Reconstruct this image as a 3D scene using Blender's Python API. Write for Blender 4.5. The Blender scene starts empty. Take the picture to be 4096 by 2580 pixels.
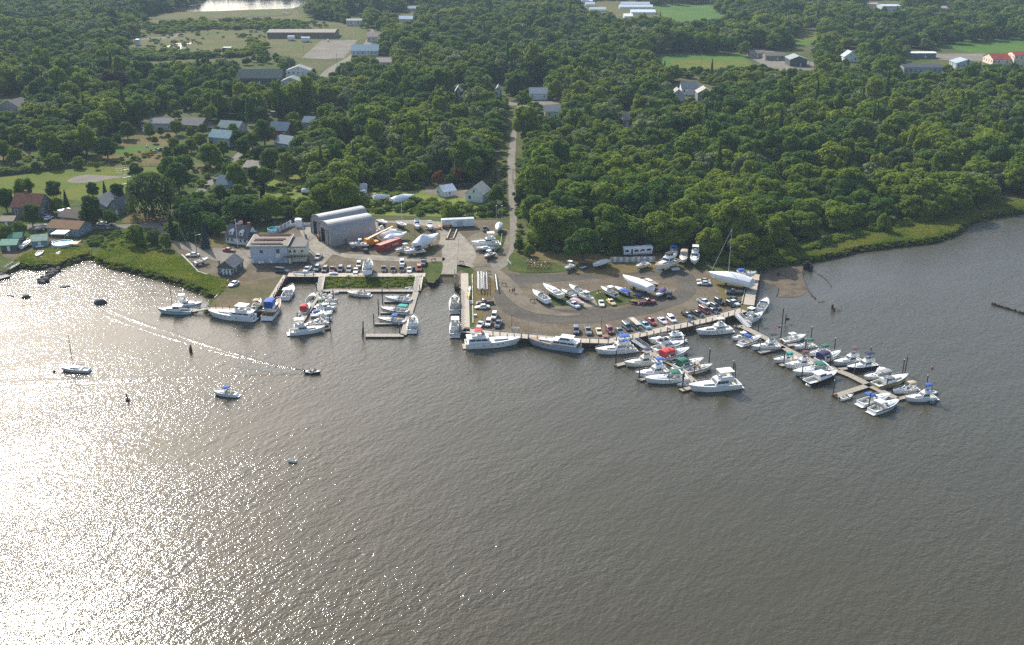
import bpy, bmesh, math, random
import numpy as np
from mathutils import Vector, Matrix
from mathutils.geometry import tessellate_polygon
R = math.radians
sc = bpy.context.scene
col = sc.collection
# ------------------------------------------------------------------ camera, sky, sun, exposure
FPX, PITCH, CAMH = 4200.0, R(21.9), 120.0
cam = bpy.data.cameras.new('camera')
cam.lens = FPX/4096*36; cam.sensor_width = 36; cam.clip_start = 1; cam.clip_end = 30000
camo = bpy.data.objects.new('camera', cam); col.objects.link(camo)
camo.location = (0, 0, CAMH); camo.rotation_euler = (R(90)-PITCH, 0, 0)
sc.camera = camo
SUN_AZ, SUN_EL = R(-29), R(34)     # azimuth from +Y (negative = left)
w = bpy.data.worlds.new('World'); sc.world = w; w.use_nodes = True
nt = w.node_tree; bg = nt.nodes['Background']
sky = nt.nodes.new('ShaderNodeTexSky'); sky.sky_type = 'NISHITA'; sky.sun_disc = False
sky.sun_elevation = SUN_EL; sky.sun_rotation = SUN_AZ; sky.dust_density = 2.2; sky.air_density = 1.0; sky.ozone_density = 1.0
nt.links.new(sky.outputs[0], bg.inputs[0]); bg.inputs[1].default_value = 0.135
sl = bpy.data.lights.new('sun', 'SUN'); sl.energy = 4.3; sl.angle = R(0.5); sl.color = (1.0, 0.975, 0.935)
so = bpy.data.objects.new('sun', sl); col.objects.link(so)
sd = Vector((math.sin(SUN_AZ)*math.cos(SUN_EL), math.cos(SUN_AZ)*math.cos(SUN_EL), math.sin(SUN_EL)))
so.rotation_euler = sd.to_track_quat('Z', 'Y').to_euler(); so.location = (0, 0, 300)
sc.view_settings.view_transform = 'Standard'; sc.view_settings.look = 'None'
sc.view_settings.gamma = 1.0; sc.view_settings.exposure = 0.68
sc.cycles.use_denoising = False
sc.cycles.max_bounces = 6; sc.cycles.diffuse_bounces = 3; sc.cycles.glossy_bounces = 3
sc.cycles.transmission_bounces = 3; sc.cycles.transparent_max_bounces = 6; sc.cycles.volume_bounces = 0
sc.cycles.caustics_reflective = False; sc.cycles.caustics_refractive = False
sc.cycles.sample_clamp_indirect = 4.0
# ------------------------------------------------------------------ pixel <-> ground (photograph is 4096 x 2580)
SP, CP = math.sin(PITCH), math.cos(PITCH)
LZ = 1.6                                   # level of the land above the water
def G(px, py, z=LZ):
    u, v = px-2048.0, py-1290.0
    fw = FPX*CP - v*SP; dn = v*CP + FPX*SP
    t = (CAMH-z)/dn
    return Vector((u*t, fw*t, z))
def PX(x, y, z):
    dn = CAMH-z
    zc = y*CP + dn*SP; yc = dn*CP - y*SP
    return (2048+FPX*x/zc, 1290+FPX*yc/zc, FPX/zc)      # px, py, px per metre
def inpoly(x, y, P):
    c = False; n = len(P); j = n-1
    for i in range(n):
        xi, yi = P[i]; xj, yj = P[j]
        if (yi > y) != (yj > y) and x < (xj-xi)*(y-yi)/(yj-yi)+xi: c = not c
        j = i
    return c
# ------------------------------------------------------------------ naming / linking helpers
def tag(o, label=None, cat=None, group=None, kind=None):
    if label: o['label'] = label
    if cat: o['category'] = cat
    if group: o['group'] = group
    if kind: o['kind'] = kind
    return o
def empty(name, loc, rz=0, label=None, cat=None, group=None):
    o = bpy.data.objects.new(name, None); o.empty_display_size = 0.5
    col.objects.link(o); o.location = loc; o.rotation_euler = (0, 0, rz)
    return tag(o, label, cat, group)
def link(name, me, parent=None, loc=None):
    o = bpy.data.objects.new(name, me); col.objects.link(o)
    if parent: o.parent = parent
    if loc is not None: o.location = loc
    return o
class MB:
    """collects shapes, builds ONE mesh"""
    def __init__(s): s.v = []; s.f = []; s.mi = []; s.m = 0
    def add(s, vs, fs):
        b = len(s.v); s.v += [tuple(v) for v in vs]
        for f in fs: s.f.append([b+i for i in f]); s.mi.append(s.m)
        return s
    def box(s, cx, cy, z0, sx, sy, sz, rz=0, tx=1, ty=1):
        c, n = math.cos(rz), math.sin(rz); vs = []
        for k, (a, b) in enumerate(((1, 1), (tx, ty))):
            for dx, dy in ((-1, -1), (1, -1), (1, 1), (-1, 1)):
                x, y = dx*sx/2*a, dy*sy/2*b
                vs.append((cx+x*c-y*n, cy+x*n+y*c, z0+k*sz))
        return s.add(vs, [(3, 2, 1, 0), (4, 5, 6, 7), (0, 1, 5, 4), (1, 2, 6, 5), (2, 3, 7, 6), (3, 0, 4, 7)])
    def prism(s, poly, z0, z1, top=None):
        n = len(poly); top = top or poly
        vs = [(p[0], p[1], z0) for p in poly]+[(p[0], p[1], z1) for p in top]
        fs = [tuple(reversed(range(n))), tuple(range(n, 2*n))]+[(i, (i+1) % n, n+(i+1) % n, n+i) for i in range(n)]
        return s.add(vs, fs)
    def tube(s, a, b, r, r2=None, n=6, cap=True):
        a, b = Vector(a), Vector(b); d = (b-a)
        if d.length < 1e-6: return s
        d.normalize(); u = d.orthogonal().normalized(); w_ = d.cross(u); r2 = r if r2 is None else r2
        vs = [a+(u*math.cos(t)+w_*math.sin(t))*r for t in [2*math.pi*i/n for i in range(n)]]
        vs += [b+(u*math.cos(t)+w_*math.sin(t))*r2 for t in [2*math.pi*i/n for i in range(n)]]
        fs = [(i, (i+1) % n, n+(i+1) % n, n+i) for i in range(n)]
        if cap: fs += [tuple(reversed(range(n))), tuple(range(n, 2*n))]
        return s.add(vs, fs)
    def loft(s, rings, closed=True, cap=True):
        n = len(rings[0]); vs = [p for r in rings for p in r]; fs = []
        m = n if closed else n-1
        for k in range(len(rings)-1):
            for i in range(m):
                j = (i+1) % n; fs.append((k*n+i, k*n+j, (k+1)*n+j, (k+1)*n+i))
        if cap: fs += [tuple(reversed(range(n))), tuple(range((len(rings)-1)*n, len(rings)*n))]
        return s.add(vs, fs)
    def ball(s, c, rx, ry, rz, n=8, m=5, z0=-1):
        rings = []
        for k in range(m+1):
            a = math.asin(max(-1, min(1, z0))) if False else -math.pi/2+math.pi*k/m
            z = math.sin(a)
            if z < z0: z = z0; 
            q = math.sqrt(max(0.0004, 1-z*z))
            rings.append([(c[0]+rx*q*math.cos(2*math.pi*i/n), c[1]+ry*q*math.sin(2*math.pi*i/n), c[2]+rz*z) for i in range(n)])
        return s.loft(rings)
    def build(s, name, mat, parent=None, smooth=False, loc=None):
        me = bpy.data.meshes.new(name); me.from_pydata(s.v, [], s.f); me.update()
        for m in (mat if isinstance(mat, (list, tuple)) else [mat]): me.materials.append(m)
        if any(s.mi): me.polygons.foreach_set('material_index', s.mi)
        if smooth:
            me.polygons.foreach_set('use_smooth', [True]*len(s.f))
            try: me.set_sharp_from_angle(angle=R(35))
            except Exception: pass
        return link(name, me, parent, loc)
def copy_tree(o, parent=None):
    c = o.copy(); col.objects.link(c)
    if parent: c.parent = parent
    for ch in list(o.children): copy_tree(ch, c)
    return c
# ------------------------------------------------------------------ materials
MATS = {}
def srgb(h):
    r, g, b = [int(h[i:i+2], 16)/255 for i in (0, 2, 4)]
    f = lambda c: c/12.92 if c <= .04045 else ((c+.055)/1.055)**2.4
    return (f(r), f(g), f(b), 1)
def mat(name, c, rough=.6, metal=0, var=.12, scale=2.0, coord='Object', bump=0, spec=.5, coat=0):
    if name in MATS: return MATS[name]
    m = bpy.data.materials.new(name); m.use_nodes = True; n = m.node_tree; b = n.nodes['Principled BSDF']
    if isinstance(c, str): c = srgb(c)
    c = tuple(c)+((1,) if len(c) == 3 else ())
    b.inputs['Roughness'].default_value = rough; b.inputs['Metallic'].default_value = metal
    b.inputs['Specular IOR Level'].default_value = spec; b.inputs['Coat Weight'].default_value = coat
    tc = n.nodes.new('ShaderNodeTexCoord'); no = n.nodes.new('ShaderNodeTexNoise')
    no.inputs['Scale'].default_value = scale; no.inputs['Detail'].default_value = 5
    n.links.new(tc.outputs[coord], no.inputs['Vector'])
    mx = n.nodes.new('ShaderNodeMix'); mx.data_type = 'RGBA'
    mx.inputs['A'].default_value = tuple(min(1, x*(1-var)) for x in c[:3])+(1,)
    mx.inputs['B'].default_value = tuple(min(1, x*(1+var)) for x in c[:3])+(1,)
    mr = n.nodes.new('ShaderNodeMapRange'); mr.inputs[1].default_value = .3; mr.inputs[2].default_value = .7
    n.links.new(no.outputs['Fac'], mr.inputs[0]); n.links.new(mr.outputs[0], mx.inputs['Factor'])
    n.links.new(mx.outputs['Result'], b.inputs['Base Color'])
    if bump:
        bp = n.nodes.new('ShaderNodeBump'); bp.inputs['Distance'].default_value = bump; bp.inputs['Strength'].default_value = .6
        n.links.new(no.outputs['Fac'], bp.inputs['Height']); n.links.new(bp.outputs[0], b.inputs['Normal'])
    MATS[name] = m; return m
def ground_mat(name, cols, scales, rough=.95, bump=.05, stretch=(1, 1, 1), thr=(.38, .62), tracks=0):
    """several natural patches of colour mixed by noise in world metres"""
    if name in MATS: return MATS[name]
    m = bpy.data.materials.new(name); m.use_nodes = True; n = m.node_tree; b = n.nodes['Principled BSDF']
    b.inputs['Roughness'].default_value = rough; b.inputs['Specular IOR Level'].default_value = .03
    ge = n.nodes.new('ShaderNodeNewGeometry'); mp = n.nodes.new('ShaderNodeMapping'); mp.inputs['Scale'].default_value = stretch
    n.links.new(ge.outputs['Position'], mp.inputs[0])
    prev = None
    for i, (c, s_) in enumerate(zip(cols, [None]+list(scales))):
        if isinstance(c, str): c = srgb(c)[:3]
        if prev is None:
            rgb = n.nodes.new('ShaderNodeRGB'); rgb.outputs[0].default_value = tuple(c)+(1,); prev = rgb.outputs[0]; continue
        no = n.nodes.new('ShaderNodeTexNoise'); no.inputs['Scale'].default_value = s_; no.inputs['Detail'].default_value = 6
        no.inputs['Roughness'].default_value = .65; n.links.new(mp.outputs[0], no.inputs['Vector'])
        mr = n.nodes.new('ShaderNodeMapRange'); mr.inputs[1].default_value = thr[0]; mr.inputs[2].default_value = thr[1]
        n.links.new(no.outputs['Fac'], mr.inputs[0])
        mx = n.nodes.new('ShaderNodeMix'); mx.data_type = 'RGBA'; n.links.new(mr.outputs[0], mx.inputs['Factor'])
        n.links.new(prev, mx.inputs['A']); mx.inputs['B'].default_value = tuple(c)+(1,); prev = mx.outputs['Result']
    fn = n.nodes.new('ShaderNodeTexNoise'); fn.inputs['Scale'].default_value = 1.6; fn.inputs['Detail'].default_value = 4
    n.links.new(ge.outputs['Position'], fn.inputs['Vector'])
    hs = n.nodes.new('ShaderNodeHueSaturation'); mr = n.nodes.new('ShaderNodeMapRange'); mr.inputs[1].default_value = .25; mr.inputs[2].default_value = .75
    mr.inputs[3].default_value = .72; mr.inputs[4].default_value = 1.28
    n.links.new(fn.outputs['Fac'], mr.inputs[0]); n.links.new(mr.outputs[0], hs.inputs['Value']); n.links.new(prev, hs.inputs['Color'])
    n.links.new(hs.outputs[0], b.inputs['Base Color'])
    bp = n.nodes.new('ShaderNodeBump'); bp.inputs['Distance'].default_value = bump*3; bp.inputs['Strength'].default_value = .7
    n.links.new(fn.outputs['Fac'], bp.inputs['Height']); n.links.new(bp.outputs[0], b.inputs['Normal'])
    MATS[name] = m; return m
def water_mat(name, base, amp=1.0):
    m = bpy.data.materials.new(name); m.use_nodes = True; n = m.node_tree; b = n.nodes['Principled BSDF']
    b.inputs['Base Color'].default_value = base; b.inputs['Roughness'].default_value = .07; b.inputs['IOR'].default_value = 1.333
    ge = n.nodes.new('ShaderNodeNewGeometry')
    def nz(scale, stretch, rot, det, rg=.55):
        mp = n.nodes.new('ShaderNodeMapping'); mp.vector_type = 'TEXTURE'; mp.inputs['Rotation'].default_value = (0, 0, rot); mp.inputs['Scale'].default_value = stretch
        n.links.new(ge.outputs['Position'], mp.inputs[0])
        no = n.nodes.new('ShaderNodeTexNoise'); no.inputs['Scale'].default_value = scale; no.inputs['Detail'].default_value = det
        no.inputs['Roughness'].default_value = rg; n.links.new(mp.outputs[0], no.inputs['Vector']); return no
    def mul(a, k):
        q = n.nodes.new('ShaderNodeMath'); q.operation = 'MULTIPLY'; n.links.new(a, q.inputs[0])
        if isinstance(k, float): q.inputs[1].default_value = k
        else: n.links.new(k, q.inputs[1])
        return q.outputs[0]
    def add(a, c):
        q = n.nodes.new('ShaderNodeMath'); n.links.new(a, q.inputs[0]); n.links.new(c, q.inputs[1]); return q.outputs[0]
    # gusts: patches of rougher and calmer water
    gust = nz(.018, (2.4, 1, 1), R(20), 4); mr = n.nodes.new('ShaderNodeMapRange'); mr.inputs[1].default_value = .34; mr.inputs[2].default_value = .62
    mr.inputs[3].default_value = .48; mr.inputs[4].default_value = 1.15; n.links.new(gust.outputs['Fac'], mr.inputs[0])
    a = nz(.16, (1.9, .8, 1), R(52), 2)        # low swell, crests across the wind
    c = nz(.62, (1.25, .8, 1), R(56), 3, .5)
    d = nz(1.5, (1.15, .85, 1), R(20), 2)
    e = nz(5.0, (1, 1, 1), 0, 1)
    h = add(add(add(mul(a.outputs['Fac'], .22*amp), mul(c.outputs['Fac'], 0.19*amp)), mul(d.outputs['Fac'], .11*amp)), mul(e.outputs['Fac'], .030*amp))
    h = mul(h, mr.outputs[0])
    bp = n.nodes.new('ShaderNodeBump'); bp.inputs['Distance'].default_value = 1.0; bp.inputs['Strength'].default_value = 1.0
    n.links.new(h, bp.inputs['Height']); n.links.new(bp.outputs[0], b.inputs['Normal'])
    return m
WATER = water_mat('river_water', (.056, .051, .031, 1))
POND = water_mat('pond_water', (.04, .045, .04, 1), .35)
GR = dict(
 floor=ground_mat('woodland_floor', [(.045, .070, .018), (.065, .09, .022), (.10, .095, .04)], [.05, .02]),
 lot=ground_mat('gravel_lot', [(.145, .120, .084), (.180, .155, .114), (.118, .092, .060)], [.05, .16], bump=.02),
 track=ground_mat('worn_track', [(.085, .076, .062), (.115, .103, .084)], [.09], bump=.015, stretch=(.5, 1.3, 1)),
 dust=ground_mat('dusty_track', [(.20, .168, .12), (.14, .12, .09)], [.15], bump=.015),
 dirt=ground_mat('bare_dirt', [(.16, .12, .075), (.12, .092, .06), (.09, .09, .038)], [.12, .06], bump=.03),
 conc=ground_mat('old_concrete', [(.25, .225, .175), (.20, .175, .138), (.30, .27, .215)], [.12, .25], bump=.01),
 wetramp=ground_mat('wet_ramp', [(.23, .185, .115), (.17, .14, .085)], [.3], bump=.02),
 asph=ground_mat('road_asphalt', [(.18, .162, .13), (.22, .198, .16)], [.15], bump=.008),
 grass=ground_mat('rough_grass', [(.060, .085, .020), (.095, .10, .028), (.042, .066, .016)], [.06, .15], bump=.06),
 dry=ground_mat('dry_grass', [(.125, .105, .038), (.10, .10, .03), (.15, .11, .052)], [.03, .09], bump=.04),
 lawn=ground_mat('mown_field', [(.115, .135, .022), (.145, .125, .03), (.085, .12, .02)], [.02, .06], bump=.02),
 crop=ground_mat('crop_field', [(.05, .12, .02), (.085, .14, .026)], [.02], bump=.03),
 marsh=ground_mat('marsh_green', [(.14, .19, .028), (.10, .135, .024), (.18, .185, .05)], [.07, .2], bump=.12),
 mud=ground_mat('tidal_mud', [(.115, .088, .058), (.082, .068, .046), (.15, .118, .08)], [.12, .3], rough=.45, bump=.02),
 sand=ground_mat('sand_spit', [(.30, .27, .21), (.24, .21, .16)], [.3], rough=.6, bump=.01),
 bank=ground_mat('mud_bank', [(.032, .028, .02), (.05, .045, .03)], [.5], rough=.8),
 far=ground_mat('far_clearing', [(.085, .105, .028), (.062, .09, .022), (.13, .11, .05)], [.015, .03], bump=.05),
 quarry=ground_mat('pale_ground', [(.21, .19, .155), (.16, .145, .115)], [.05]),
)
# ------------------------------------------------------------------ sheets of ground
def smooth(P, k=3, closed=True, jit=0, seed=1):
    rr = random.Random(seed); n = len(P); out = []
    for i in range(n if closed else n-1):
        g = lambda j: Vector(P[j % n][:2]) if closed else Vector(P[max(0, min(n-1, j))][:2])
        p0, p1, p2, p3 = g(i-1), g(i), g(i+1), g(i+2)
        for q in range(k):
            t = q/k; a = .5*((2*p1)+(p2-p0)*t+(2*p0-5*p1+4*p2-p3)*t*t+(3*p1-p0-3*p2+p3)*t**3)
            out.append((a.x+rr.uniform(-jit, jit), a.y+rr.uniform(-jit, jit)))
    if not closed: out.append(tuple(P[-1][:2]))
    return out
def sheet(name, W, z, m, label=None, kind='structure', cat=None, group=None):
    """flat sheet from world xy polygon"""
    tris = tessellate_polygon([[Vector((x, y, 0)) for x, y in W]])
    mb = MB(); mb.add([(x, y, z) for x, y in W], [])
    for t in tris:
        a, b, c = [Vector((*W[i], 0)) for i in t]
        mb.f.append(list(t) if (b-a).cross(c-a).z > 0 else list(reversed(t))); mb.mi.append(0)
    return tag(mb.build(name, m), label, cat, group, kind)
def psheet(name, P, lvl, m, k=4, jit=1.2, seed=1, base=LZ, **kw):
    P = smooth(P, k, True, jit, seed) if k > 1 else P
    return sheet(name, [tuple(G(x, y, base)[:2]) for x, y in P], base+.012*lvl, m, **kw)
SHORE = [(-900, 1100), (-200, 1088), (0, 1086), (63, 1050), (110, 1052), (150, 1056), (225, 1052), (262, 1040), (300, 1028), (345, 1012), (364, 1014), (392, 1028), (419, 1040), (455, 1053), (498, 1063),
 (542, 1070), (600, 1086), (640, 1096), (679, 1106), (738, 1124), (786, 1143), (817, 1153), (848, 1168), (864, 1187), (843, 1222), (838, 1236), (950, 1240), (1059, 1243), (1104, 1170), (1147, 1101),
 (1290, 1102), (1500, 1103), (1700, 1104), (1712, 1128), (1735, 1132), (1762, 1100), (1814, 1100), (1818, 1145), (1848, 1155), (1845, 1329), (1973, 1344), (2115, 1356), (2220, 1366), (2323, 1372),
 (2430, 1375), (2528, 1357), (2640, 1331), (2746, 1309), (2845, 1286), (2910, 1268), (2985, 1247), (3014, 1224), (3038, 1100), (3020, 1080), (3046, 1065), (3091, 1050), (3205, 1034), (3319, 1014),
 (3432, 986), (3569, 970), (3728, 952), (3800, 930), (3838, 908), (3871, 880), (3965, 851), (4096, 834), (4500, 800), (5600, 740)]
W = [tuple(G(x, y)[:2]) for x, y in SHORE]
LAND = [(-5500, W[0][1])]+W+[(7000, W[-1][1]+60), (7000, 6500), (-5500, 6500)]
def make_land():
    tris = tessellate_polygon([[Vector((x, y, 0)) for x, y in LAND]])
    mb = MB(); n = len(LAND); mb.add([(x, y, LZ) for x, y in LAND]+[(x, y, -2) for x, y in LAND], [])
    for t in tris:
        a, b, c = [Vector((*LAND[i], 0)) for i in t]
        mb.f.append(list(t) if (b-a).cross(c-a).z > 0 else list(reversed(t))); mb.mi.append(0)
    for i in range(n): mb.f.append([i, n+i, n+(i+1) % n, (i+1) % n]); mb.mi.append(1)
    tag(mb.build('ground', [GR['floor'], GR['bank']]), kind='structure')
make_land()
sheet('water', [(-5500, -600), (7000, -600), (7000, 2500), (-5500, 2500)], 0, WATER)
# ------------------------------------------------------------------ ground cover, roads, yards (pixel outlines dropped on the land)
LOOP_OUT = [(1990, 1110), (2040, 1095), (2160, 1098), (2450, 1085), (2640, 1080), (2740, 1085), (2780, 1110), (2790, 1150), (2760, 1195), (2680, 1230), (2560, 1262), (2430, 1285), (2300, 1294), (2160, 1290), (2040, 1262), (1985, 1215), (1975, 1150)]
LOOP_IN = [(2075, 1160), (2130, 1138), (2260, 1126), (2420, 1113), (2560, 1106), (2690, 1110), (2712, 1140), (2695, 1170), (2620, 1205), (2500, 1232), (2360, 1240), (2220, 1236), (2120, 1215), (2082, 1190)]
psheet('marina_yard', [(700, 960), (790, 985), (880, 990), (1020, 995), (1090, 940), (1185, 890), (1260, 890), (1500, 880), (1760, 885), (1990, 880), (2000, 960), (1985, 1050), (2090, 1100), (2450, 1080), (2700, 1075), (2860, 1085), (2990, 1080), (3030, 1100), (3008, 1222), (2985, 1244),
  (2910, 1264), (2746, 1305), (2528, 1352), (2430, 1368), (2323, 1366), (2115, 1350), (1973, 1338), (1850, 1322), (1853, 1150), (1822, 1140), (1817, 1098), (1760, 1098), (1705, 1100), (1150, 1098), (1106, 1164), (1062, 1234), (846, 1232), (868, 1190), (905, 1130), (800, 1090), (735, 1040), (690, 985)], 1, GR['lot'], k=1, jit=0)
psheet('road', [(2034, 1000), (2040, 900), (2034, 780), (2030, 640), (2044, 540), (2062, 470), (2072, 400), (2082, 400), (2072, 470), (2066, 540), (2060, 640), (2064, 780), (2068, 900), (2068, 930), (2056, 1000), (2030, 1060), (1985, 1090), (1960, 1060), (1990, 1020)], 3, GR['asph'], k=1)
psheet('road', [(-60, 905), (100, 898), (300, 892), (420, 900), (560, 895), (640, 892), (690, 930), (740, 962), (820, 985), (980, 1000), (1040, 1012), (1000, 1050), (960, 1100), (930, 1060), (850, 1040), (760, 1005), (690, 978), (640, 930), (600, 912), (420, 916), (200, 918), (-60, 925)], 3, GR['asph'], k=2, jit=.5)
psheet('lane', [(640, 892), (700, 830), (790, 760), (870, 690), (950, 610), (1010, 560), (1040, 480), (1090, 440), (1110, 440), (1060, 500), (1030, 570), (975, 625), (895, 700), (815, 770), (735, 840), (670, 900)], 3, GR['asph'], k=2, jit=.5)
psheet('road', [(1280, 300), (1330, 262), (1400, 222), (1460, 170), (1480, 120), (1495, 120), (1490, 170), (1430, 228), (1370, 265), (1320, 300), (1290, 315)], 3, GR['asph'], k=2, jit=.4)
psheet('road', [(1790, 392), (2050, 405), (2280, 402), (2300, 412), (2100, 425), (1800, 405)], 3, GR['asph'], k=1)
psheet('parking_lot', [(1205, 232), (1285, 162), (1430, 160), (1412, 188), (1375, 232), (1300, 237)], 3, GR['quarry'], k=1)
psheet('dirt_track', LOOP_OUT, 3, GR['track'], k=5, jit=.8)
psheet('gravel_island', LOOP_IN, 5, GR['lot'], k=5, jit=.8)
psheet('grass', [(2170, 1200), (2230, 1180), (2330, 1190), (2390, 1160), (2520, 1170), (2560, 1190), (2480, 1222), (2350, 1225), (2220, 1222)], 7, GR['grass'], k=4, jit=2)
psheet('concrete_pad', [(2320, 1196), (2376, 1192), (2392, 1226), (2340, 1230)], 9, GR['conc'], k=1)
psheet('concrete_apron', [(1180, 890), (1250, 900), (1290, 960), (1340, 1000), (1390, 1015), (1520, 1022), (1640, 1030), (1772, 1030), (1768, 1046), (1540, 1044), (1380, 1030), (1330, 1018), (1290, 1060), (1240, 1050), (1220, 960)], 3, GR['conc'], k=2, jit=1)
psheet('concrete_apron', [(1500, 890), (1700, 880), (1790, 900), (1860, 950), (1900, 1000), (1910, 1040), (1890, 1072), (1826, 1066), (1770, 1060), (1765, 990), (1700, 960), (1600, 930), (1520, 920)], 3, GR['conc'], k=2, jit=1.5, seed=4)
psheet('dirt_track', [(1866, 955), (1920, 930), (1990, 918), (2036, 925), (2034, 1010), (1990, 1046), (1935, 1066), (1890, 1060), (1905, 1020), (1890, 985)], 5, GR['dust'], k=3, jit=1)
psheet('dirt_track', [(1900, 1078), (1960, 1072), (2015, 1092), (2075, 1145), (2110, 1190), (2150, 1222), (2240, 1248), (2330, 1258), (2230, 1264), (2110, 1244), (2040, 1200), (1990, 1140), (1950, 1105)], 7, GR['dust'], k=3, jit=1)
psheet('grass', [(1700, 1060), (1766, 1046), (1764, 1090), (1748, 1120), (1714, 1122), (1702, 1098)], 3, GR['grass'], k=3, jit=2)
psheet('grass', [(1815, 1060), (1870, 1065), (1900, 1090), (1896, 1200), (1900, 1330), (1874, 1328), (1874, 1095), (1820, 1092)], 3, GR['grass'], k=2, jit=1.5)
psheet('dry_grass', [(1892, 1090), (1960, 1110), (1985, 1140), (1975, 1180), (1940, 1230), (1925, 1290), (1895, 1320), (1892, 1200)], 5, GR['dry'], k=3, jit=1.5)
psheet('dry_grass', [(2060, 1000), (2100, 1000), (2160, 990), (2300, 1000), (2480, 1020), (2640, 1010), (2640, 1060), (2560, 1090), (2400, 1100), (2200, 1085), (2080, 1075), (2035, 1060)], 7, GR['dry'], k=3, jit=2, seed=5)
psheet('grass', [(2030, 1070), (2050, 1010), (2100, 1030), (2200, 1050), (2290, 1080), (2180, 1092), (2060, 1085)], 9, GR['grass'], k=3, jit=2, seed=6)
psheet('dry_grass', [(870, 1190), (930, 1130), (1010, 1120), (1100, 1115), (1130, 1100), (1100, 1168), (1058, 1236), (850, 1232)], 3, GR['dirt'], k=2, jit=1)
psheet('dirt_patch', [(2850, 1110), (2990, 1090), (3012, 1110), (3000, 1220), (2960, 1235), (2900, 1220), (2880, 1170)], 3, GR['dry'], k=3, jit=1.5, seed=8)
psheet('dirt_patch', [(1520, 890), (1700, 905), (1760, 930), (1740, 1010), (1690, 1025), (1560, 1015), (1640, 980), (1560, 940)], 5, GR['dirt'], k=3, jit=2, seed=9)
psheet('dry_grass', [(800, 985), (870, 930), (910, 930), (905, 975), (880, 992)], 5, GR['dry'], k=2, jit=1)
psheet('dry_grass', [(490, 880), (560, 830), (640, 835), (690, 870), (640, 890), (500, 893)], 5, GR['dry'], k=2, jit=1)
psheet('grass', [(1905, 975), (1990, 940), (2025, 930), (2010, 990), (1975, 1020), (1950, 1040), (1960, 1000)], 7, GR['grass'], k=2, jit=1)
# left shore and neighbourhood
psheet('grass', [(-400, 1080), (-400, 640), (0, 600), (300, 560), (500, 500), (900, 500), (1060, 560), (1060, 800), (900, 850), (700, 880), (640, 960), (560, 1060), (360, 1005), (230, 1045), (60, 1045), (0, 1075)], 1, GR['grass'], k=1)
psheet('playing_field', [(-200, 745), (0, 705), (200, 680), (360, 668), (560, 668), (640, 680), (560, 770), (400, 830), (300, 800), (150, 800), (0, 820), (-200, 830)], 3, GR['lawn'], k=3, jit=1)
psheet('dry_patch', [(270, 722), (330, 700), (410, 703), (480, 702), (500, 695), (500, 708), (430, 718), (380, 728), (300, 732)], 5, GR['quarry'], k=3, jit=1)
psheet('dry_grass', [(480, 590), (530, 500), (600, 500), (700, 510), (700, 560), (620, 600), (520, 610)], 3, GR['dry'], k=2, jit=1)
psheet('dry_grass', [(400, 610), (640, 615), (760, 650), (870, 670), (840, 700), (640, 665), (420, 660)], 5, GR['dry'], k=2, jit=1)
psheet('grass', [(470, 590), (640, 585), (640, 598), (560, 602), (480, 620)], 7, GR['crop'], k=2, jit=1)
psheet('dry_grass', [(-200, 600), (60, 590), (130, 620), (60, 640), (-200, 650)], 3, GR['dry'], k=2, jit=1)
psheet('marsh', [(395, 1028), (440, 960), (560, 930), (640, 1000), (720, 1030), (800, 1095), (905, 1128), (868, 1185), (848, 1166), (817, 1151), (738, 1122), (640, 1094), (542, 1068), (455, 1051)], 3, GR['marsh'], k=2, jit=.8)
psheet('marsh', [(60, 1046), (100, 1010), (230, 990), (340, 985), (366, 1008), (300, 1026), (225, 1050), (110, 1050)], 3, GR['marsh'], k=2, jit=.5)
psheet('dirt_yard', [(0, 1010), (120, 960), (250, 930), (320, 960), (320, 985), (240, 985), (150, 1020), (60, 1040)], 2, GR['dirt'], k=2, jit=1)
psheet('grass', [(1040, 840), (1040, 700), (1200, 700), (1330, 640), (1380, 560), (1430, 555), (1420, 620), (1550, 740), (1700, 760), (1960, 760), (1960, 870), (1500, 860), (1300, 840)], 1, GR['marsh'], k=1)
psheet('dirt_yard', [(1700, 745), (1880, 760), (1990, 800), (1980, 820), (1850, 790), (1700, 775)], 3, GR['dust'], k=1)
psheet('dirt_yard', [(1330, 780), (1480, 770), (1640, 800), (1560, 820), (1400, 800)], 3, GR['conc'], k=1)
# right shore marsh and mud
psheet('marsh', [(2985, 1080), (3030, 1040), (3150, 990), (3300, 960), (3500, 900), (3700, 870), (3900, 840), (3992, 806), (4100, 790), (4700, 760), (4500, 797), (4096, 832), (3965, 849), (3868, 878), (3835, 906), (3798, 928), (3728, 950), (3569, 968), (3432, 984), (3319, 1012), (3205, 1032), (3091, 1048), (3040, 1064), (3015, 1078)], 1, GR['grass'], k=1)
psheet('marsh', [(3040, 1063), (3150, 1020), (3300, 985), (3500, 925), (3700, 880), (3830, 860), (3868, 878), (3835, 906), (3798, 928), (3728, 950), (3569, 968), (3432, 984), (3319, 1012), (3205, 1032), (3091, 1048)], 3, GR['marsh'], k=2, jit=1)
psheet('sand_spit', [(3000, 1110), (3042, 1075), (3110, 1052), (3200, 1050), (3240, 1080), (3205, 1085), (3212, 1120), (3228, 1160), (3200, 1185), (3115, 1190), (3108, 1150), (3060, 1130), (3040, 1118)], 4, GR['mud'], k=4, jit=2.6, base=0)
psheet('sand_spit', [(60, 1066), (80, 1050), (150, 1054), (228, 1054), (215, 1078), (190, 1090), (180, 1072), (110, 1068)], 4, GR['sand'], k=2, jit=1, base=0)
psheet('sand_spit', [(262, 1055), (300, 1030), (345, 1012), (370, 1015), (420, 1042), (400, 1046), (350, 1034), (300, 1052)], 4, GR['sand'], k=2, jit=1, base=0)
psheet('sand_spit', [(810, 1152), (848, 1162), (870, 1186), (855, 1190), (836, 1172)], 4, GR['sand'], k=2, jit=.6, base=0)
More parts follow.
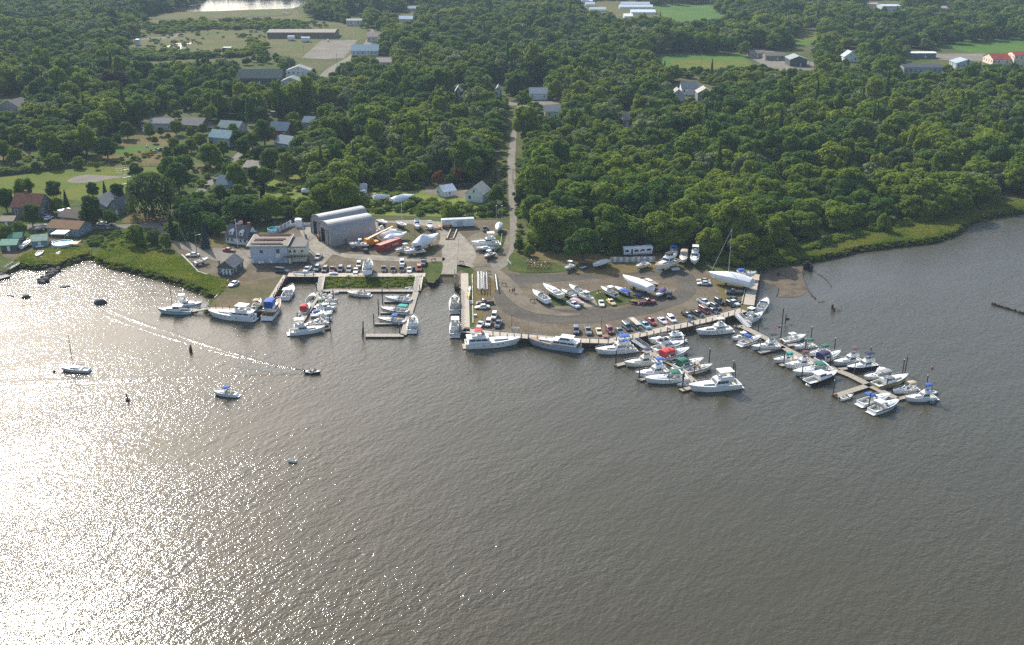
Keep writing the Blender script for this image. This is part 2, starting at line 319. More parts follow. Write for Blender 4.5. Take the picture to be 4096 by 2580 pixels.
psheet('mud_bank', [(1290, 1150), (1500, 1148), (1690, 1150), (1690, 1170), (1500, 1168), (1300, 1168)], 4, GR['mud'], k=1, base=0)
psheet('mud_bank', [(1690, 1135), (1755, 1120), (1756, 1136), (1730, 1150), (1690, 1170)], 5, GR['mud'], k=1, base=0)
# inland clearings
psheet('clearing', [(515, 190), (600, 75), (620, 52), (1024, 40), (1180, 34), (1200, 60), (1400, 100), (1480, 140), (1420, 165), (1290, 160), (1200, 230), (1050, 200), (980, 232), (820, 236), (620, 236), (520, 250)], 1, GR['far'], k=2, jit=2)
psheet('road', [(620, 74), (800, 76), (940, 68), (1150, 58), (1170, 50), (1170, 56), (1150, 64), (940, 73), (800, 81), (620, 79)], 5, GR['bank'], k=1)
psheet('pond', [(628, 52), (680, 36), (787, 21), (808, 8), (850, -8), (1240, -12), (1228, 2), (1207, 17), (1169, 34), (1024, 38), (880, 44), (720, 48)], 9, POND, k=2, jit=.5)
psheet('pond', [(634, 199), (680, 181), (719, 172), (770, 171), (742, 188), (736, 203), (690, 201)], 9, POND, k=2, jit=.3)
psheet('pond', [(870, 205), (984, 203), (980, 215), (870, 217)], 9, GR['quarry'], k=1)
psheet('dirt_yard', [(555, 152), (640, 150), (720, 125), (725, 135), (680, 155), (560, 160)], 5, GR['quarry'], k=2, jit=1)
psheet('field', [(2590, 212), (2960, 212), (3012, 258), (3000, 282), (2690, 282), (2640, 245)], 3, GR['crop'], k=1)
psheet('field', [(2680, 238), (2990, 245), (3005, 262), (3000, 282), (2700, 282)], 5, GR['lawn'], k=1)
psheet('field', [(2600, 20), (2840, 15), (2895, 70), (2730, 96), (2660, 70)], 3, GR['crop'], k=1)
psheet('field', [(3740, 182), (3960, 150), (4200, 150), (4200, 216), (3900, 214)], 3, GR['crop'], k=1)
psheet('field', [(3160, 112), (3290, 122), (3285, 160), (3170, 168)], 3, GR['lawn'], k=1)
psheet('field', [(3160, 172), (3260, 160), (3230, 186)], 5, GR['crop'], k=1)
psheet('field', [(3380, 110), (3490, 112), (3490, 145), (3430, 145)], 3, GR['lawn'], k=1)
psheet('dirt_yard', [(3700, 215), (3960, 214), (3980, 245), (3760, 240)], 3, GR['quarry'], k=1)
psheet('dirt_yard', [(2940, 200), (3080, 200), (3200, 240), (3260, 250), (3250, 280), (3090, 285), (3010, 235)], 3, GR['quarry'], k=1)
psheet('dirt_yard', [(2300, 0), (2560, 0), (2620, 50), (2640, 70), (2500, 60), (2450, 70), (2330, 50)], 3, GR['far'], k=1)
# ------------------------------------------------------------------ foliage
def leaf_mat(name, a, b, c, patch=.012):
    m = bpy.data.materials.new(name); m.use_nodes = True; n = m.node_tree; p = n.nodes['Principled BSDF']
    p.inputs['Roughness'].default_value = .85; p.inputs['Specular IOR Level'].default_value = .06
    oi = n.nodes.new('ShaderNodeObjectInfo'); no = n.nodes.new('ShaderNodeTexNoise'); no.inputs['Scale'].default_value = patch; no.inputs['Detail'].default_value = 2
    n.links.new(oi.outputs['Location'], no.inputs['Vector'])
    mr = n.nodes.new('ShaderNodeMapRange'); mr.inputs[1].default_value = .38; mr.inputs[2].default_value = .62; n.links.new(no.outputs['Fac'], mr.inputs[0])
    av = n.nodes.new('ShaderNodeMath'); av.operation = 'MULTIPLY_ADD'; av.inputs[1].default_value = .5
    hf = n.nodes.new('ShaderNodeMath'); hf.operation = 'MULTIPLY'; hf.inputs[1].default_value = .5
    n.links.new(oi.outputs['Random'], hf.inputs[0]); n.links.new(mr.outputs[0], av.inputs[0]); n.links.new(hf.outputs[0], av.inputs[2])
    cr = n.nodes.new('ShaderNodeValToRGB'); e = cr.color_ramp.elements
    e[0].position = .15; e[0].color = a+(1,); e[1].position = .85; e[1].color = c+(1,); x = e.new(.5); x.color = b+(1,)
    n.links.new(av.outputs[0], cr.inputs[0])
    ge = n.nodes.new('ShaderNodeNewGeometry'); hs = n.nodes.new('ShaderNodeHueSaturation'); m2 = n.nodes.new('ShaderNodeMapRange')
    m2.inputs[3].default_value = .82; m2.inputs[4].default_value = 1.2
    n.links.new(ge.outputs['Random Per Island'], m2.inputs[0]); n.links.new(m2.outputs[0], hs.inputs['Value']); n.links.new(cr.outputs[0], hs.inputs['Color'])
    n.links.new(hs.outputs[0], p.inputs['Base Color'])
    tr = n.nodes.new('ShaderNodeBsdfTranslucent'); n.links.new(hs.outputs[0], tr.inputs['Color']); mx = n.nodes.new('ShaderNodeMixShader'); mx.inputs[0].default_value = .5
    n.links.new(p.outputs[0], mx.inputs[1]); n.links.new(tr.outputs[0], mx.inputs[2])
    n.links.new(mx.outputs[0], n.nodes['Material Output'].inputs['Surface'])
    return m
LEAF = leaf_mat('broadleaf_foliage', (.074, .142, .022), (.150, .222, .022), (.205, .255, .030))
LEAFD = leaf_mat('dark_foliage', (.044, .098, .020), (.070, .138, .024), (.100, .165, .026))
LEAFS = leaf_mat('silver_foliage', (.13, .18, .07), (.17, .22, .085), (.20, .24, .10))
WILL = leaf_mat('willow_foliage', (.075, .115, .035), (.08, .12, .035), (.09, .13, .04))
SPRU = leaf_mat('blue_spruce_foliage', (.06, .10, .095), (.065, .105, .10), (.07, .11, .1))
RUST = leaf_mat('rust_foliage', (.17, .075, .03), (.18, .08, .035), (.2, .09, .035))
PLUM = leaf_mat('plum_foliage', (.045, .03, .03), (.05, .033, .03), (.055, .037, .03))
BARK = mat('bark', (.09, .07, .05), .9, var=.3, scale=6)
def np_mesh(name, V, F4, F3, mats_):
    me = bpy.data.meshes.new(name); nv, n4, n3 = len(V), len(F4), len(F3)
    me.vertices.add(nv); me.vertices.foreach_set('co', np.asarray(V, dtype=np.float32).ravel())
    me.loops.add(n4*4+n3*3); me.polygons.add(n4+n3)
    li = np.concatenate([np.asarray(F4, dtype=np.int32).ravel(), np.asarray(F3, dtype=np.int32).ravel()])
    me.loops.foreach_set('vertex_index', li)
    ls = np.concatenate([np.arange(n4)*4, n4*4+np.arange(n3)*3]).astype(np.int32)
    me.polygons.foreach_set('loop_start', ls)
    for m in mats_: me.materials.append(m)
    me.update(calc_edges=True); me.validate(); return me
def ico():
    bm = bmesh.new(); bmesh.ops.create_icosphere(bm, subdivisions=2, radius=1); V = np.array([v.co[:] for v in bm.verts]); F = np.array([[v.index for v in f.verts] for f in bm.faces]); bm.free(); return V, F
ICO_V, ICO_F = ico()
def crown_mesh(name, seed, m, style='broad', nleaf=3400, leaf=.078, nl=32):
    """unit crown: radius about 1, foliage from z=.2 to z=2.5"""
    rg = np.random.default_rng(seed); L = []
    for i in range(nl):
        if style == 'low':  h = rg.uniform(.25, 1)
        else: h = rg.uniform(.32, 1)
        a = rg.uniform(0, 6.283)
        prof = math.sqrt(max(.05, 1-((h-.5)/.56)**2))
        rad = prof*rg.uniform(.35, .86)
        r = rg.uniform(.19, .38)*(1.12-.35*h)
        L.append((rad*math.cos(a), rad*math.sin(a), h*2.1, r, r*rg.uniform(.7, 1.0)*1.1))
    L.append((0, 0, 1.2, .62, .8)); L = np.array(L)
    V, F4, F3 = [], [], []; base = 0
    for (x, y, z, r, rz) in L:
        nn = ICO_V*(1+rg.uniform(-.13, .13, (len(ICO_V), 1)))*np.array([r, r, rz])*.80+np.array([x, y, z])
        V.append(nn); F3.append(ICO_F+base); base += len(ICO_V)
    w_ = L[:, 3]**2; w_ = w_/w_.sum(); k = rg.choice(len(L), nleaf*2, p=w_)
    d = rg.normal(size=(nleaf*2, 3)); d[:, 2] = d[:, 2]*.8+.25; d /= np.linalg.norm(d, axis=1)[:, None]
    S = np.stack([L[k, 3], L[k, 3], L[k, 4]], 1); C = L[k, :3]+d*S*rg.uniform(.82, 1.28, (nleaf*2, 1))
    keep = np.ones(len(C), bool)
    for (x, y, z, r, rz) in L:
        q = (C-np.array([x, y, z]))/np.array([r, r, rz]); keep &= (q**2).sum(1) > .66
    C = C[keep][:nleaf]; d = d[keep][:nleaf]; n = len(C)
    nr = d+np.array([0, 0, .25])+rg.normal(size=(n, 3))*.30; nr /= np.linalg.norm(nr, axis=1)[:, None]
    t = np.cross(nr, rg.normal(size=(n, 3))); t /= np.linalg.norm(t, axis=1)[:, None]; b = np.cross(nr, t)
    s = leaf*rg.uniform(.55, 1.35, (n, 1)); t = t*s; b = b*s*rg.uniform(.5, .9, (n, 1))
    Q = np.stack([C-t, C-b*.9, C+t, C+b], 1).reshape(-1, 3)
    V.append(Q); F4 = (np.arange(n*4).reshape(-1, 4)+base)
    return np_mesh(name, np.concatenate(V), F4, np.concatenate(F3), [m])
def conifer_mesh(name, seed, m, nleaf=1500):
    rg = np.random.default_rng(seed); h = rg.uniform(.04, 1, nleaf)**1.15; a = rg.uniform(0, 6.283, nleaf)
    tier = .82+.18*np.sin(h*55); rad = (1-h)*tier*rg.uniform(.7, 1.05, nleaf)+.02
    C = np.stack([rad*np.cos(a), rad*np.sin(a), h*2.5], 1)
    d = np.stack([np.cos(a), np.sin(a), -.35*np.ones(nleaf)], 1); d /= np.linalg.norm(d, axis=1)[:, None]
    side = np.stack([-np.sin(a), np.cos(a), np.zeros(nleaf)], 1)+rg.normal(size=(nleaf, 3))*.3
    s = .14*rg.uniform(.6, 1.2, (nleaf, 1)); t = d*s; b = side*s*.5
    Q = np.stack([C-t, C-b, C+t, C+b], 1).reshape(-1, 3)
    cone = [(0.8*(1-k)*math.cos(j*.628), 0.8*(1-k)*math.sin(j*.628), .1+k*2.3) for k in (0, .5, .98) for j in range(10)]
    F3 = [(k*10+j, k*10+(j+1) % 10, (k+1)*10+(j+1) % 10) for k in (0, 1) for j in range(10)]+[(k*10+j, (k+1)*10+(j+1) % 10, (k+1)*10+j) for k in (0, 1) for j in range(10)]
    V = np.concatenate([np.array(cone), Q]); F4 = np.arange(nleaf*4).reshape(-1, 4)+30
    return np_mesh(name, V, F4, np.array(F3), [m])
def willow_mesh(name, seed, m, n=3200):
    rg = np.random.default_rng(seed); a = rg.uniform(0, 6.283, n); u = np.sqrt(rg.uniform(0, 1, n)); ph = rg.uniform(0, 1, n)
    lob = 1+.12*np.sin(a*5+1)+.08*np.sin(a*9)
    top = 1.55+.75*np.sqrt(np.maximum(0, 1-u**2)); drop = rg.uniform(0, 1, n)*np.clip((u-.35)*2.2, 0, 1)*1.55
    z = np.maximum(.35+rg.uniform(0, .25, n), top-drop)
    C = np.stack([u*lob*np.cos(a), u*lob*np.sin(a), z], 1)+rg.normal(size=(n, 3))*.03
    d = np.stack([np.cos(a)*.2, np.sin(a)*.2, -np.ones(n)], 1)+rg.normal(size=(n, 3))*.2
    sd_ = np.stack([-np.sin(a), np.cos(a), np.zeros(n)], 1)+rg.normal(size=(n, 3))*.3
    t = d*.1; b = sd_*.035; Q = np.stack([C-t, C-b, C+t, C+b], 1).reshape(-1, 3)
    V = [ICO_V*np.array([.8, .8, .55])+np.array([0, 0, 1.65]), Q]
    return np_mesh(name, np.concatenate(V), np.arange(n*4).reshape(-1, 4)+len(ICO_V), ICO_F, [m])
def trunk_mesh(seed):
    rr = random.Random(seed); mb = MB(); mb.tube((0, 0, -.1), (0, 0, .95), .085, .05, 8)
    for i in range(5):
        a = i*1.26+rr.uniform(-.3, .3); l = rr.uniform(.4, .65)
        mb.tube((0, 0, rr.uniform(.5, .9)), (l*math.cos(a), l*math.sin(a), rr.uniform(1.2, 1.7)), .04, .015, 5)
    me = bpy.data.meshes.new('trunk'); me.from_pydata(mb.v, [], mb.f); me.materials.append(BARK); return me
TRUNK = trunk_mesh(1)
CR = [crown_mesh('crown', 10+i, LEAF, nleaf=3400, nl=28+i*3) for i in range(6)]
CRL = [crown_mesh('crown', 30+i, LEAF, style='low', nleaf=3400, nl=36) for i in range(4)]
CRD = [crown_mesh('crown', 50+i, LEAFD, nleaf=3200, nl=30+i*3, leaf=.075) for i in range(3)]
CON = [conifer_mesh('crown', 70+i, LEAFD) for i in range(2)]
SPR = conifer_mesh('crown', 80, SPRU, 1900); WIL = willow_mesh('crown', 90, WILL)
RUS = crown_mesh('crown', 95, RUST, nleaf=1200); PLU = crown_mesh('crown', 96, PLUM, nleaf=2500)
def tree(px, py, rpx=None, r=None, h=None, me=None, label='broadleaf tree with a green crown', name='tree', group=None, rnd=random, cat='tree', world=None):
    p = G(px, py) if world is None else Vector((world[0], world[1], LZ)); s = PX(*p)[2]
    r = r or rpx/s; h = h or r*rnd.uniform(2.0, 2.6)
    o = empty(name, p, rnd.uniform(0, 6.28), label, cat, group); me = me or rnd.choice(CR)
    c = link('crown', me, o); c.scale = (r, r, h/2.45)
    t = link('trunk', TRUNK, o); t.scale = (r*.9, r*.9, h/2.45); return o
# hand placed trees
rt = random.Random(5)
HT = [(612, 863, 98, 'w', 'huge weeping willow with a trailing crown beside the playing field'),
 (718, 774, 53, 'b', 'tall dark green tree just right of the weeping willow'), (374, 902, 50, 'd', 'large dark tree beside the brown shingle house above the pool'),
 (446, 905, 30, 'b', 'smaller tree touching the grey roof left of the willow'), (30, 850, 42, 'd', 'dark tree at the left edge behind the red-roofed house'), (102, 790, 38, 'b', 'round tree directly behind the red-roofed house'),
 (217, 800, 36, 'd', 'dark round tree right of the red-roofed house'), (268, 835, 17, 's', 'narrow spruce right of the red-roofed house'), (374, 792, 27, 'd', 'round dark tree alone on the lower edge of the playing field'),
 (472, 815, 36, 'd', 'dark spreading tree left of the weeping willow by the field'), (424, 800, 16, 's', 'thin blue-green spruce on the lower edge of the playing field'), (132, 905, 38, 'd', 'bushy tree in front of the red-roofed house'),
 (232, 852, 26, 'b', 'light green small tree above the white camper'), (548, 985, 42, 'b', 'leafy tree on the marsh edge left of the bend of the drive'), (615, 980, 30, 'b', 'middle tree of the three on the marsh edge'), (665, 998, 27, 'b', 'rightmost of the three trees on the marsh edge'),
 (25, 965, 36, 'b', 'bushy tree at the left edge above the green sheds'), (85, 950, 32, 'b', 'light green bush tree behind the green sheds'),
 (689, 955, 24, 'c', 'leftmost dark conifer above the drive'), (731, 960, 24, 'c', 'second dark conifer above the drive'), (775, 958, 28, 'c', 'wide dark conifer behind the blue spruce'), (808, 940, 22, 'c', 'dark conifer close behind the blue spruce'),
 (823, 992, 22, 'S', 'pale blue spruce alone on the lawn by the flagpole house'), (872, 945, 34, 'b', 'olive tree between the blue spruce and the cape house'),
 (353, 500, 36, 'd', 'round dark tree above the sheds of the left neighbourhood'), (208, 645, 55, 'b', 'broad light green tree left of the playing field'), (272, 590, 40, 'd', 'dark tree behind the broad light tree left of the field'), (221, 675, 30, 'b', 'small round tree in front of the broad light tree'),
 (349, 625, 52, 'b', 'big mixed green tree above the playing field'), (432, 635, 42, 'd', 'very dark round tree above the playing field'), (512, 555, 34, 'd', 'round tree left of the dry lawn with two parked cars'), (459, 500, 28, 'b', 'small tree with a bare fork behind the dry lawn'),
 (548, 722, 30, 'b', 'light tree between the playing field and the willow'), (922, 725, 38, 'd', 'dark tree above the grey house by the lane'), (952, 588, 33, 'd', 'round tree by the lane opposite the grey houses'), (855, 583, 20, 'd', 'small dark round tree before the grey-blue house'),
 (804, 592, 28, 'b', 'round tree left of the grey-blue house'), (842, 672, 50, 'b', 'wide tree on the dry lawn by the lane'), (731, 645, 36, 'b', 'bushy tree on the upper side of the dry lawn'), (676, 642, 26, 'b', 'small tree beside the scrap heap on the dry lawn'),
 (620, 575, 13, 'b', 'young tree in front of the long white house'), (674, 560, 13, 'b', 'young tree right of the long white house'), (945, 760, 44, 'b', 'yellow-green tree right of the lane above the grey house'), (800, 860, 42, 'b', 'tree right of the willow beside the lane'),
 (389, 678, 13, 'b', 'slim young tree on the upper edge of the playing field'), (149, 685, 20, 'd', 'dark bush on the upper left edge of the playing field'), (319, 672, 24, 'b', 'bushy small tree on the upper edge of the playing field'), (740, 700, 42, 'b', 'tree above the tall dark tree by the willow'), (680, 720, 40, 'b', 'tree between the field and the tall dark tree'),
 (1060, 580, 44, 'd', 'dark rounded tree above the blue-roofed house'), (1095, 690, 48, 'd', 'dark tree before the blue-roofed house'), (1215, 650, 52, 'b', 'tree with a wide crown beside the round pool'), (1330, 560, 34, 'b', 'tree left of the bright green clearing'), (1350, 640, 34, 'b', 'small tree below the bright green clearing'),
 (1490, 575, 78, 'b', 'very large round tree right of the bright green clearing'), (1640, 610, 76, 'b', 'very large round light tree left of the lane'), (1400, 740, 52, 'b', 'pale green round tree in the middle of the left wood'), (1755, 745, 26, 'r', 'rust-orange tree in front of the wood left of the lane'), (1830, 735, 22, 'r', 'second rust-tinted small tree beside the grey-green tree'),
 (1895, 730, 50, 'b', 'grey-green wide tree above the white gable cottage'), (1985, 815, 32, 'b', 'tree between the white gable cottage and the lane'), (470, 400, 60, 'p', 'purple-leaved copper beech in the far left wood'),
 (2330, 1042, 68, 'B', 'big round light-rimmed tree standing alone above the boatyard'), (2115, 1025, 24, 'b', 'small round tree on the grass right of the lane'), (2078, 1005, 22, 'b', 'small tree at the corner of the lane and the wood'), (2100, 565, 60, 'b', 'large round tree beside the upper lane'), (2080, 820, 32, 'd', 'dark upright tree on the right edge of the lane'),
 (3525, 925, 30, 'b', 'small tree alone on the marsh strip'), (3150, 1000, 30, 'b', 'bush tree near the mast at the marsh edge'), (3245, 965, 16, 'b', 'small yellow-green tree on the marsh'), (3262, 965, 10, 'c', 'thin dark cedar on the marsh'), (3750, 870, 40, 'b', 'low spreading tree at the right end of the marsh'), (3830, 840, 34, 'd', 'dark tree at the right end of the marsh'), (3050, 1020, 40, 'b', 'leafy tree left of the marsh near the mast'), (3130, 985, 34, 'b', 'willowy tree behind the marsh corner'),
 (2590, 1005, 22, 'c', 'dark cedar beside the camper trailer'), (2680, 1000, 30, 'd', 'dark tree behind the hauled-out cruisers'), (2490, 1000, 44, 'd', 'dark tree behind the camper trailer')]
HT += [
 (600, 550, 24, 'b', 'leafy tree left of the long white house'),
 (645, 545, 16, 'd', 'leafy tree in front of the long white house'),
 (706, 540, 26, 'b', 'leafy tree between the long white house and the brown house'),
 (765, 548, 22, 'b', 'leafy tree in front of the brown house'),
 (815, 538, 20, 'd', 'leafy tree right of the brown house with parked cars'),
 (868, 552, 24, 'b', 'leafy tree at the lower corner of the grey-green house'),
 (935, 548, 26, 'b', 'leafy tree right of the grey-green roofed house'),
 (975, 625, 34, 'd', 'leafy tree beside the lane below the houses'),
 (895, 625, 26, 'b', 'leafy tree under the grey-blue house'),
 (1010, 600, 36, 'b', 'leafy tree left of the slate extension'),
 (1150, 580, 24, 'd', 'leafy tree in front of the dark red wall'),
 (1190, 625, 36, 'b', 'leafy tree right of the slate extension'),
 (1172, 545, 30, 'b', 'leafy tree above the slate-blue roofed house'),
 (1262, 545, 30, 'd', 'leafy tree right of the half-hidden slate roof'),
 (885, 805, 28, 'b', 'leafy tree in front of the blue-grey house by the lane'),
 (958, 806, 30, 'b', 'leafy tree right of the blue-grey house by the lane'),
 (1020, 730, 34, 'd', 'leafy tree below the brown low house'),
 (1065, 745, 36, 'b', 'leafy tree right below the brown low house'),
 (1150, 715, 44, 'b', 'leafy tree in the scrub right of the lane'),
 (1135, 665, 32, 'd', 'leafy tree between the slate extension and the pools'),
 (765, 610, 26, 'b', 'leafy tree right of the small tree by the scrap heap'),
 (700, 600, 22, 'b', 'leafy tree above the dry lawn by the lane'),
 (470, 585, 24, 'd', 'leafy tree at the left corner of the bright lawn'),
 (60, 655, 30, 'b', 'leafy tree on the dry field at the left edge'),
 (15, 640, 34, 'b', 'leafy tree at the very left edge above the field'),
 (100, 575, 36, 'd', 'leafy tree above the dry field at the left'),
 (45, 520, 34, 'b', 'leafy tree below the brown-roofed house at the far left'),
 (150, 548, 36, 'b', 'leafy tree right of the brown-roofed house at the far left'),
 (1040, 655, 34, 'd', 'leafy tree between the two lanes'),
 (1245, 590, 34, 'b', 'leafy tree left of the round pools')]
KM = {'b': None, 'd': CRD, 'c': CON, 's': CON}
for (x, y, rp, k, lb) in HT:
    s = PX(*G(x, y))[2]; r = rp/s; kw = {}
    if k == 'w': kw = dict(me=WIL, h=18, name='willow_tree')
    elif k == 'S': kw = dict(me=SPR, h=9.5, name='spruce_tree')
    elif k in 'cs': kw = dict(me=rt.choice(CON), h=max(8, r*4.2), name='conifer_tree')
    elif k == 'd': kw = dict(me=rt.choice(CRD))
    elif k == 'r': kw = dict(me=RUS, h=8)
    elif k == 'p': kw = dict(me=PLU)
    elif k == 'B': kw = dict(me=rt.choice(CRL), h=13)
    elif y > 790: kw = dict(me=rt.choice(CRL))
    tree(x, y, r=r, label=lb, rnd=rt, **kw)
# areas the photograph shows free of trees (visible outlines) and where scattered hand placed trees stand
OPEN = [
 [(640, 905), (700, 955), (790, 940), (870, 925), (900, 900), (1010, 900), (1180, 880), (1250, 880), (1262, 868), (1500, 845), (1530, 868), (1760, 876), (1990, 880), (2012, 860), (2005, 640), (2022, 470), (2050, 400), (2095, 400), (2084, 560), (2082, 880), (2066, 960), (2090, 990), (2280, 1000), (2400, 1035), (2480, 985), (2620, 985), (2650, 1000), (2800, 990), (2850, 1060), (2990, 1070), (3040, 1015), (3300, 955), (3500, 900), (3700, 885), (3830, 850), (3990, 800), (4300, 770), (4800, 760), (4800, 1600), (-300, 1600), (-300, 905)],
 [(-400, 1100), (-400, 590), (60, 590), (300, 640), (480, 505), (720, 500), (900, 500), (1060, 500), (1060, 640), (1150, 760), (700, 780), (640, 960), (640, 1100)],
 [(515, 190), (600, 75), (620, 52), (780, 10), (860, -20), (1240, -20), (1200, 60), (1400, 100), (1470, 120), (1480, 170), (1420, 190), (1400, 240), (1320, 300), (1280, 300), (1200, 240), (1050, 200), (980, 232), (820, 245), (620, 255), (520, 250)],
 [(2590, 212), (2960, 212), (3005, 255), (2990, 265), (2720, 268), (2640, 245)], [(2610, 20), (2840, 15), (2895, 65), (2730, 90), (2660, 70)],
 [(3760, 182), (3960, 155), (4200, 155), (4200, 260), (3960, 262), (3700, 250), (3620, 240), (3640, 210)], [(3180, 115), (3280, 125), (3270, 160), (3180, 185)], [(3400, 112), (3480, 114), (3480, 142)],
 [(2940, 200), (3080, 200), (3200, 215), (3260, 245), (3250, 272), (3110, 280), (3010, 235)], [(3360, 220), (3430, 220), (3430, 250), (3370, 250)],
 [(2330, 0), (2540, 0), (2620, 25), (2635, 60), (2540, 75), (2470, 75), (2440, 50), (2330, 40)],
 [(1360, 545), (1400, 540), (1430, 560), (1420, 585), (1370, 580)], [(1060, 690), (1190, 690), (1250, 740), (1200, 790), (1050, 780)], [(1500, 740), (1640, 760), (1760, 770), (1980, 760), (1960, 810), (1620, 830), (1500, 800)],
 [(1560, 790), (1660, 775), (1665, 815), (1570, 815)], [(1430, 740), (1480, 740), (1480, 790), (1430, 790)],
]
KEEP = []      # rectangles (px) of houses that must stay visible; filled by the building table below
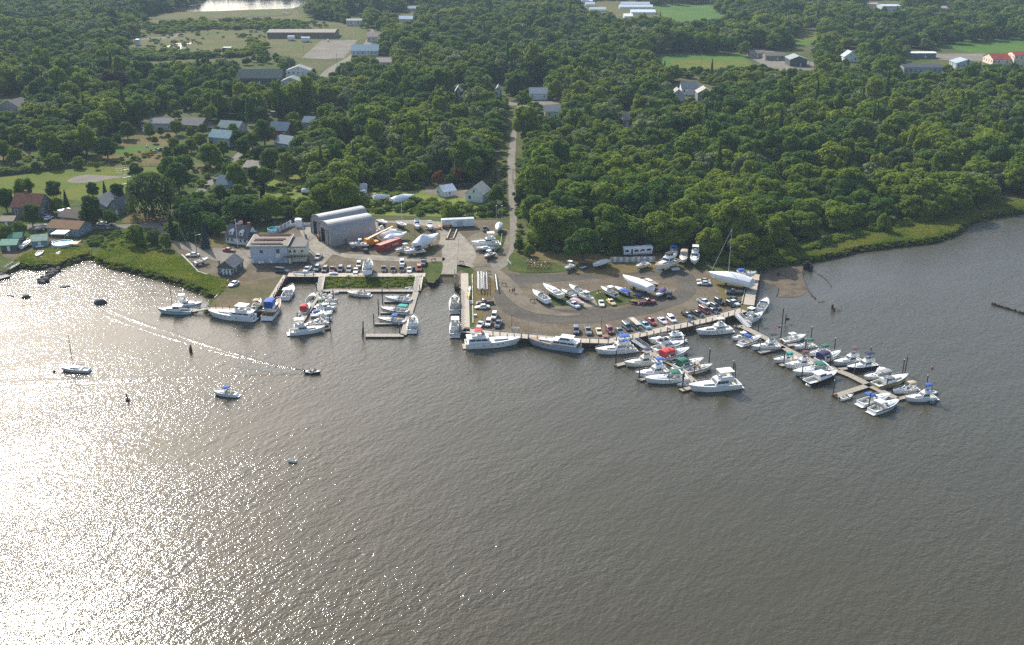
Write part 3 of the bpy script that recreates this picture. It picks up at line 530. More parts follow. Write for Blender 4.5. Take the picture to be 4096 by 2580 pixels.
HOUSES = [  # left base px, right base px, depth m, wall h, roof rise, wall colour, roof colour, ridge across?, label
 ((960, 332), (1118, 340), 16, 4, 5, '565a58', '4c5a55', 1, 'large dark green hipped-roof hall beside the far trees'),
 ((1175, 314), (1215, 326), 10, 6.5, 3, 'd0d2d0', '8a8c8a', 0, 'white two-storey gabled house above the green hall'),
 ((1128, 345), (1198, 348), 11, 3.5, 2.5, 'b8beb4', '7a8278', 0, 'low pale green gabled house below the white gabled house'),
 ((988, 325), (1060, 318), 12, 6, .4, 'c4c4bc', 'b9b9b0', 1, 'white flat-roofed block of flats behind the far trees'),
 ((1076, 150), (1335, 155), 26, 5, 1.5, '7d6a60', '8d8478', 1, 'long brown-roofed warehouse beside the far car park'),
 ((1425, 218), (1495, 228), 14, 4, 4, 'b9c4c6', '8fa3a8', 1, 'pale blue-roofed house right of the far car park'),
 ((1478, 165), (1525, 170), 12, 4.5, 3, 'c8bfb5', '9a8b80', 1, 'tan-roofed house behind the pale blue-roofed house'),
 ((1398, 100), (1440, 105), 14, 5, 1, 'c2bfb8', '8f8c86', 1, 'grey flat house beside the far road'),
 ((1596, 88), (1650, 88), 12, 3, 2.5, 'cfd2d4', 'aab4bb', 1, 'white-roofed house high in the wood'),
 ((1630, 45), (1664, 45), 12, 3, 2, 'aeb0b0', '8d9498', 1, 'grey house above the white-roofed house in the wood'),
 ((1505, 268), (1560, 262), 12, 3, 2.5, 'b5aea3', '9c8f84', 1, 'brown gable roof just above the wood'),
 ((1820, 388), (1845, 388), 10, 3.5, 3, 'd8d8d8', 'b5bdc0', 0, 'small white gable among trees above the upper lane'),
 ((1980, 388), (2006, 388), 8, 4, 3, 'd4d4c8', 'a8a89c', 0, 'cream gable peeking between trees left of the lane'),
 ((2132, 395), (2176, 405), 10, 4, 3, 'cfd4d2', '8c979c', 1, 'grey-roofed house right of the top of the lane'),
 ((2181, 470), (2243, 470), 9, 3.5, 2.6, 'd3cfa8', '7d8789', 1, 'cream house with a grey roof alone in the right wood'),
 ((2728, 378), (2790, 384), 10, 4.5, 3.5, 'd9d9d4', '7f868a', 1, 'white house with a dark roof in the right wood'),
 ((2790, 402), (2850, 406), 10, 5, 3, '7f807c', 'a6a198', 0, 'grey shingled house with a pale roof in the right wood'),
 ((2690, 402), (2735, 408), 9, 4, 3.5, 'c6c4ba', '9a9a92', 0, 'cream gabled house left of the white dark-roofed house'),
 ((2494, 505), (2514, 508), 8, 4, 3, '9a958a', '8a8378', 1, 'small grey roof half hidden in the right wood'),
 ((3375, 246), (3430, 250), 10, 4, 4, 'e4e6e6', 'a9b4b8', 0, 'white gabled farmhouse before the dark trees'),
 ((3160, 262), (3225, 268), 16, 5, 2.5, '4d5652', '8f9692', 0, 'dark green barn with a grey roof in the far business yard'),
 ((3060, 240), (3140, 243), 12, 3.5, 2, '8a8478', '6d675c', 1, 'brown low shed left of the dark green barn'),
 ((3000, 230), (3060, 233), 10, 3.5, 2, '9a9488', '7c766a', 1, 'leftmost brown shed of the far business yard'),
 ((3640, 232), (3745, 234), 9, 4, .5, '5b6a72', 'd8dada', 1, 'blue shed with a white roof below the far crop field'),
 ((3610, 296), (3770, 300), 12, 5, 1.5, '9a9ea4', '4a5054', 1, 'long dark-roofed building behind the right wood'),
 ((3820, 272), (3910, 276), 14, 4, 2.5, 'a6b0b4', '9aa5aa', 0, 'pale blue gabled building behind the right wood'),
 ((3965, 258), (4056, 262), 18, 4.5, 3, 'd8c8b4', '8a4038', 1, 'red-roofed cream building at the right edge'),
 ((4050, 262), (4110, 264), 14, 8, 2, 'd9c9b2', '8c4238', 1, 'taller red-roofed wing at the right edge'),
 ((3526, 48), (3600, 52), 20, 7, 1, 'c3c5c8', 'b7bbc0', 1, 'grey three-storey block far off on the right'),
 ((3468, 38), (3512, 38), 16, 6, 1, 'b09a90', 'a08d82', 1, 'brown block beside the grey far block'),
 ((3758, 48), (3790, 48), 14, 4, 2, 'b8a8a4', 'a0928e', 1, 'small pinkish far house at the top right'),
 # left neighbourhood
 ((52, 870), (162, 874), 10, 4.6, 4.2, '6a6d66', '9c6a58', 1, 'long house with a rust red roof and brick chimney'),
 ((0, 447), (78, 452), 12, 3.5, 3.5, 'a8a49a', '6a645e', 0, 'brown-roofed house at the far left edge'),
 ((600, 522), (692, 522), 8, 4, 2, 'a9a99f', '8f8f8d', 1, 'long white two-storey house on the dry lawn'),
 ((722, 520), (805, 524), 12, 3, 3, '5d5652', '77736c', 1, 'brown house with a low grey roof right of the long white house'),
 ((838, 585), (920, 592), 9, 5, 3, '9aa6a8', '7f999c', 1, 'grey-blue house with a blue-green roof beside the lane'),
 ((872, 530), (955, 536), 9, 3, 3, '9a9c96', '7f8f8c', 1, 'grey-green roofed house behind the grey-blue house'),
 ((575, 538), (600, 538), 3, 2, .8, '8a8c8c', 'a3a8aa', 1, 'small grey shed on the dry lawn'),
 ((866, 768), (945, 772), 9, 3.5, 3, '939b9e', '6f7e86', 1, 'blue-grey roofed house below the lane'),
 ((975, 698), (1040, 702), 10, 3.5, 2, '7a7168', '8f877c', 1, 'brown low house with a white door right of the lane'),
 ((1078, 552), (1150, 556), 9, 4.5, 3.5, '7d4a44', '6f7c88', 1, 'house with a slate blue roof and dark red wall'),
 ((1100, 592), (1168, 602), 10, 3, 3, '8b8f92', '7c8890', 1, 'slate-roofed extension in front of the dark red wall'),
 ((1210, 510), (1252, 512), 9, 3, 2.5, '8a8e90', '6e7c86', 1, 'slate roof half hidden above the blue-roofed house'),
 ((240, 895), (332, 905), 9, 3.0, 2.0, '7a6e62', '5e564c', 1, 'dark brown shingled house above the swimming pool'),
 ((192, 940), (318, 948), 9, 3.0, 1.8, '7f8a90', '7d6044', 1, 'blue-grey house with a tan roof beside the pool'),
 ((330, 850), (430, 856), 12, 3, 3, '777a74', '62686a', 0, 'grey gabled house between the trees left of the willow'),
 ((435, 858), (480, 862), 10, 3, 3, '80827c', '6a7072', 0, 'small grey house next to the willow'),
 ((1862, 806), (1930, 812), 10, 3.6, 3.2, 'd6d8d4', 'b9b8a8', 0, 'white gable cottage above the white trailer'),
 ((1746, 778), (1776, 790), 6, 2.5, 2, 'c9ccd2', 'dfe2e6', 0, 'small white-roofed shed left of the white cottage'),
]
for (a, b, d, wh, rr_, *_x) in HOUSES:
    s = PX(*G(*a))[2]; w2 = 2
    KEEP.append((a[0]+w2, a[1]-(wh+rr_+d*.22)*s*.93+2, b[0]-w2, b[1]-wh*s*.35))
KEEP += [(1290, 440, 1400, 420)]
def blocked(x, y, s, r, h):
    """would a tree at px (x, y) cover something the photograph shows?"""
    hp = h*s*.90; rp = r*s*.72
    for P in OPEN:
        if inpoly(x, y-2, P) or inpoly(x, y-hp*.5, P) or inpoly(x, y-hp, P) or inpoly(x-rp, y-hp*.6, P) or inpoly(x+rp, y-hp*.6, P): return True
    for (x0, y0, x1, y1) in KEEP:
        if x+rp > x0 and x-rp < x1 and y > y0-6 and y-hp < y1: return True
    return False
rf = random.Random(11); CAND = []
def forest():
    y = 345.0
    while y < 1900:
        sp = 8.8 if y < 620 else (10 if y < 900 else 12.5)
        half = y*.56; x = -half-20
        while x < half+20:
            wx, wy = x+rf.uniform(-.42, .42)*sp, y+rf.uniform(-.42, .42)*sp
            x += sp
            px, py, s = PX(wx, wy, LZ)
            if py < -40-8*s and True: continue
            n_ = math.sin(wx*.021+1.3)*math.cos(wy*.017)+.6*math.sin(wx*.05+wy*.043)
            r = rf.choice((rf.uniform(3.8, 5.6), rf.uniform(5, 7.4), rf.uniform(6.5, 9.2)))*(1+.12*n_); h = (5.5+r*rf.uniform(.8, 1.25))*(1+.2*n_)
            if sp > 10: r *= 1.2
            if blocked(px, py, s, r, h): 
                r *= .55; h *= .5
                if blocked(px, py, s, r, h): continue
            CAND.append((wx, wy, r, h, px, py))
        y += sp
forest()
CAND.sort(key=lambda c: c[1])
NEAR = [c for c in CAND if -60 < c[4] < 4156][:190]; ns = set(id(c) for c in NEAR); REST = [c for c in CAND if id(c) not in ns]
for c in NEAR:
    sz_ = 'tall broad' if c[3] > 14 else ('low' if c[3] < 9 else 'mid-sized')
    LMK = [(130, 'at the left edge of the neighbourhood'), (380, 'above the red-roofed house'), (640, 'left of the weeping willow'), (860, 'above the drive and its conifers'), (1010, 'behind the cape house'), (1180, 'behind the big grey building'), (1340, 'behind the rear arched shed'), (1520, 'right behind the arched sheds'), (1760, 'behind the sailboats at the back of the yard'), (2040, 'behind the long white trailer'),
      (2180, 'in the wood beside the lane'), (2300, 'in the wood left of the big lone tree'), (2440, 'in the wood behind the big lone tree'), (2640, 'in the wood behind the camper trailer'), (2830, 'in the wood behind the bow-on hauled-out cruisers'), (3010, 'in the wood behind the wrapped sailing yacht'), (3200, 'at the left end of the marsh strip'), (3420, 'in the wood above the left half of the marsh'), (3640, 'in the wood above the middle of the marsh'), (3860, 'in the wood above the right half of the marsh'), (9999, 'in the wood at the far right edge')]
    wh_ = next(l for k_, l in LMK if c[4] < k_); row = 'first-row' if c[1] < 375 or (c[4] < 2060 and c[1] < 480) else 'second-row' if c[1] < 430 else 'rear-row'
    lb = '%s %s green tree %s' % (sz_, row, wh_); gp = 'green trees '+wh_+', '+row+', '+sz_
    me = rf.choice(CRL if rf.random() < .7 else (CR if rf.random() < .6 else CRD))
    tree(0, 0, r=c[2], h=c[3], world=c[:2], me=me, label=lb, group=gp, rnd=rf)
# the rest of the woods read as one mass: ONE object
FAR_SRC = [crown_mesh('crown_clump', 200+i, LEAF if i < 5 else (LEAFD if i < 7 else LEAFS), style='low' if i % 2 else 'broad', nleaf=2100, leaf=.092, nl=26+i) for i in range(8)]+[crown_mesh('crown_clump', 220, LEAFS, nleaf=700, leaf=.07, nl=16), conifer_mesh('crown_clump', 221, LEAFD, 900)]
src = bpy.data.collections.new('crown_clumps')
for i, me in enumerate(FAR_SRC):
    o = bpy.data.objects.new('crown_clump', me); src.objects.link(o)
def scatter(name, pts, coll, label=None):
    """pts: (x, y, z, sx, sz, rot, idx); one mesh object with a geometry-node scatter"""
    me = bpy.data.meshes.new(name); me.from_pydata([p[:3] for p in pts], [], [])
    for an, k, ty in (('sx', 3, 'FLOAT'), ('sz', 4, 'FLOAT'), ('rot', 5, 'FLOAT'), ('idx', 6, 'INT')):
        at = me.attributes.new(an, ty, 'POINT'); at.data.foreach_set('value', [p[k] for p in pts])
    o = link(name, me); tag(o, label, kind='stuff')
    ng = bpy.data.node_groups.new(name, 'GeometryNodeTree')
    ng.interface.new_socket('Geometry', in_out='INPUT', socket_type='NodeSocketGeometry'); ng.interface.new_socket('Geometry', in_out='OUTPUT', socket_type='NodeSocketGeometry')
    N = ng.nodes.new; gi, go = N('NodeGroupInput'), N('NodeGroupOutput'); ip = N('GeometryNodeInstanceOnPoints'); ci = N('GeometryNodeCollectionInfo')
    ci.inputs['Collection'].default_value = coll; ci.inputs['Separate Children'].default_value = True; ci.inputs['Reset Children'].default_value = True
    def att(nm, ty):
        a = N('GeometryNodeInputNamedAttribute'); a.data_type = ty; a.inputs['Name'].default_value = nm; return a.outputs['Attribute']
    cx, cr_ = N('ShaderNodeCombineXYZ'), N('ShaderNodeCombineXYZ'); L = ng.links.new
    a = att('sx', 'FLOAT'); L(a, cx.inputs[0]); L(a, cx.inputs[1]); L(att('sz', 'FLOAT'), cx.inputs[2]); L(att('rot', 'FLOAT'), cr_.inputs[2])
    L(gi.outputs[0], ip.inputs['Points']); L(ci.outputs[0], ip.inputs['Instance']); ip.inputs['Pick Instance'].default_value = True
    L(att('idx', 'INT'), ip.inputs['Instance Index']); L(cr_.outputs[0], ip.inputs['Rotation']); L(cx.outputs[0], ip.inputs['Scale'])
    L(ip.outputs[0], go.inputs[0]); md = o.modifiers.new('scatter', 'NODES'); md.node_group = ng; return o
def pick(c):
    k = rf.choice((0, 1, 2, 3, 4, 5, 6, 0, 1, 2, 3, 4, 5, 6, 7, 8, 0, 2, 9)); sx, sz = c[2], c[3]/2.4
    if k == 9: sx *= .42; sz *= 1.25
    elif rf.random() < .12: sx *= .72; sz *= 1.3
    return (c[0], c[1], LZ, sx, sz, rf.uniform(0, 6.28), k)
scatter('woodland', [pick(c) for c in REST], src)
print('TREES', len(CAND), len(REST))
# scattered low shrubs in the far clearing and along the marsh
tuft = bpy.data.collections.new('tufts')
for i in range(4):
    o = bpy.data.objects.new('tuft', crown_mesh('tuft', 300+i, LEAF, style='low', nleaf=260, leaf=.2, nl=6)); tuft.objects.link(o)
rs = random.Random(3); SH = []
def shrubs(P, n, r0, r1, z=LZ):
    xs = [p[0] for p in P]; ys = [p[1] for p in P]; k = 0
    while k < n:
        x, y = rs.uniform(min(xs), max(xs)), rs.uniform(min(ys), max(ys))
        if not inpoly(x, y, P): continue
        p = G(x, y); r = rs.uniform(r0, r1); SH.append((p.x, p.y, z, r, r*rs.uniform(.3, .5), rs.uniform(0, 6), rs.randrange(4))); k += 1
shrubs([(520, 190), (600, 85), (1180, 80), (1380, 105), (1200, 130), (1060, 170), (980, 160), (830, 150), (800, 205), (980, 225), (620, 240), (520, 240)], 260, 1.0, 3.2)
shrubs([(560, 110), (700, 90), (1000, 80), (1180, 84), (1290, 100), (1190, 130), (1000, 118), (800, 120), (640, 140)], 200, 3, 6)
shrubs([(520, 200), (600, 205), (830, 222), (980, 200), (1010, 160), (1080, 190), (980, 228), (620, 242), (520, 246)], 200, 2.5, 5.5)
shrubs([(3040, 1062), (3150, 1000), (3300, 962), (3500, 905), (3830, 850), (3990, 810), (3900, 850), (3800, 870), (3500, 930), (3300, 985), (3150, 1020)], 230, .8, 2.4)
shrubs([(2985, 1075), (3040, 1025), (3150, 990), (3200, 1000), (3060, 1060)], 50, 1, 2.6)
shrubs([(400, 1020), (430, 950), (560, 935), (650, 1010), (600, 1020), (520, 980)], 80, .5, 1.4)
shrubs([(1060, 800), (1080, 720), (1280, 760), (1500, 770), (1980, 850), (1960, 872), (1500, 858), (1200, 862)], 200, 1.2, 3.4)
shrubs([(1450, 745), (1700, 740), (1700, 760), (1480, 770)], 40, 1, 2.4)
shrubs([(2070, 640), (2070, 980), (2086, 980), (2084, 640)], 40, .8, 2.0)
shrubs([(2020, 640), (2020, 860), (2008, 860), (2008, 640)], 30, .8, 2.0)
shrubs([(2100, 985), (2450, 1000), (2800, 985), (2980, 1050), (2960, 1066), (2840, 1060), (2800, 1000), (2450, 1020), (2100, 1000)], 120, 1.2, 3.0)
shrubs([(-100, 690), (100, 672), (330, 652), (330, 662), (100, 684), (-100, 702)], 130, .8, 1.8)
shrubs([(20, 600), (380, 640), (620, 600), (700, 650), (420, 660), (330, 680), (130, 660)], 90, .8, 2.2)
shrubs([(640, 780), (700, 700), (1040, 600), (1050, 800), (900, 860), (700, 880)], 110, 1.0, 3)
shrubs([(340, 960), (440, 930), (540, 940), (420, 960), (380, 990)], 50, .7, 1.8)
shrubs([(2600, 150), (2900, 110), (3000, 200), (2700, 205)], 0, 1, 2)
scatter('shrubbery', SH, tuft)
# tall marsh grass
def grass_clump(seed):
    rg = np.random.default_rng(seed); n = 60; a = rg.uniform(0, 6.283, n); r = np.sqrt(rg.uniform(0, 1, n))*.9
    B = np.stack([r*np.cos(a), r*np.sin(a), np.zeros(n)], 1); h = rg.uniform(.5, 1.1, (n, 1)); ln = rg.normal(size=(n, 2))*.25
    T = B+np.concatenate([ln, h], 1); t2 = rg.uniform(0, 6.283, n); wv = np.stack([np.cos(t2), np.sin(t2), np.zeros(n)], 1)*.11
    Q = np.stack([B-wv, B+wv, T+wv*.3, T-wv*.3], 1).reshape(-1, 3)
    return np_mesh('marsh_clump', Q, np.arange(n*4).reshape(-1, 4), np.zeros((0, 3), int), [MG])
MG = leaf_mat('marsh_blades', (.12, .17, .024), (.19, .235, .03), (.25, .25, .06), .08)
gc = bpy.data.collections.new('marsh_clumps')
for i in range(3):
    gc.objects.link(bpy.data.objects.new('marsh_clump', grass_clump(i)))
SH = []
shrubs([(395, 1026), (440, 960), (560, 930), (640, 1000), (720, 1030), (800, 1095), (905, 1126), (868, 1180), (848, 1162), (817, 1149), (738, 1120), (640, 1092), (542, 1066), (455, 1049)], 3600, .8, 1.3)
shrubs([(62, 1045), (100, 1015), (230, 992), (340, 985), (364, 1008), (300, 1025), (225, 1048), (110, 1049)], 900, .7, 1.1)
shrubs([(3015, 1076), (3040, 1040), (3150, 1010), (3300, 975), (3500, 915), (3700, 870), (3830, 850), (3990, 810), (4110, 800), (4110, 830), (3965, 848), (3868, 877), (3835, 905), (3798, 927), (3728, 949), (3569, 967), (3432, 983), (3319, 1011), (3205, 1031), (3091, 1047)], 5200, .8, 1.3)
for i in range(len(SHORE)-1):
    (x0, y0), (x1, y1) = SHORE[i], SHORE[i+1]
    if not (0 < x1 < 850 or x0 > 3038) or x0 > 4200: continue
    a_, b_ = G(x0, y0), G(x1, y1); L_ = (b_-a_).length; nn_ = Vector((b_.y-a_.y, a_.x-b_.x, 0)).normalized()
    for k in range(int(L_*1.6)):
        o_ = rs.random()**1.6*1.5; p = a_.lerp(b_, rs.random())+nn_*(o_-.1)
        SH.append((p.x, p.y, max(-.2, LZ-.1-o_*1.05), rs.uniform(.6, 1.2), rs.uniform(.35, .6), rs.uniform(0, 6), rs.randrange(3)))
for k in range(420):
    u_ = rs.random(); y_ = 1107+44*u_; p = G(rs.uniform(1292, 1700), y_, 1.5-1.6*u_); SH.append((p.x, p.y, 1.4-1.55*u_, rs.uniform(.5, 1.2), rs.uniform(.2, .7), rs.uniform(0, 6), rs.randrange(3)))
SH = [(a, b, c, d, e*1.15, f, g % 3) for a, b, c, d, e, f, g in SH]
scatter('marsh_grass', SH, gc)
HAZE = .000092
# ------------------------------------------------------------------ boats
WH = mat('white_gelcoat', (.78, .78, .76), .32, var=.05, scale=1.2, coat=.3)
CREAM = mat('cream_gelcoat', (.72, .68, .56), .35, var=.06)
DECKW = mat('deck_nonskid', (.70, .69, .64), .6, var=.08)
HCOL = dict(w=WH, c=CREAM, g=mat('grey_gelcoat', (.42, .44, .45), .35), b=mat('pale_blue_gelcoat', (.42, .56, .60), .35), n=mat('navy_gelcoat', (.012, .016, .04), .2, coat=.5),
 k=mat('black_gelcoat', (.015, .015, .017), .2, coat=.5), t=mat('teal_paint', (.05, .25, .25), .4), m=mat('maroon_gelcoat', (.20, .03, .03), .3), o=mat('varnished_wood', (.26, .11, .035), .3, var=.3, coat=.4),
 y=mat('yellow_gelcoat', (.62, .42, .06), .35), s=mat('slate_blue_gelcoat', (.36, .42, .50), .35), d=mat('dark_hypalon', (.09, .095, .10), .6), G=mat('green_paint', (.05, .14, .09), .5), p=mat('faded_pink_canvas', (.55, .30, .30), .8), B=mat('brown_paint', (.14, .08, .05), .7))
CAN = dict(B=mat('royal_blue_canvas', (.012, .085, .36), .8), N=mat('navy_canvas', (.012, .018, .075), .8), K=mat('black_canvas', (.018, .018, .02), .8), G=mat('green_canvas', (.01, .12, .075), .8), T=mat('teal_canvas', (.02, .30, .26), .8),
 R=mat('red_canvas', (.50, .03, .025), .8), M=mat('maroon_canvas', (.12, .025, .03), .8), W=mat('white_canvas', (.72, .71, .66), .7), Y=mat('tan_canvas', (.42, .34, .22), .8), P=mat('purple_canvas', (.05, .03, .12), .8), g=mat('grey_canvas', (.25, .25, .24), .8), D=mat('brown_canvas', (.10, .055, .045), .8))
CAN['p'] = HCOL['p']; HCOL['l'] = mat('olive_gelcoat', (.34, .32, .17), .4); HCOL['u'] = mat('royal_blue_paint', (.02, .10, .42), .35)
GLASS = mat('tinted_glass', (.03, .037, .043), .08, var=.1, spec=.9)
CLEAR = mat('windscreen_glass', (.16, .21, .22), .08, var=.1, spec=.9)
BOTTOM = mat('antifoul_paint', (.05, .06, .09), .8, var=.3); BOTR = mat('red_antifoul', (.22, .05, .03), .8, var=.3)
STEEL = mat('stainless_rail', (.62, .62, .62), .25, metal=.9); RUB = mat('rubber', (.03, .03, .03), .8); TEAK = mat('teak_deck', (.33, .22, .12), .7, var=.25, scale=5)
VINYL = mat('vinyl_seat', (.66, .62, .52), .6); ALU = mat('mast_aluminium', (.62, .62, .60), .4, metal=.3); WOODM = mat('dark_mast', (.10, .08, .06), .6); WRAP = mat('shrink_wrap', (.74, .75, .76), .42, var=.08, scale=1.5, bump=.05)
def hb(t): return (.88+.12*math.sin(math.pi/2*min(1, t/.45))) if t < .45 else max(.03, 1-((t-.45)/.55)**2.4)**.85
class Boat:
    def __init__(s, root, L, B, Fb, Fs, hc, bottom, tc=.42, stripe=None, land=False, deckm=None, floor=.3):
        s.r, s.L, s.B, s.Fb, s.Fs = root, L, B, Fb, Fs
        S = [0, .06, .15, .28, .42, .54, .66, .77, .87, .94, 1.0]; s.S = S
        mb = MB(); rings = []
        for t in S:
            b, z = B/2*hb(t), s.z(t); kd = -.55*(1-.75*t**3)
            X = lambda zz, t=t: s.x(t, zz)
            wl, ch = b*(.90-.32*t*t), b*(.96-.15*t*t)
            rings.append([(X(z), b, z), (X(z*.55), b*(.985-.06*t), z*.55), (X(.1), ch*.97, .1), (X(0), wl, -.05), (X(-.3), wl*.6, kd*.6), (X(kd), 0, kd), (X(-.3), -wl*.6, kd*.6), (X(0), -wl, -.05), (X(.1), -ch*.97, .1), (X(z*.55), -b*(.985-.06*t), z*.55), (X(z), -b, z)])
        n = 11; vs = [p for r in rings for p in r]; mb.add(vs, [])
        for k in range(len(rings)-1):
            for i in range(n-1):
                mb.f.append([k*n+i, (k+1)*n+i, (k+1)*n+i+1, k*n+i+1]); mb.mi.append(1 if 2 <= i <= 7 else 0)
        mb.f.append(list(range(n))); mb.mi.append(0); mb.f.append(list(reversed(range((len(rings)-1)*n, len(rings)*n)))); mb.mi.append(0)
        mb.build('hull', [hc, bottom], root, smooth=True)
        if stripe:
            m2 = MB()
            for sg in (1, -1):
                rr = [[(s.x(t, s.z(t)*f), sg*(s.B/2*hb(t)*(1.0 if f > .7 else .99)+.025), s.z(t)*f) for f in (.72, .90)] for t in S]
                m2.loft([[r[0], r[1]] for r in rr], closed=False, cap=False)
            m2.build('sheer_stripe', stripe, root)
        # deck with an open cockpit aft
        d = MB(); D = deckm or DECKW; st = [t for t in S if t >= tc-1e-6]; st = [tc]+[t for t in st if t > tc+.01]
        d.loft([[(s.x(t, s.z(t)), s.B/2*hb(t)*.985, s.z(t)+.015), (s.x(t, s.z(t)), 0, s.z(t)+.10), (s.x(t, s.z(t)), -s.B/2*hb(t)*.985, s.z(t)+.015)] for t in st], closed=False, cap=False)
        if tc > .03:
            sa = [0]+[t for t in S if .03 < t < tc-.02]+[tc]; g = .16*B/3
            for sg in (1, -1):
                d.loft([[(s.x(t, s.z(t)), sg*s.B/2*hb(t)*.99, s.z(t)+.015), (s.x(t, s.z(t)), sg*(s.B/2*hb(t)-g), s.z(t)+.015), (s.x(t, s.z(t)), sg*(s.B/2*hb(t)-g), floor)] for t in sa], closed=False, cap=False)
            y = s.B/2*hb(0)-g
            x0 = s.x(0, s.Fs); xt = s.x(tc, s.z(tc)); yt = s.B/2*hb(tc)-g
            d.add([(x0+.02, -y, floor), (x0+.02, y, floor), (xt, yt, floor), (xt, -yt, floor)], [(3, 2, 1, 0)])
            d.add([(xt, -yt, floor), (xt, yt, floor), (xt, yt, s.z(tc)+.05), (xt, -yt, s.z(tc)+.05)], [(0, 1, 2, 3)])
            d.box(x0+.12, 0, floor, .2, 2*y, s.Fs-floor)
        d.build('deck', D, root)
        if land: s.stands()
    def x(s, t, z): return -s.L/2+t*s.L*.90+s.L*.10*t**3*max(0, min(1, z/s.Fb))
    def z(s, t): return s.Fs+(s.Fb-s.Fs)*t**1.9
    def w(s, t): return s.B/2*hb(t)
    def stands(s):
        m = MB(); zz = -s.r.location.z+LZ
        for t in (.2, .65):
            for sg in (1, -1):
                x, y = s.x(t, 0), sg*s.w(t)*.8; m.tube((x, y+sg*.35, zz), (x, y, -.2), .05, .04, 5); m.tube((x, y-sg*.25, zz), (x, y, -.2), .04, .04, 5)
            m.box(s.x(t, 0), 0, zz, .4, .9, max(.1, -.5-zz))
        m.build('boat_stand', RUB, s.r)
    def house(s, t0, t1, z, h, wf=.80, rf=.5, rb=.1, tap=.86, m=None, win=None, name='cabin', f0=.35, f1=.8, wmax=None, front=True, gl=None):
        """deckhouse between hull fractions t0 (aft) and t1 (front)"""
        x0, x1 = s.x(t0, s.z(t0)), s.x(t1, s.z(t1)); wa = min(s.w(t0), s.w((t0+t1)/2))*wf; wb = min(s.w(t1)*wf*1.02, wa)
        if wmax: wa, wb = min(wa, wmax), min(wb, wmax)
        bot = [(x0, -wa), (x1, -wb), (x1, wb), (x0, wa)]; top = [(x0+rb, -wa*tap), (x1-rf, -wb*tap-(wa-wb)*.25), (x1-rf, wb*tap+(wa-wb)*.25), (x0+rb, wa*tap)]
        mb = MB(); mb.prism(bot, z, z+h, top)
        o = mb.build(name, m or WH, s.r)
        if win:
            def P(i, f, k=1.0): return (bot[i][0]+(top[i][0]-bot[i][0])*f, bot[i][1]+(top[i][1]-bot[i][1])*f, z+h*f)
            gm = gl or GLASS
            for (i, j, nm) in ((0, 1, 'window'), (2, 3, 'window'))+(((1, 2, 'windshield'),) if front else ()):
                q = MB(); a0, b0, a1, b1 = [Vector(v) for v in (P(i, f0), P(j, f0), P(i, f1), P(j, f1))]
                nr = (b0-a0).cross(a1-a0).normalized()*.03; e = (.06, .94) if nm == 'window' else (.05, .95)
                nseg = 3 if nm == 'window' else 2
                for k in range(nseg):
                    u0 = e[0]+(e[1]-e[0])*k/nseg+.012; u1 = e[0]+(e[1]-e[0])*(k+1)/nseg-.012
                    pts = [a0.lerp(b0, u0)+nr, a0.lerp(b0, u1)+nr, a1.lerp(b1, u1)+nr, a1.lerp(b1, u0)+nr]; q.add(pts, [(0, 1, 2, 3)])
                q.build(nm, gm, o)
        s.top = top; s.topz = z+h; return o
    def screen(s, t0, t1, z, h=.5, wf=.8, m=None):
        """open wrap-round windscreen"""
        x0, x1 = s.x(t0, 1), s.x(t1, 1); wa = s.w(t0)*wf; wb = s.w(t1)*wf*.55
        p = [(x0, wa), ((x0+x1)/2, wa*.94), (x1, wb), (x1, -wb), ((x0+x1)/2, -wa*.94), (x0, -wa)]; r = h*.9
        q = MB(); q.loft([[(a, b, z) for a, b in p], [(a-r, b*.88, z+h) for a, b in p]], closed=False, cap=False)
        o = q.build('windshield', m or CLEAR, s.r); f = MB()
        for k in range(5): f.tube((p[k][0]-r, p[k][1]*.88, z+h), (p[k+1][0]-r, p[k+1][1]*.88, z+h), .03, n=4)
        for a, b in p: f.tube((a, b, z), (a-r, b*.88, z+h), .025, n=4)
        f.build('frame', STEEL, o); return o
    def canopy(s, x0, x1, w_, z, zd, m, rise=.18, enclosed=False, name='canopy'):
        q = MB(); rings = []
        for k in range(5):
            u = k/4; xx = x0+(x1-x0)*u; e = rise*.45*math.sin(math.pi*u)
            rings.append([(xx, w_*math.cos(a), z-.06+e+rise*math.sin(a)) for a in [math.pi*j/6 for j in range(7)]]+[(xx, -w_*.97, z-.1), (xx, w_*.97, z-.1)])
        q.loft(rings); o = q.build(name, m, s.r, smooth=True)
        p = MB()
        for a in (x0+.1, x1-.1):
            for sg in (1, -1): p.tube((a, sg*w_*.97, z-.05), ((a*.6+(x0+x1)/2*.4), sg*w_*1.0, zd), .03, n=4)
        p.build('canopy_pole', STEEL, o)
        if enclosed:
            e = MB(); e.prism([(x0, -w_), (x1+.35, -w_*.9), (x1+.35, w_*.9), (x0, w_)], zd, z-.08, [(x0, -w_*.97), (x1, -w_*.97), (x1, w_*.97), (x0, w_*.97)]); e.build('side_curtain', m, o)
            for sg in (1, -1): g = MB(); g.box((x0+x1)/2, sg*(w_+.012), zd+(z-zd)*.35, (x1-x0)*.7, .02, (z-zd)*.35); g.build('curtain_window', CLEAR, o)
        return o
    def rail(s, t0=.55, h=.55):
        q = MB(); T = [t0+(1-t0)*k/6 for k in range(7)]
        for sg in (1, -1):
            pp = [(s.x(t, s.z(t))-.05, sg*s.w(t)*.93, s.z(t)) for t in T]
            for a, b in zip(pp, pp[1:]): q.tube((a[0], a[1], a[2]+h), (b[0], b[1], b[2]+h), .025, n=4)
            for a in pp[::2]: q.tube(a, (a[0], a[1], a[2]+h), .02, n=4)
        q.build('bow_rail', STEEL, s.r)
    def platform(s, m=None):
        q = MB(); q.box(s.x(0, 0)-.35, 0, .22, .8, s.B*.8, .09); q.build('swim_platform', m or WH, s.r)
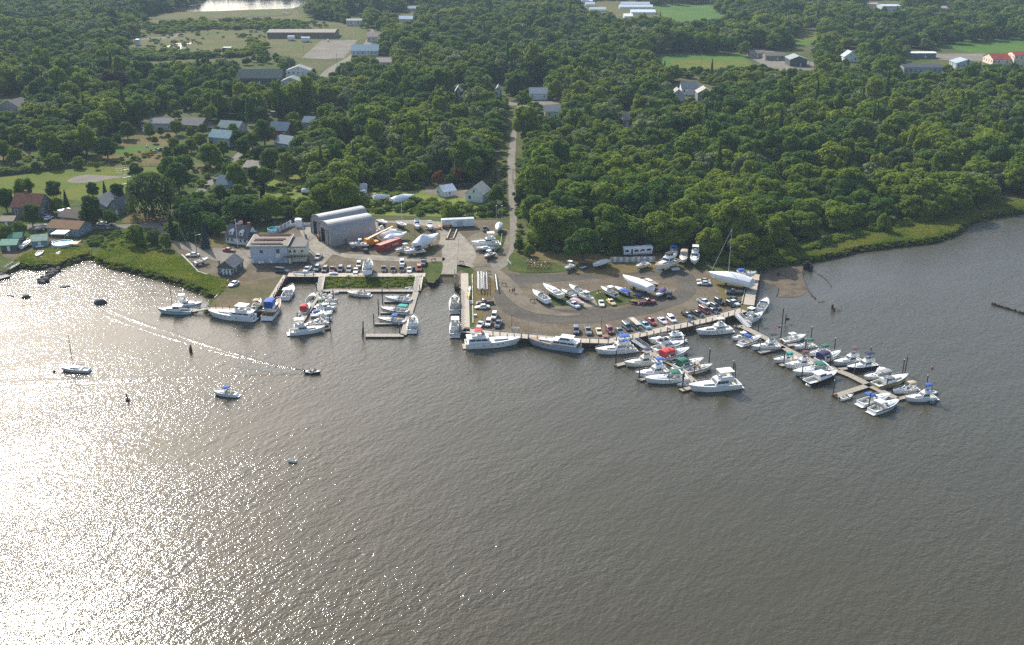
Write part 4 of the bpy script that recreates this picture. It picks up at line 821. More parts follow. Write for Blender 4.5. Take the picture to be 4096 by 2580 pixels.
    def seats(s, t=.3, z=.35, n=2):
        q = MB()
        for k in range(n): q.box(s.x(t, 1), (k-(n-1)/2)*.9, z, .55, .6, .45); q.box(s.x(t, 1)-.25, (k-(n-1)/2)*.9, z+.45, .12, .6, .45)
        q.box(s.x(.05, 1)+.25, 0, z, .5, s.w(.05)*1.4, .42)
        q.build('seat', VINYL, s.r)
    def outboard(s, n=1):
        for k in range(n):
            q = MB(); y = (k-(n-1)/2)*.7; q.box(s.x(0, 0)-.25, y, .45, .4, .35, .55, tx=.8, ty=.8); q.box(s.x(0, 0)-.22, y, -.5, .14, .12, .96); q.build('outboard_motor', RUB, s.r)
    def arch(s, t, z, h=1.1, m=None, wf=.92):
        q = MB(); x, w_ = s.x(t, 1), s.w(t)*wf
        q.add([(x-.3, w_, z), (x+.3, w_, z), (x-.35, w_*.8, z+h), (x-.75, w_*.8, z+h), (x-.3, w_-.1, z), (x+.3, w_-.1, z), (x-.35, w_*.8-.1, z+h), (x-.75, w_*.8-.1, z+h)], [(0, 1, 2, 3), (7, 6, 5, 4), (0, 4, 5, 1), (1, 5, 6, 2), (3, 7, 4, 0)])
        q.add([(x-.3, -w_, z), (x+.3, -w_, z), (x-.35, -w_*.8, z+h), (x-.75, -w_*.8, z+h), (x-.3, -w_+.1, z), (x+.3, -w_+.1, z), (x-.35, -w_*.8+.1, z+h), (x-.75, -w_*.8+.1, z+h)], [(3, 2, 1, 0), (4, 5, 6, 7), (1, 5, 4, 0), (2, 6, 5, 1), (0, 4, 7, 3)])
        q.box(x-.55, 0, z+h-.08, .42, w_*1.62, .12); q.build('radar_arch', m or WH, s.r)
    def antenna(s, t, z, h=2.5):
        q = MB(); q.tube((s.x(t, 1), s.w(t)*.6, z), (s.x(t, 1)-.3, s.w(t)*.62, z+h), .025, .012, 4); q.build('antenna', WH, s.r)
    def mast(s, t, z, h, m=None, boom=None, cover=None, stays=True):
        m = m or ALU; x = s.x(t, 1); q = MB(); q.tube((x, 0, z), (x, 0, z+h), .10, .07, 6); o = q.build('mast', m, s.r)
        q = MB(); q.tube((x, -.7, z+h*.55), (x, .7, z+h*.55), .03, n=4); q.build('spreader', m, o)
        if boom: q = MB(); q.tube((x-.1, 0, z+.9), (x-boom, 0, z+.85), .06, n=5); q.build('boom', m, s.r)
        if cover: q = MB(); q.tube((x-.1, 0, z+1.05), (x-boom, 0, z+.95), .20, .12, 6); q.build('sail_cover', cover, s.r)
        if stays:
            q = MB(); tp = (x, 0, z+h)
            for a in ((s.x(1, s.Fb), 0, s.Fb), (s.x(0, s.Fs), 0, s.Fs), (x-.2, s.w(t)*.95, s.Fs), (x-.2, -s.w(t)*.95, s.Fs)): q.tube(tp, a, .018, n=3)
            q.build('rigging', STEEL, s.r)
def place(bow, stern, zref, zoff):
    a, b = G(*bow, zref), G(*stern, zref); d = a-b; c = (a+b)/2; return (c.x, c.y, zoff), math.atan2(d.y, d.x), Vector((d.x, d.y)).length
def boat(kind, bow, stern, label, hc='w', top=None, land=0, B=None, name=None, group=None, stripe=None, zr=None, L=None, **k):
    """land = height of the waterline above the yard when hauled out"""
    zoff = (LZ+land) if land else k.get('lift', 0); fr = {'sail': .9, 'skiff': .45, 'inflatable': .3, 'console': .8}.get(kind, 1.15)
    loc, rz, L_ = place(bow, stern, zoff+(fr if zr is None else zr), zoff); L = L or L_
    kk = (L/10)**.5; names = dict(sail='sailboat', skiff='skiff', inflatable='inflatable_dinghy', yacht='motor_yacht', wrap='shrink_wrapped_boat', console='fishing_boat', lobster='lobster_boat', fly='flybridge_cruiser', express='cabin_cruiser', covered='covered_boat', runabout='runabout')
    nm = name or names[kind]; cat = {'sail': 'sailboat', 'yacht': 'yacht', 'inflatable': 'dinghy', 'skiff': 'skiff'}.get(kind, 'boat')
    o = empty(nm, loc, rz, label, cat, group); H = HCOL[hc]; ld = bool(land); bt = BOTR if (len(label) % 3 == 0) else BOTTOM; st = HCOL[stripe] if stripe else None
    T = CAN.get(top)
    if kind == 'inflatable':
        w_ = B or .75; q = MB(); r = .24
        for sg in (1, -1):
            q.tube((-L/2, sg*w_*.8, .22), (L*.25, sg*w_*.8, .25), r, n=8); q.tube((L*.25, sg*w_*.8, .25), (L/2-.2, sg*.12, .45), r, r*.85, n=8)
        q.build('tube', H, o, smooth=True); q = MB(); q.box(-L*.08, 0, .06, L*.82, w_*1.3, .08); q.box(-L*.46, 0, .1, .06, w_*1.3, .4); q.box(-L*.05, 0, .3, .3, w_*1.4, .08); q.build('floor', DECKW, o)
        q = MB(); q.box(-L/2-.15, 0, .35, .35, .3, .45, tx=.8); q.box(-L/2-.12, 0, -.4, .12, .1, .8); q.build('outboard_motor', RUB, o); return o
    if kind == 'skiff':
        b = Boat(o, L, B or min(2.3, .38*L), .62, .5, H, H, tc=.80, floor=.12, land=0, stripe=st); q = MB()
        for t in (.25, .5): q.box(b.x(t, .5), 0, .32, .28, b.w(t)*1.8, .06)
        q.build('thwart', TEAK if k.get('teak') else DECKW, o)
        if k.get('motor', 1): b.outboard()
        return o
    if kind in ('sail',):
        b = Boat(o, L, B or .30*L, .095*L+.25, .075*L+.15, H, bt, tc=.28, stripe=st, land=ld, floor=.45, deckm=k.get('deckm'))
        ob = b.house(.36, .72, b.z(.5), .42*kk, wf=.62, rf=.6, rb=.1, win=1, f0=.35, f1=.75, front=False); b.rail(.75)
        if k.get('mast'): b.mast(.58, b.z(.58)+.3, k['mast'], m=k.get('mm'), boom=.38*L, cover=T)
        if k.get('dodger'): b.canopy(b.x(.26, 1), b.x(.38, 1), b.w(.3)*.6, b.z(.4)+1.2, b.z(.4)+.2, CAN[k['dodger']], .15)
        if ld:
            q = MB(); z0 = -land+.15; q.prism([(-L*.12, -.12), (L*.12, -.1), (L*.12, .1), (-L*.12, .12)], z0, -.3, [(-L*.16, -.15), (L*.16, -.12), (L*.16, .12), (-L*.16, .15)]); q.build('keel', bt, o)
        return o
    if kind == 'wrap':
        b = Boat(o, L, B or .30*L, .11*L+.3, .08*L+.3, H, bt, tc=.0, land=ld); hh = k.get('h', 1.2); q = MB(); rings = []
        for i in range(9):
            t = .02+.96*i/8; zs = b.z(t); ww = b.w(t)*1.02; hk = hh*(k.get('prof', [.55, .8, .95, 1, 1, .85, .6, .4, .12])[i])
            rings.append([(b.x(t, zs), ww, zs-.35), (b.x(t, zs), ww*.92, zs+hk*.35), (b.x(t, zs), ww*.45, zs+hk*.8), (b.x(t, zs), 0, zs+hk), (b.x(t, zs), -ww*.45, zs+hk*.8), (b.x(t, zs), -ww*.92, zs+hk*.35), (b.x(t, zs), -ww, zs-.35)])
        q.loft(rings); q.build('wrap_cover', CAN[top] if top else WRAP, o, smooth=True)
        if k.get('mast'): b.mast(.6, b.z(.6)+hh, k['mast'], stays=False); q = MB(); q.tube((b.x(.6, 1), 0, b.z(.6)+hh+k['mast']), (b.x(1, 1), 0, b.Fb), .06, n=4); q.build('furled_sail', WRAP, o)
        return o
    if kind == 'covered':
        b = Boat(o, L, B or .34*L, .085*L+.3, .07*L+.25, H, bt, tc=.0, land=ld, stripe=st); q = MB(); rings = []
        for i in range(7):
            t = k.get('t0', .03)+(k.get('t1', .75)-.03)*i/6; zs = b.z(t); ww = b.w(t)*.98; hk = [.2, .45, .6, .7, .55, .3, .1][i]*k.get('h', 1)
            rings.append([(b.x(t, zs), ww, zs-.05), (b.x(t, zs), ww*.7, zs+hk*.7), (b.x(t, zs), 0, zs+hk), (b.x(t, zs), -ww*.7, zs+hk*.7), (b.x(t, zs), -ww, zs-.05)])
        q.loft(rings); q.build('tarp', T, o, smooth=True); b.outboard(); return o
    if kind == 'runabout':
        b = Boat(o, L, B or .34*L, .10*L+.25, .09*L+.15, H, bt, tc=.60, land=ld, stripe=st, floor=.25); b.screen(.56, .66, b.z(.6), .4); b.seats(.42, .25); b.outboard(k.get('n', 1)); b.rail(.7, .35)
        if T: b.canopy(b.x(.25, 1), b.x(.55, 1), b.w(.4)*.85, b.z(.4)+1.35, b.z(.4), T)
        return o
    if kind == 'console':
        b = Boat(o, L, B or .33*L, .10*L+.35, .08*L+.15, H, bt, tc=.72, land=ld, stripe=st, floor=.3); q = MB(); q.box(b.x(.45, 1), 0, .3, .9, .8, 1.1, tx=.8); q.build('console', WH, o); b.seats(.34, .3, 1); b.outboard(2 if L > 8 else 1); b.rail(.7, .35)
        b.canopy(b.x(.3, 1), b.x(.55, 1), .85, 2.5, .4, T or CAN['W'], .08, name='t_top'); return o
    if kind == 'lobster':
        b = Boat(o, L, B or .30*L, .12*L+.4, .06*L+.35, H, bt, tc=.45, land=ld, stripe=st, floor=.35); b.house(.58, .80, b.z(.65), .55, wf=.66, rf=.5, win=1, front=False, f0=.3, f1=.7)
        b.house(.36, .60, b.z(.45)-.1, 1.55, wf=.72, rf=.45, tap=.9, win=1, f0=.5, f1=.85); q = MB(); q.box(b.x(.44, 1), 0, b.topz, L*.30, b.w(.4)*1.45, .08); q.build('roof', T or WH, o); b.rail(.75)
        if k.get('mast'): b.mast(.60, b.z(.6)+.5, k['mast'], m=k.get('mm') or WOODM, stays=True)
        q = MB(); q.tube((b.x(.42, 1), 0, b.topz), (b.x(.42, 1), 0, b.topz+1.1), .04, n=4); q.ball((b.x(.42, 1), 0, b.topz+.5), .28, .28, .12); q.build('radar', WH, o); return o
    if kind == 'express':
        b = Boat(o, L, B or .32*L, .10*L+.45, .07*L+.4, H, bt, tc=.44, land=ld, stripe=st, floor=.35)
        q = MB(); rings = []
        for t, hk in ((.46, .30), (.55, .34), (.68, .28), (.80, .14), (.88, .03)):
            zs = b.z(t)+.03; ww = b.w(t)*.78; rings.append([(b.x(t, zs), ww, zs), (b.x(t, zs), ww*.75, zs+hk*.85), (b.x(t, zs), 0, zs+hk+.05), (b.x(t, zs), -ww*.75, zs+hk*.85), (b.x(t, zs), -ww, zs)])
        q.loft(rings); c = q.build('cabin', WH if hc != 'c' else CREAM, o, smooth=True)
        q = MB()
        for t in (.58, .72): q.box(b.x(t, 1), 0, b.z(t)+.40-(.12 if t > .6 else 0), .45, .45, .05)
        for sg in (1, -1):
            for t in (.50, .60, .70): q.box(b.x(t, .6)-.1, sg*(b.w(t)*.985+.0), b.z(t)*.62, .42, .04, .14)
        q.build('hatch', GLASS, c); b.screen(.44, .56, b.z(.5)+.2, .62*min(1.2, kk), wf=.86)
        b.seats(.33, .35, 2); b.platform(); b.rail(.5, .5)
        if k.get('arch', 1): b.arch(.22, b.z(.2), 1.25*min(1.15, kk))
        if T: b.canopy(b.x(k.get('c0', .12), 1), b.x(k.get('c1', .44), 1), b.w(.3)*.82, b.z(.3)+1.55, b.z(.3)+.1, T, .22, enclosed=k.get('enc', 0))
        if k.get('motor'): b.outboard(2)
        return o
    if kind == 'fly':
        b = Boat(o, L, B or .315*L, .11*L+.5, .07*L+.4, H, bt, tc=.30, land=ld, stripe=st, floor=.4, deckm=k.get('deckm')); SM = k.get('sm') or (CREAM if hc == 'c' else WH)
        b.house(.52, .82, b.z(.62)-.05, .5, wf=.66, rf=.9, rb=0, tap=.8, m=SM, win=1 if L > 10 else None, front=False, f0=.3, f1=.7)
        b.house(.27, .58, b.z(.35)-.05, 1.35*min(1.15, kk), wf=.80, rf=.95, rb=.05, tap=.9, m=SM, win=1, f0=.42, f1=.86); z = b.topz
        q = MB(); x0, x1 = b.x(.15, 1), b.x(.56, 1)-.7; ww = b.w(.3)*.76; q.prism([(x0, -ww), (x1-.3, -ww*.95), (x1+.25, -ww*.5), (x1+.25, ww*.5), (x1-.3, ww*.95), (x0, ww)], z, z+.10); q.build('cabin_roof', SM, o)
        # flybridge coaming: a low tub open at the back
        c0, c1 = x0+.35, x1-.15; q = MB(); P = [(c0, ww*.86), (c1-.6, ww*.82), (c1, ww*.4), (c1, -ww*.4), (c1-.6, -ww*.82), (c0, -ww*.86)]
        q.loft([[(a, c, z+.1) for a, c in P], [(a-.18, c*.96, z+.72) for a, c in P]], closed=False, cap=False)
        q.loft([[(a-.10, c*.90, z+.1) for a, c in P], [(a-.24, c*.91, z+.72) for a, c in P]][::-1], closed=False, cap=False)
        q.loft([[(a-.18, c*.96, z+.72) for a, c in P], [(a-.24, c*.91, z+.72) for a, c in P]], closed=False, cap=False); fb = q.build('flybridge', SM, o)
        q = MB(); P2 = P[1:5]; q.loft([[(a-.2, c*.95, z+.72) for a, c in P2], [(a-.36, c*.9, z+.98) for a, c in P2]], closed=False, cap=False); q.build('venturi_screen', CLEAR if not k.get('dark') else GLASS, fb)
        q = MB(); q.box(c0+.9, 0, z+.1, .5, ww*1.0, .45); q.box(c0+.65, 0, z+.55, .1, ww*1.0, .4); q.box(c1-.75, 0, z+.1, .4, .9, .75); q.build('helm_seat', VINYL if T is None or top in 'WY' else T, fb)
        q = MB()
        for sg in (.25, -.25): q.tube((x0-.1, ww*.5+sg, z+.7), (b.x(.18, 1)-.35, ww*.5+sg, .5), .03, n=4)
        for i in range(4): q.tube((x0-.12-.07*i, ww*.5-.25, z-.2-.3*i), (x0-.12-.07*i, ww*.5+.25, z-.2-.3*i), .025, n=4)
        q.build('ladder', STEEL, o)
        if T: b.canopy(c0-.1, c1-.35, ww*.84, z+k.get('ch', 2.25), z+.7, T, .16, enclosed=k.get('enc', 0), name='bimini')
        if k.get('hard'): q = MB(); q.box((c0+c1)/2-.2, 0, z+2.1, (c1-c0)*.95, ww*1.75, .12); [q.tube((a, sg*ww*.8, z+.7), (a, sg*ww*.8, z+2.1), .04, n=4) for a in (c0, c1-.5) for sg in (1, -1)]; q.build('hardtop', SM, o)
        b.rail(.5, .6); b.platform(k.get('plat')); b.antenna(.32, z+.5, 2.2)
        if k.get('seat', 1): q = MB(); q.box(b.x(.1, 1), 0, .4, .6, b.w(.1)*1.1, .45); q.build('cockpit_seat', VINYL, o)
        return o
    if kind == 'yacht':
        b = Boat(o, L, B or .28*L, .09*L+.75, .06*L+.7, H, bt, tc=k.get('tc', .06), stripe=st, land=ld, floor=1.0, deckm=k.get('deckm')); h1 = k.get('h1', 1.25)
        b.house(k.get('a', .10), k.get('f', .62), b.z(.3)-.1, h1, wf=.84, rf=1.3, rb=.1, tap=.93, win=1, f0=.45, f1=.85); z = b.topz
        b.house(.55, .84, b.z(.68)-.08, .55, wf=.60, rf=1.2, rb=0, tap=.8, win=1, f0=.3, f1=.7, front=False)
        a0, a1 = b.x(k.get('a', .10)-.03, 1), b.x(k.get('f', .62), 1)-1.0; ww = b.w(.3)*.84
        q = MB(); q.prism([(a0, -ww), (a1, -ww*.9), (a1+.35, -ww*.4), (a1+.35, ww*.4), (a1, ww*.9), (a0, ww)], z, z+.12); q.build('upper_deck', WH, o)
        if k.get('pilot'):
            p0, p1 = k['pilot']; b.house(p0, p1, z+.12, 1.0, wf=.70, rf=.9, rb=.2, tap=.9, win=1, f0=.35, f1=.85); z2 = b.topz; q = MB(); q.box((b.x(p0, 1)+b.x(p1, 1))/2-.6, 0, z2, (b.x(p1, 1)-b.x(p0, 1))*1.0, ww*1.5, .1); q.build('pilothouse_roof', WH, o)
        else:
            c0, c1 = a0+L*.10, a1-.4; P = [(c0, ww*.86), (c1-.9, ww*.82), (c1, ww*.35), (c1, -ww*.35), (c1-.9, -ww*.82), (c0, -ww*.86)]; q = MB()
            q.loft([[(a, c, z+.1) for a, c in P], [(a-.3, c*.96, z+.8) for a, c in P]], closed=False, cap=False); q.loft([[(a-.1, c*.90, z+.1) for a, c in P], [(a-.36, c*.91, z+.8) for a, c in P]][::-1], closed=False, cap=False)
            q.loft([[(a-.3, c*.96, z+.8) for a, c in P], [(a-.36, c*.91, z+.8) for a, c in P]], closed=False, cap=False); fb = q.build('flybridge', WH, o)
            q = MB(); P2 = P[1:5]; q.loft([[(a-.32, c*.95, z+.8) for a, c in P2], [(a-.6, c*.88, z+1.15) for a, c in P2]], closed=False, cap=False); q.build('venturi_screen', CLEAR, fb)
            q = MB(); q.box(c0+1.2, 0, z+.1, .6, ww, .5); q.box(c1-1.5, 0, z+.1, .5, 1.2, .8); q.box((c0+c1)/2, ww*.5, z+.1, 1.2, .6, .5); q.build('helm_seat', VINYL, fb)
            if T: b.canopy((c0+c1)/2-1.3, (c0+c1)/2+.9, ww*.62, z+2.1, z+.7, T, .14, name='bimini')
            if k.get('hard'): q = MB(); q.box((c0+c1)/2-.4, 0, z+2.05, (c1-c0)*.8, ww*1.75, .13); [q.tube((a, sg*ww*.8, z+.7), (a, sg*ww*.8, z+2.05), .06, n=4) for a in (c0+.4, c1-1.1) for sg in (1, -1)]; q.build('hardtop', CREAM if hc == 'c' else WH, o)
        q = MB()
        for t in (.35, .5, .62, .72):
            for sg in (1, -1): q.box(b.x(t, 1), sg*(b.w(t)*.985), b.z(t)*.60, .45, .05, .2)
        q.build('porthole', GLASS, o); b.rail(.45, .7); b.platform(TEAK if k.get('teak') else None); b.antenna(.3, z+.5, 3)
        return o
BT = boat
# --- on the water, left
BT('sail', (241, 1469), (357, 1474), 'white moored sailboat alone on the glittering water at the far left', mast=9.5, mm=WOODM, stripe='n', top='W', zr=.9)
BT('express', (852, 1562), (948, 1570), 'small white motor boat with a blue top moored alone in open water', top='B', arch=0, c0=.35, c1=.6)
SPB = BT('runabout', (1285, 1487), (1221, 1486), 'small dark speedboat with two people aboard trailing a wake', hc='k', n=1, zr=.5)
BT('skiff', (1150, 1841), (1186, 1844), 'little white rowing dinghy alone in open water', motor=0, zr=.3, teak=1)
BT('lobster', (630, 1239), (766, 1239), 'pale blue wooden workboat with a tall dark mast off the left pier', hc='b', mast=8.5, stripe='t')
BT('fly', (811, 1211), (699, 1219), 'grey-white flybridge boat moored behind the pale blue workboat', hc='g', hard=1, sm=WH)
BT('yacht', (832, 1251), (1017, 1268), 'long white motor yacht with a hardtop at the end of the dirt pier', hard=1, a=.05, f=.55, tc=.12, h1=1.1)
BT('inflatable', (1020, 1258), (1006, 1275), 'grey inflatable tender on the stern of the long white yacht', hc='d', lift=.5)
BT('fly', (1118, 1203), (1067, 1268), 'white cruiser with three royal blue canvas covers beside the dirt pier', top='B', enc=1, deckm=TEAK)
BT('runabout', (1042, 1192), (1016, 1222), 'small boat with a tan top hauled out on the tip of the dirt pier', hc='g', top='Y', land=.8)
BT('express', (1171, 1142), (1140, 1188), 'white open sport boat in the dark corner of the basin', arch=0, top='W', c0=.2, c1=.42, hc='w')
BT('covered', (1256, 1168), (1233, 1201), 'runabout under a dark grey cover at the top of the left float', top='K', stripe='k', t1=.7, hc='w')
BT('express', (1237, 1211), (1209, 1247), 'small cruiser with a red canvas enclosure on the left float', top='R', enc=1, arch=0)
BT('fly', (1302, 1310), (1157, 1324), 'white sport fisherman with a white hardtop at the end of the left float', hard=1, stripe=None)
BT('inflatable', (1307, 1285), (1289, 1288), 'small white dinghy carried on the foredeck of the sport fisherman', hc='w', lift=1.6)
BT('skiff', (1358, 1168), (1323, 1170), 'small white skiff at the top of the finger row')
BT('skiff', (1307, 1174), (1280, 1180), 'small white open boat tucked into the top of the finger row', hc='c')
BT('express', (1340, 1181), (1275, 1187), 'white cuddy boat second from the top of the finger row', arch=0)
BT('console', (1353, 1196), (1300, 1199), 'cream console boat with a brown cockpit in the finger row', hc='c', top='Y')
BT('express', (1349, 1212), (1265, 1216), 'white sport boat with a bright green canvas top', top='G', arch=0)
BT('lobster', (1346, 1226), (1265, 1231), 'small white pilothouse boat below the green-topped boat')
BT('covered', (1333, 1240), (1249, 1243), 'white boat with a bright blue tarp over its cockpit', top='B', t1=.42)
BT('sail', (1331, 1251), (1242, 1256), 'small sailboat with a thin mast in the finger row', mast=8, hc='c')
BT('express', (1331, 1268), (1266, 1271), 'plain white cuddy boat below the small sailboat', arch=0, top='W', c0=.1, c1=.35)
BT('express', (1321, 1290), (1234, 1284), 'cream cruiser with a varnished wood cockpit next to the sport fisherman', hc='c', stripe='o', arch=0)
BT('express', (1387, 1166), (1478, 1173), 'cream express cruiser alone along the long middle float', hc='c', arch=0)
BT('express', (1539, 1187), (1646, 1196), 'uppermost white cruiser of the three in the right-hand slips', stripe='g')
BT('express', (1521, 1230), (1632, 1242), 'cruiser with a teal bimini and teal cover in the middle slip', top='T', c0=.02, c1=.36, stripe='k', arch=0)
BT('express', (1509, 1271), (1620, 1281), 'white boat with a blue bimini in the lowest slip', top='B', stripe='n', arch=0, c0=.3, c1=.5)
BT('fly', (1654, 1267), (1648, 1318), 'white sport cruiser moored outside the right-hand dock, stern to the viewer', stripe=None, L=11)
BT('skiff', (1660, 1153), (1635, 1156), 'light blue skiff lying on the end of the long float', hc='s', motor=0)
BT('skiff', (1650, 1148), (1622, 1151), 'light blue upturned tender beside the other on the float end', hc='b', motor=0)
BT('fly', (1820, 1184), (1820, 1243), 'cream-decked white sport fisherman along the pile wall, farther of two', hc='c', L=12.5, top=None)
BT('fly', (1823, 1278), (1820, 1335), 'grey-hulled cruiser with a white roof along the pile wall, nearer of two', hc='g', sm=WH, hard=1, L=11.5)
BT('yacht', (2085, 1362), (1860, 1374), 'big white motor yacht with a red bimini and red canvas on its bow', top='R', teak=1, a=.06, f=.50, tc=.04, h1=1.45, stripe=None)
BT('yacht', (2109, 1361), (2321, 1390), 'slate blue-hulled motor yacht with a long white cabin and awning deck', hc='s', a=.06, f=.60, tc=.10, pilot=(.18, .44), deckm=TEAK)
BT('fly', (2386, 1402), (2532, 1388), 'trawler with a royal blue bimini and a green kayak on its roof', top='B', stripe=None, L=12)
BT('yacht', (2592, 1361), (2736, 1351), 'white cabin yacht moored behind the first gangway', a=.08, f=.55, tc=.14, h1=1.1)
BT('fly', (2749, 1366), (2614, 1396), 'dark-striped flybridge boat with a black bimini', top='K', stripe='k')
BT('inflatable', (2624, 1396), (2610, 1406), 'grey inflatable hung on the stern of the black-topped boat', hc='d', zr=.5)
BT('express', (2759, 1393), (2643, 1428), 'white cruiser with a red enclosure and a red hull stripe', top='R', enc=1, stripe='m', c0=.05, c1=.42)
BT('fly', (2495, 1452), (2624, 1438), 'cream flybridge cruiser with a navy bimini', hc='c', top='N')
BT('fly', (2540, 1495), (2673, 1477), 'white flybridge cruiser with a bright blue bimini over the first float', top='B', stripe='s')
BT('express', (2594, 1515), (2729, 1506), 'sleek white express cruiser with a dark green top', top='G', c0=.2, c1=.44, L=12)
BT('express', (2815, 1434), (2703, 1464), 'white cruiser with a green cockpit enclosure', top='G', enc=1, c0=.1, c1=.4)
BT('express', (2851, 1458), (2741, 1481), 'cream cruiser with an open cockpit and a tan top', hc='c', top='Y', c0=.35, c1=.5, stripe='o', arch=0)
BT('fly', (2759, 1551), (2950, 1530), 'largest white flybridge yacht at the tip of the first float', hard=1, L=14.5, dark=1, stripe=None)
BT('skiff', (2706, 1540), (2772, 1530), 'small green-white open boat beside the tip of the first float', hc='c')
BT('skiff', (2706, 1446), (2686, 1450), 'grey tender tied to the first float', hc='g')
BT('yacht', (2782, 1326), (2925, 1312), 'white sport yacht with a cream awning along the quay', top='W', a=.22, f=.58, tc=.26, h1=1.2, stripe=None)
BT('fly', (3052, 1251), (2983, 1281), 'white flybridge boat with a white hardtop below the second gangway', hard=1)
BT('express', (3069, 1192), (3042, 1234), 'white express cruiser along the right-hand pier, bow pointing away', L=10, arch=0)
BT('inflatable', (2938, 1303), (2964, 1310), 'grey inflatable at the foot of the second gangway', hc='d')
BT('lobster', (2927, 1348), (3003, 1341), 'small white pilothouse boat nearest the second gangway')
BT('express', (3046, 1342), (2963, 1370), 'white boat with a small blue canvas and two fishing seats', top='B', c0=.28, c1=.44, stripe='k', arch=0)
BT('fly', (3004, 1386), (3118, 1378), 'white flybridge boat with a black bimini on the second float', top='K', stripe='g')
BT('console', (3225, 1342), (3130, 1362), 'white centre console boat with a tower of rails', top='W')
BT('express', (3177, 1384), (3257, 1372), 'small white boat with a dark green canvas, far side of the second float', top='G', c0=.1, c1=.35, arch=0)
BT('express', (3234, 1412), (3315, 1396), 'white boat with a squared green canvas top on the far side of the second float', top='G', c0=.05, c1=.38, arch=0)
BT('express', (3363, 1405), (3270, 1437), 'white cruiser with a navy blue enclosure', top='N', enc=1, c0=.08, c1=.44)
BT('express', (3092, 1438), (3188, 1424), 'white cruiser with a teal sun top on the near side of the second float', top='T', stripe='g', arch=0, c0=.25, c1=.46)
BT('fly', (3137, 1458), (3249, 1447), 'white flybridge boat with a maroon bimini', top='M')
BT('express', (3178, 1489), (3315, 1470), 'long white express cruiser with a green top and green seat cover', top='G', c0=.22, c1=.44, L=12)
BT('fly', (3332, 1449), (3442, 1432), 'white flybridge cruiser with a brown bimini', top='D', stripe='g')
BT('fly', (3386, 1472), (3505, 1452), 'navy-hulled flybridge cruiser with a blue bimini', hc='n', sm=WH, top='N')
BT('lobster', (3352, 1489), (3225, 1525), 'black-hulled downeast boat with a white cabin', hc='k')
BT('inflatable', (3224, 1536), (3246, 1541), 'white inflatable behind the black-hulled boat', hc='w')
BT('express', (3455, 1506), (3558, 1490), 'white hardtop cruiser beside the cross float', top='W', enc=1, c0=.2, c1=.46, arch=0)
BT('fly', (3632, 1504), (3498, 1538), 'cruiser with a varnished brown stern and an olive hull', hc='l', stripe='o', sm=WH, top='g', ch=1.7)
BT('express', (3571, 1562), (3666, 1544), 'white boat with a tan awning between the cross float and the outer boats', top='Y', c0=.1, c1=.4)
BT('fly', (3619, 1591), (3741, 1581), 'white flybridge cruiser with a light blue bimini at the tip of the second float', top='B')
BT('runabout', (3414, 1571), (3361, 1586), 'small white runabout beside the cross float', hc='w')
BT('express', (3563, 1577), (3442, 1609), 'white cruiser with a blue top near the tip of the second float', top='B', c0=.22, c1=.42, arch=0)
BT('express', (3597, 1601), (3487, 1639), 'outermost near-side white cruiser with a white awning', top='W', stripe='n', arch=0, c0=.2, c1=.44)
BT('inflatable', (3738, 1592), (3727, 1610), 'dark inflatable off the stern of the outermost flybridge boat', hc='d')
BT('inflatable', (3752, 1573), (3730, 1566), 'pale grey tender behind the outermost flybridge boat', hc='g')
# --- hauled out in the gravel island
BT('express', (2131, 1160), (2190, 1196), 'white and blue speed cruiser hauled out at the left end of the gravel island', land=.9, stripe='s', arch=0)
BT('sail', (2173, 1137), (2244, 1178), 'cream ketch hull with wooden trim on stands at the left of the gravel island', hc='c', stripe='o', land=1.6, L=11, top='R')
BT('express', (2246, 1155), (2299, 1178), 'narrow white speedboat on a trailer behind the white pickup', land=.8, stripe='k', arch=0)
BT('express', (2277, 1137), (2331, 1167), 'white open cruiser hauled out at the back of the gravel island', land=1.0, arch=0)
BT('lobster', (2376, 1194), (2323, 1171), 'cream boat with a small white cabin facing right in the gravel island', hc='c', land=.9)
BT('covered', (2335, 1208), (2287, 1188), 'boat under a faded pink cover in the gravel island', hc='c', land=.8, top='p', t1=.9)
BT('express', (2404, 1145), (2463, 1172), 'white and dark grey sport boat with a white hardtop on a trailer', land=1.0, stripe='k', top='W', c0=.25, c1=.5, arch=0, motor=1)
BT('covered', (2459, 1141), (2516, 1165), 'aluminium boat with a bright blue tarp in the gravel island', hc='g', top='B', land=.8, t1=.62)
BT('wrap', (2491, 1106), (2605, 1150), 'long yacht hull shrouded in silver wrap on stands', land=1.8, h=.9, prof=[.5, .8, .95, 1, 1, .9, .7, .5, .15])
BT('sail', (2635, 1141), (2560, 1108), 'old wooden yacht with a brown deck behind the silver-wrapped hull', hc='B', land=1.2, deckm=TEAK)
BT('covered', (2627, 1176), (2658, 1149), 'white bowrider with a dark purple cover at the right end of the island', top='P', land=.8)
# --- hauled out along the grass
BT('console', (2258, 1072), (2295, 1056), 'white and blue fishing boat with a cream T-top on a trailer by the timber rail', land=.9, stripe='u', top='W')
BT('skiff', (2318, 1073), (2346, 1066), 'upturned green skiff on the grass', hc='G', land=.3, motor=0)
BT('sail', (2370, 1060), (2430, 1036), 'white racing sailboat hull on stands by the timber rail', land=1.3, L=8.5)
BT('express', (2544, 1064), (2592, 1046), 'small cream boat with a blue seat in front of the white fence', hc='c', land=.8, top='B', c0=.2, c1=.35, arch=0)
BT('fly', (2619, 1070), (2702, 1034), 'large old white cruiser with a dark canvas bridge on stands', land=1.4, top='K', ch=1.3, deckm=TEAK)
BT('skiff', (2684, 1076), (2716, 1071), 'white skiff lying beside the large old cruiser', land=.4)
BT('express', (2700, 1030), (2694, 985), 'white boat with blue canvas behind the large old cruiser', land=1.2, top='B', L=9)
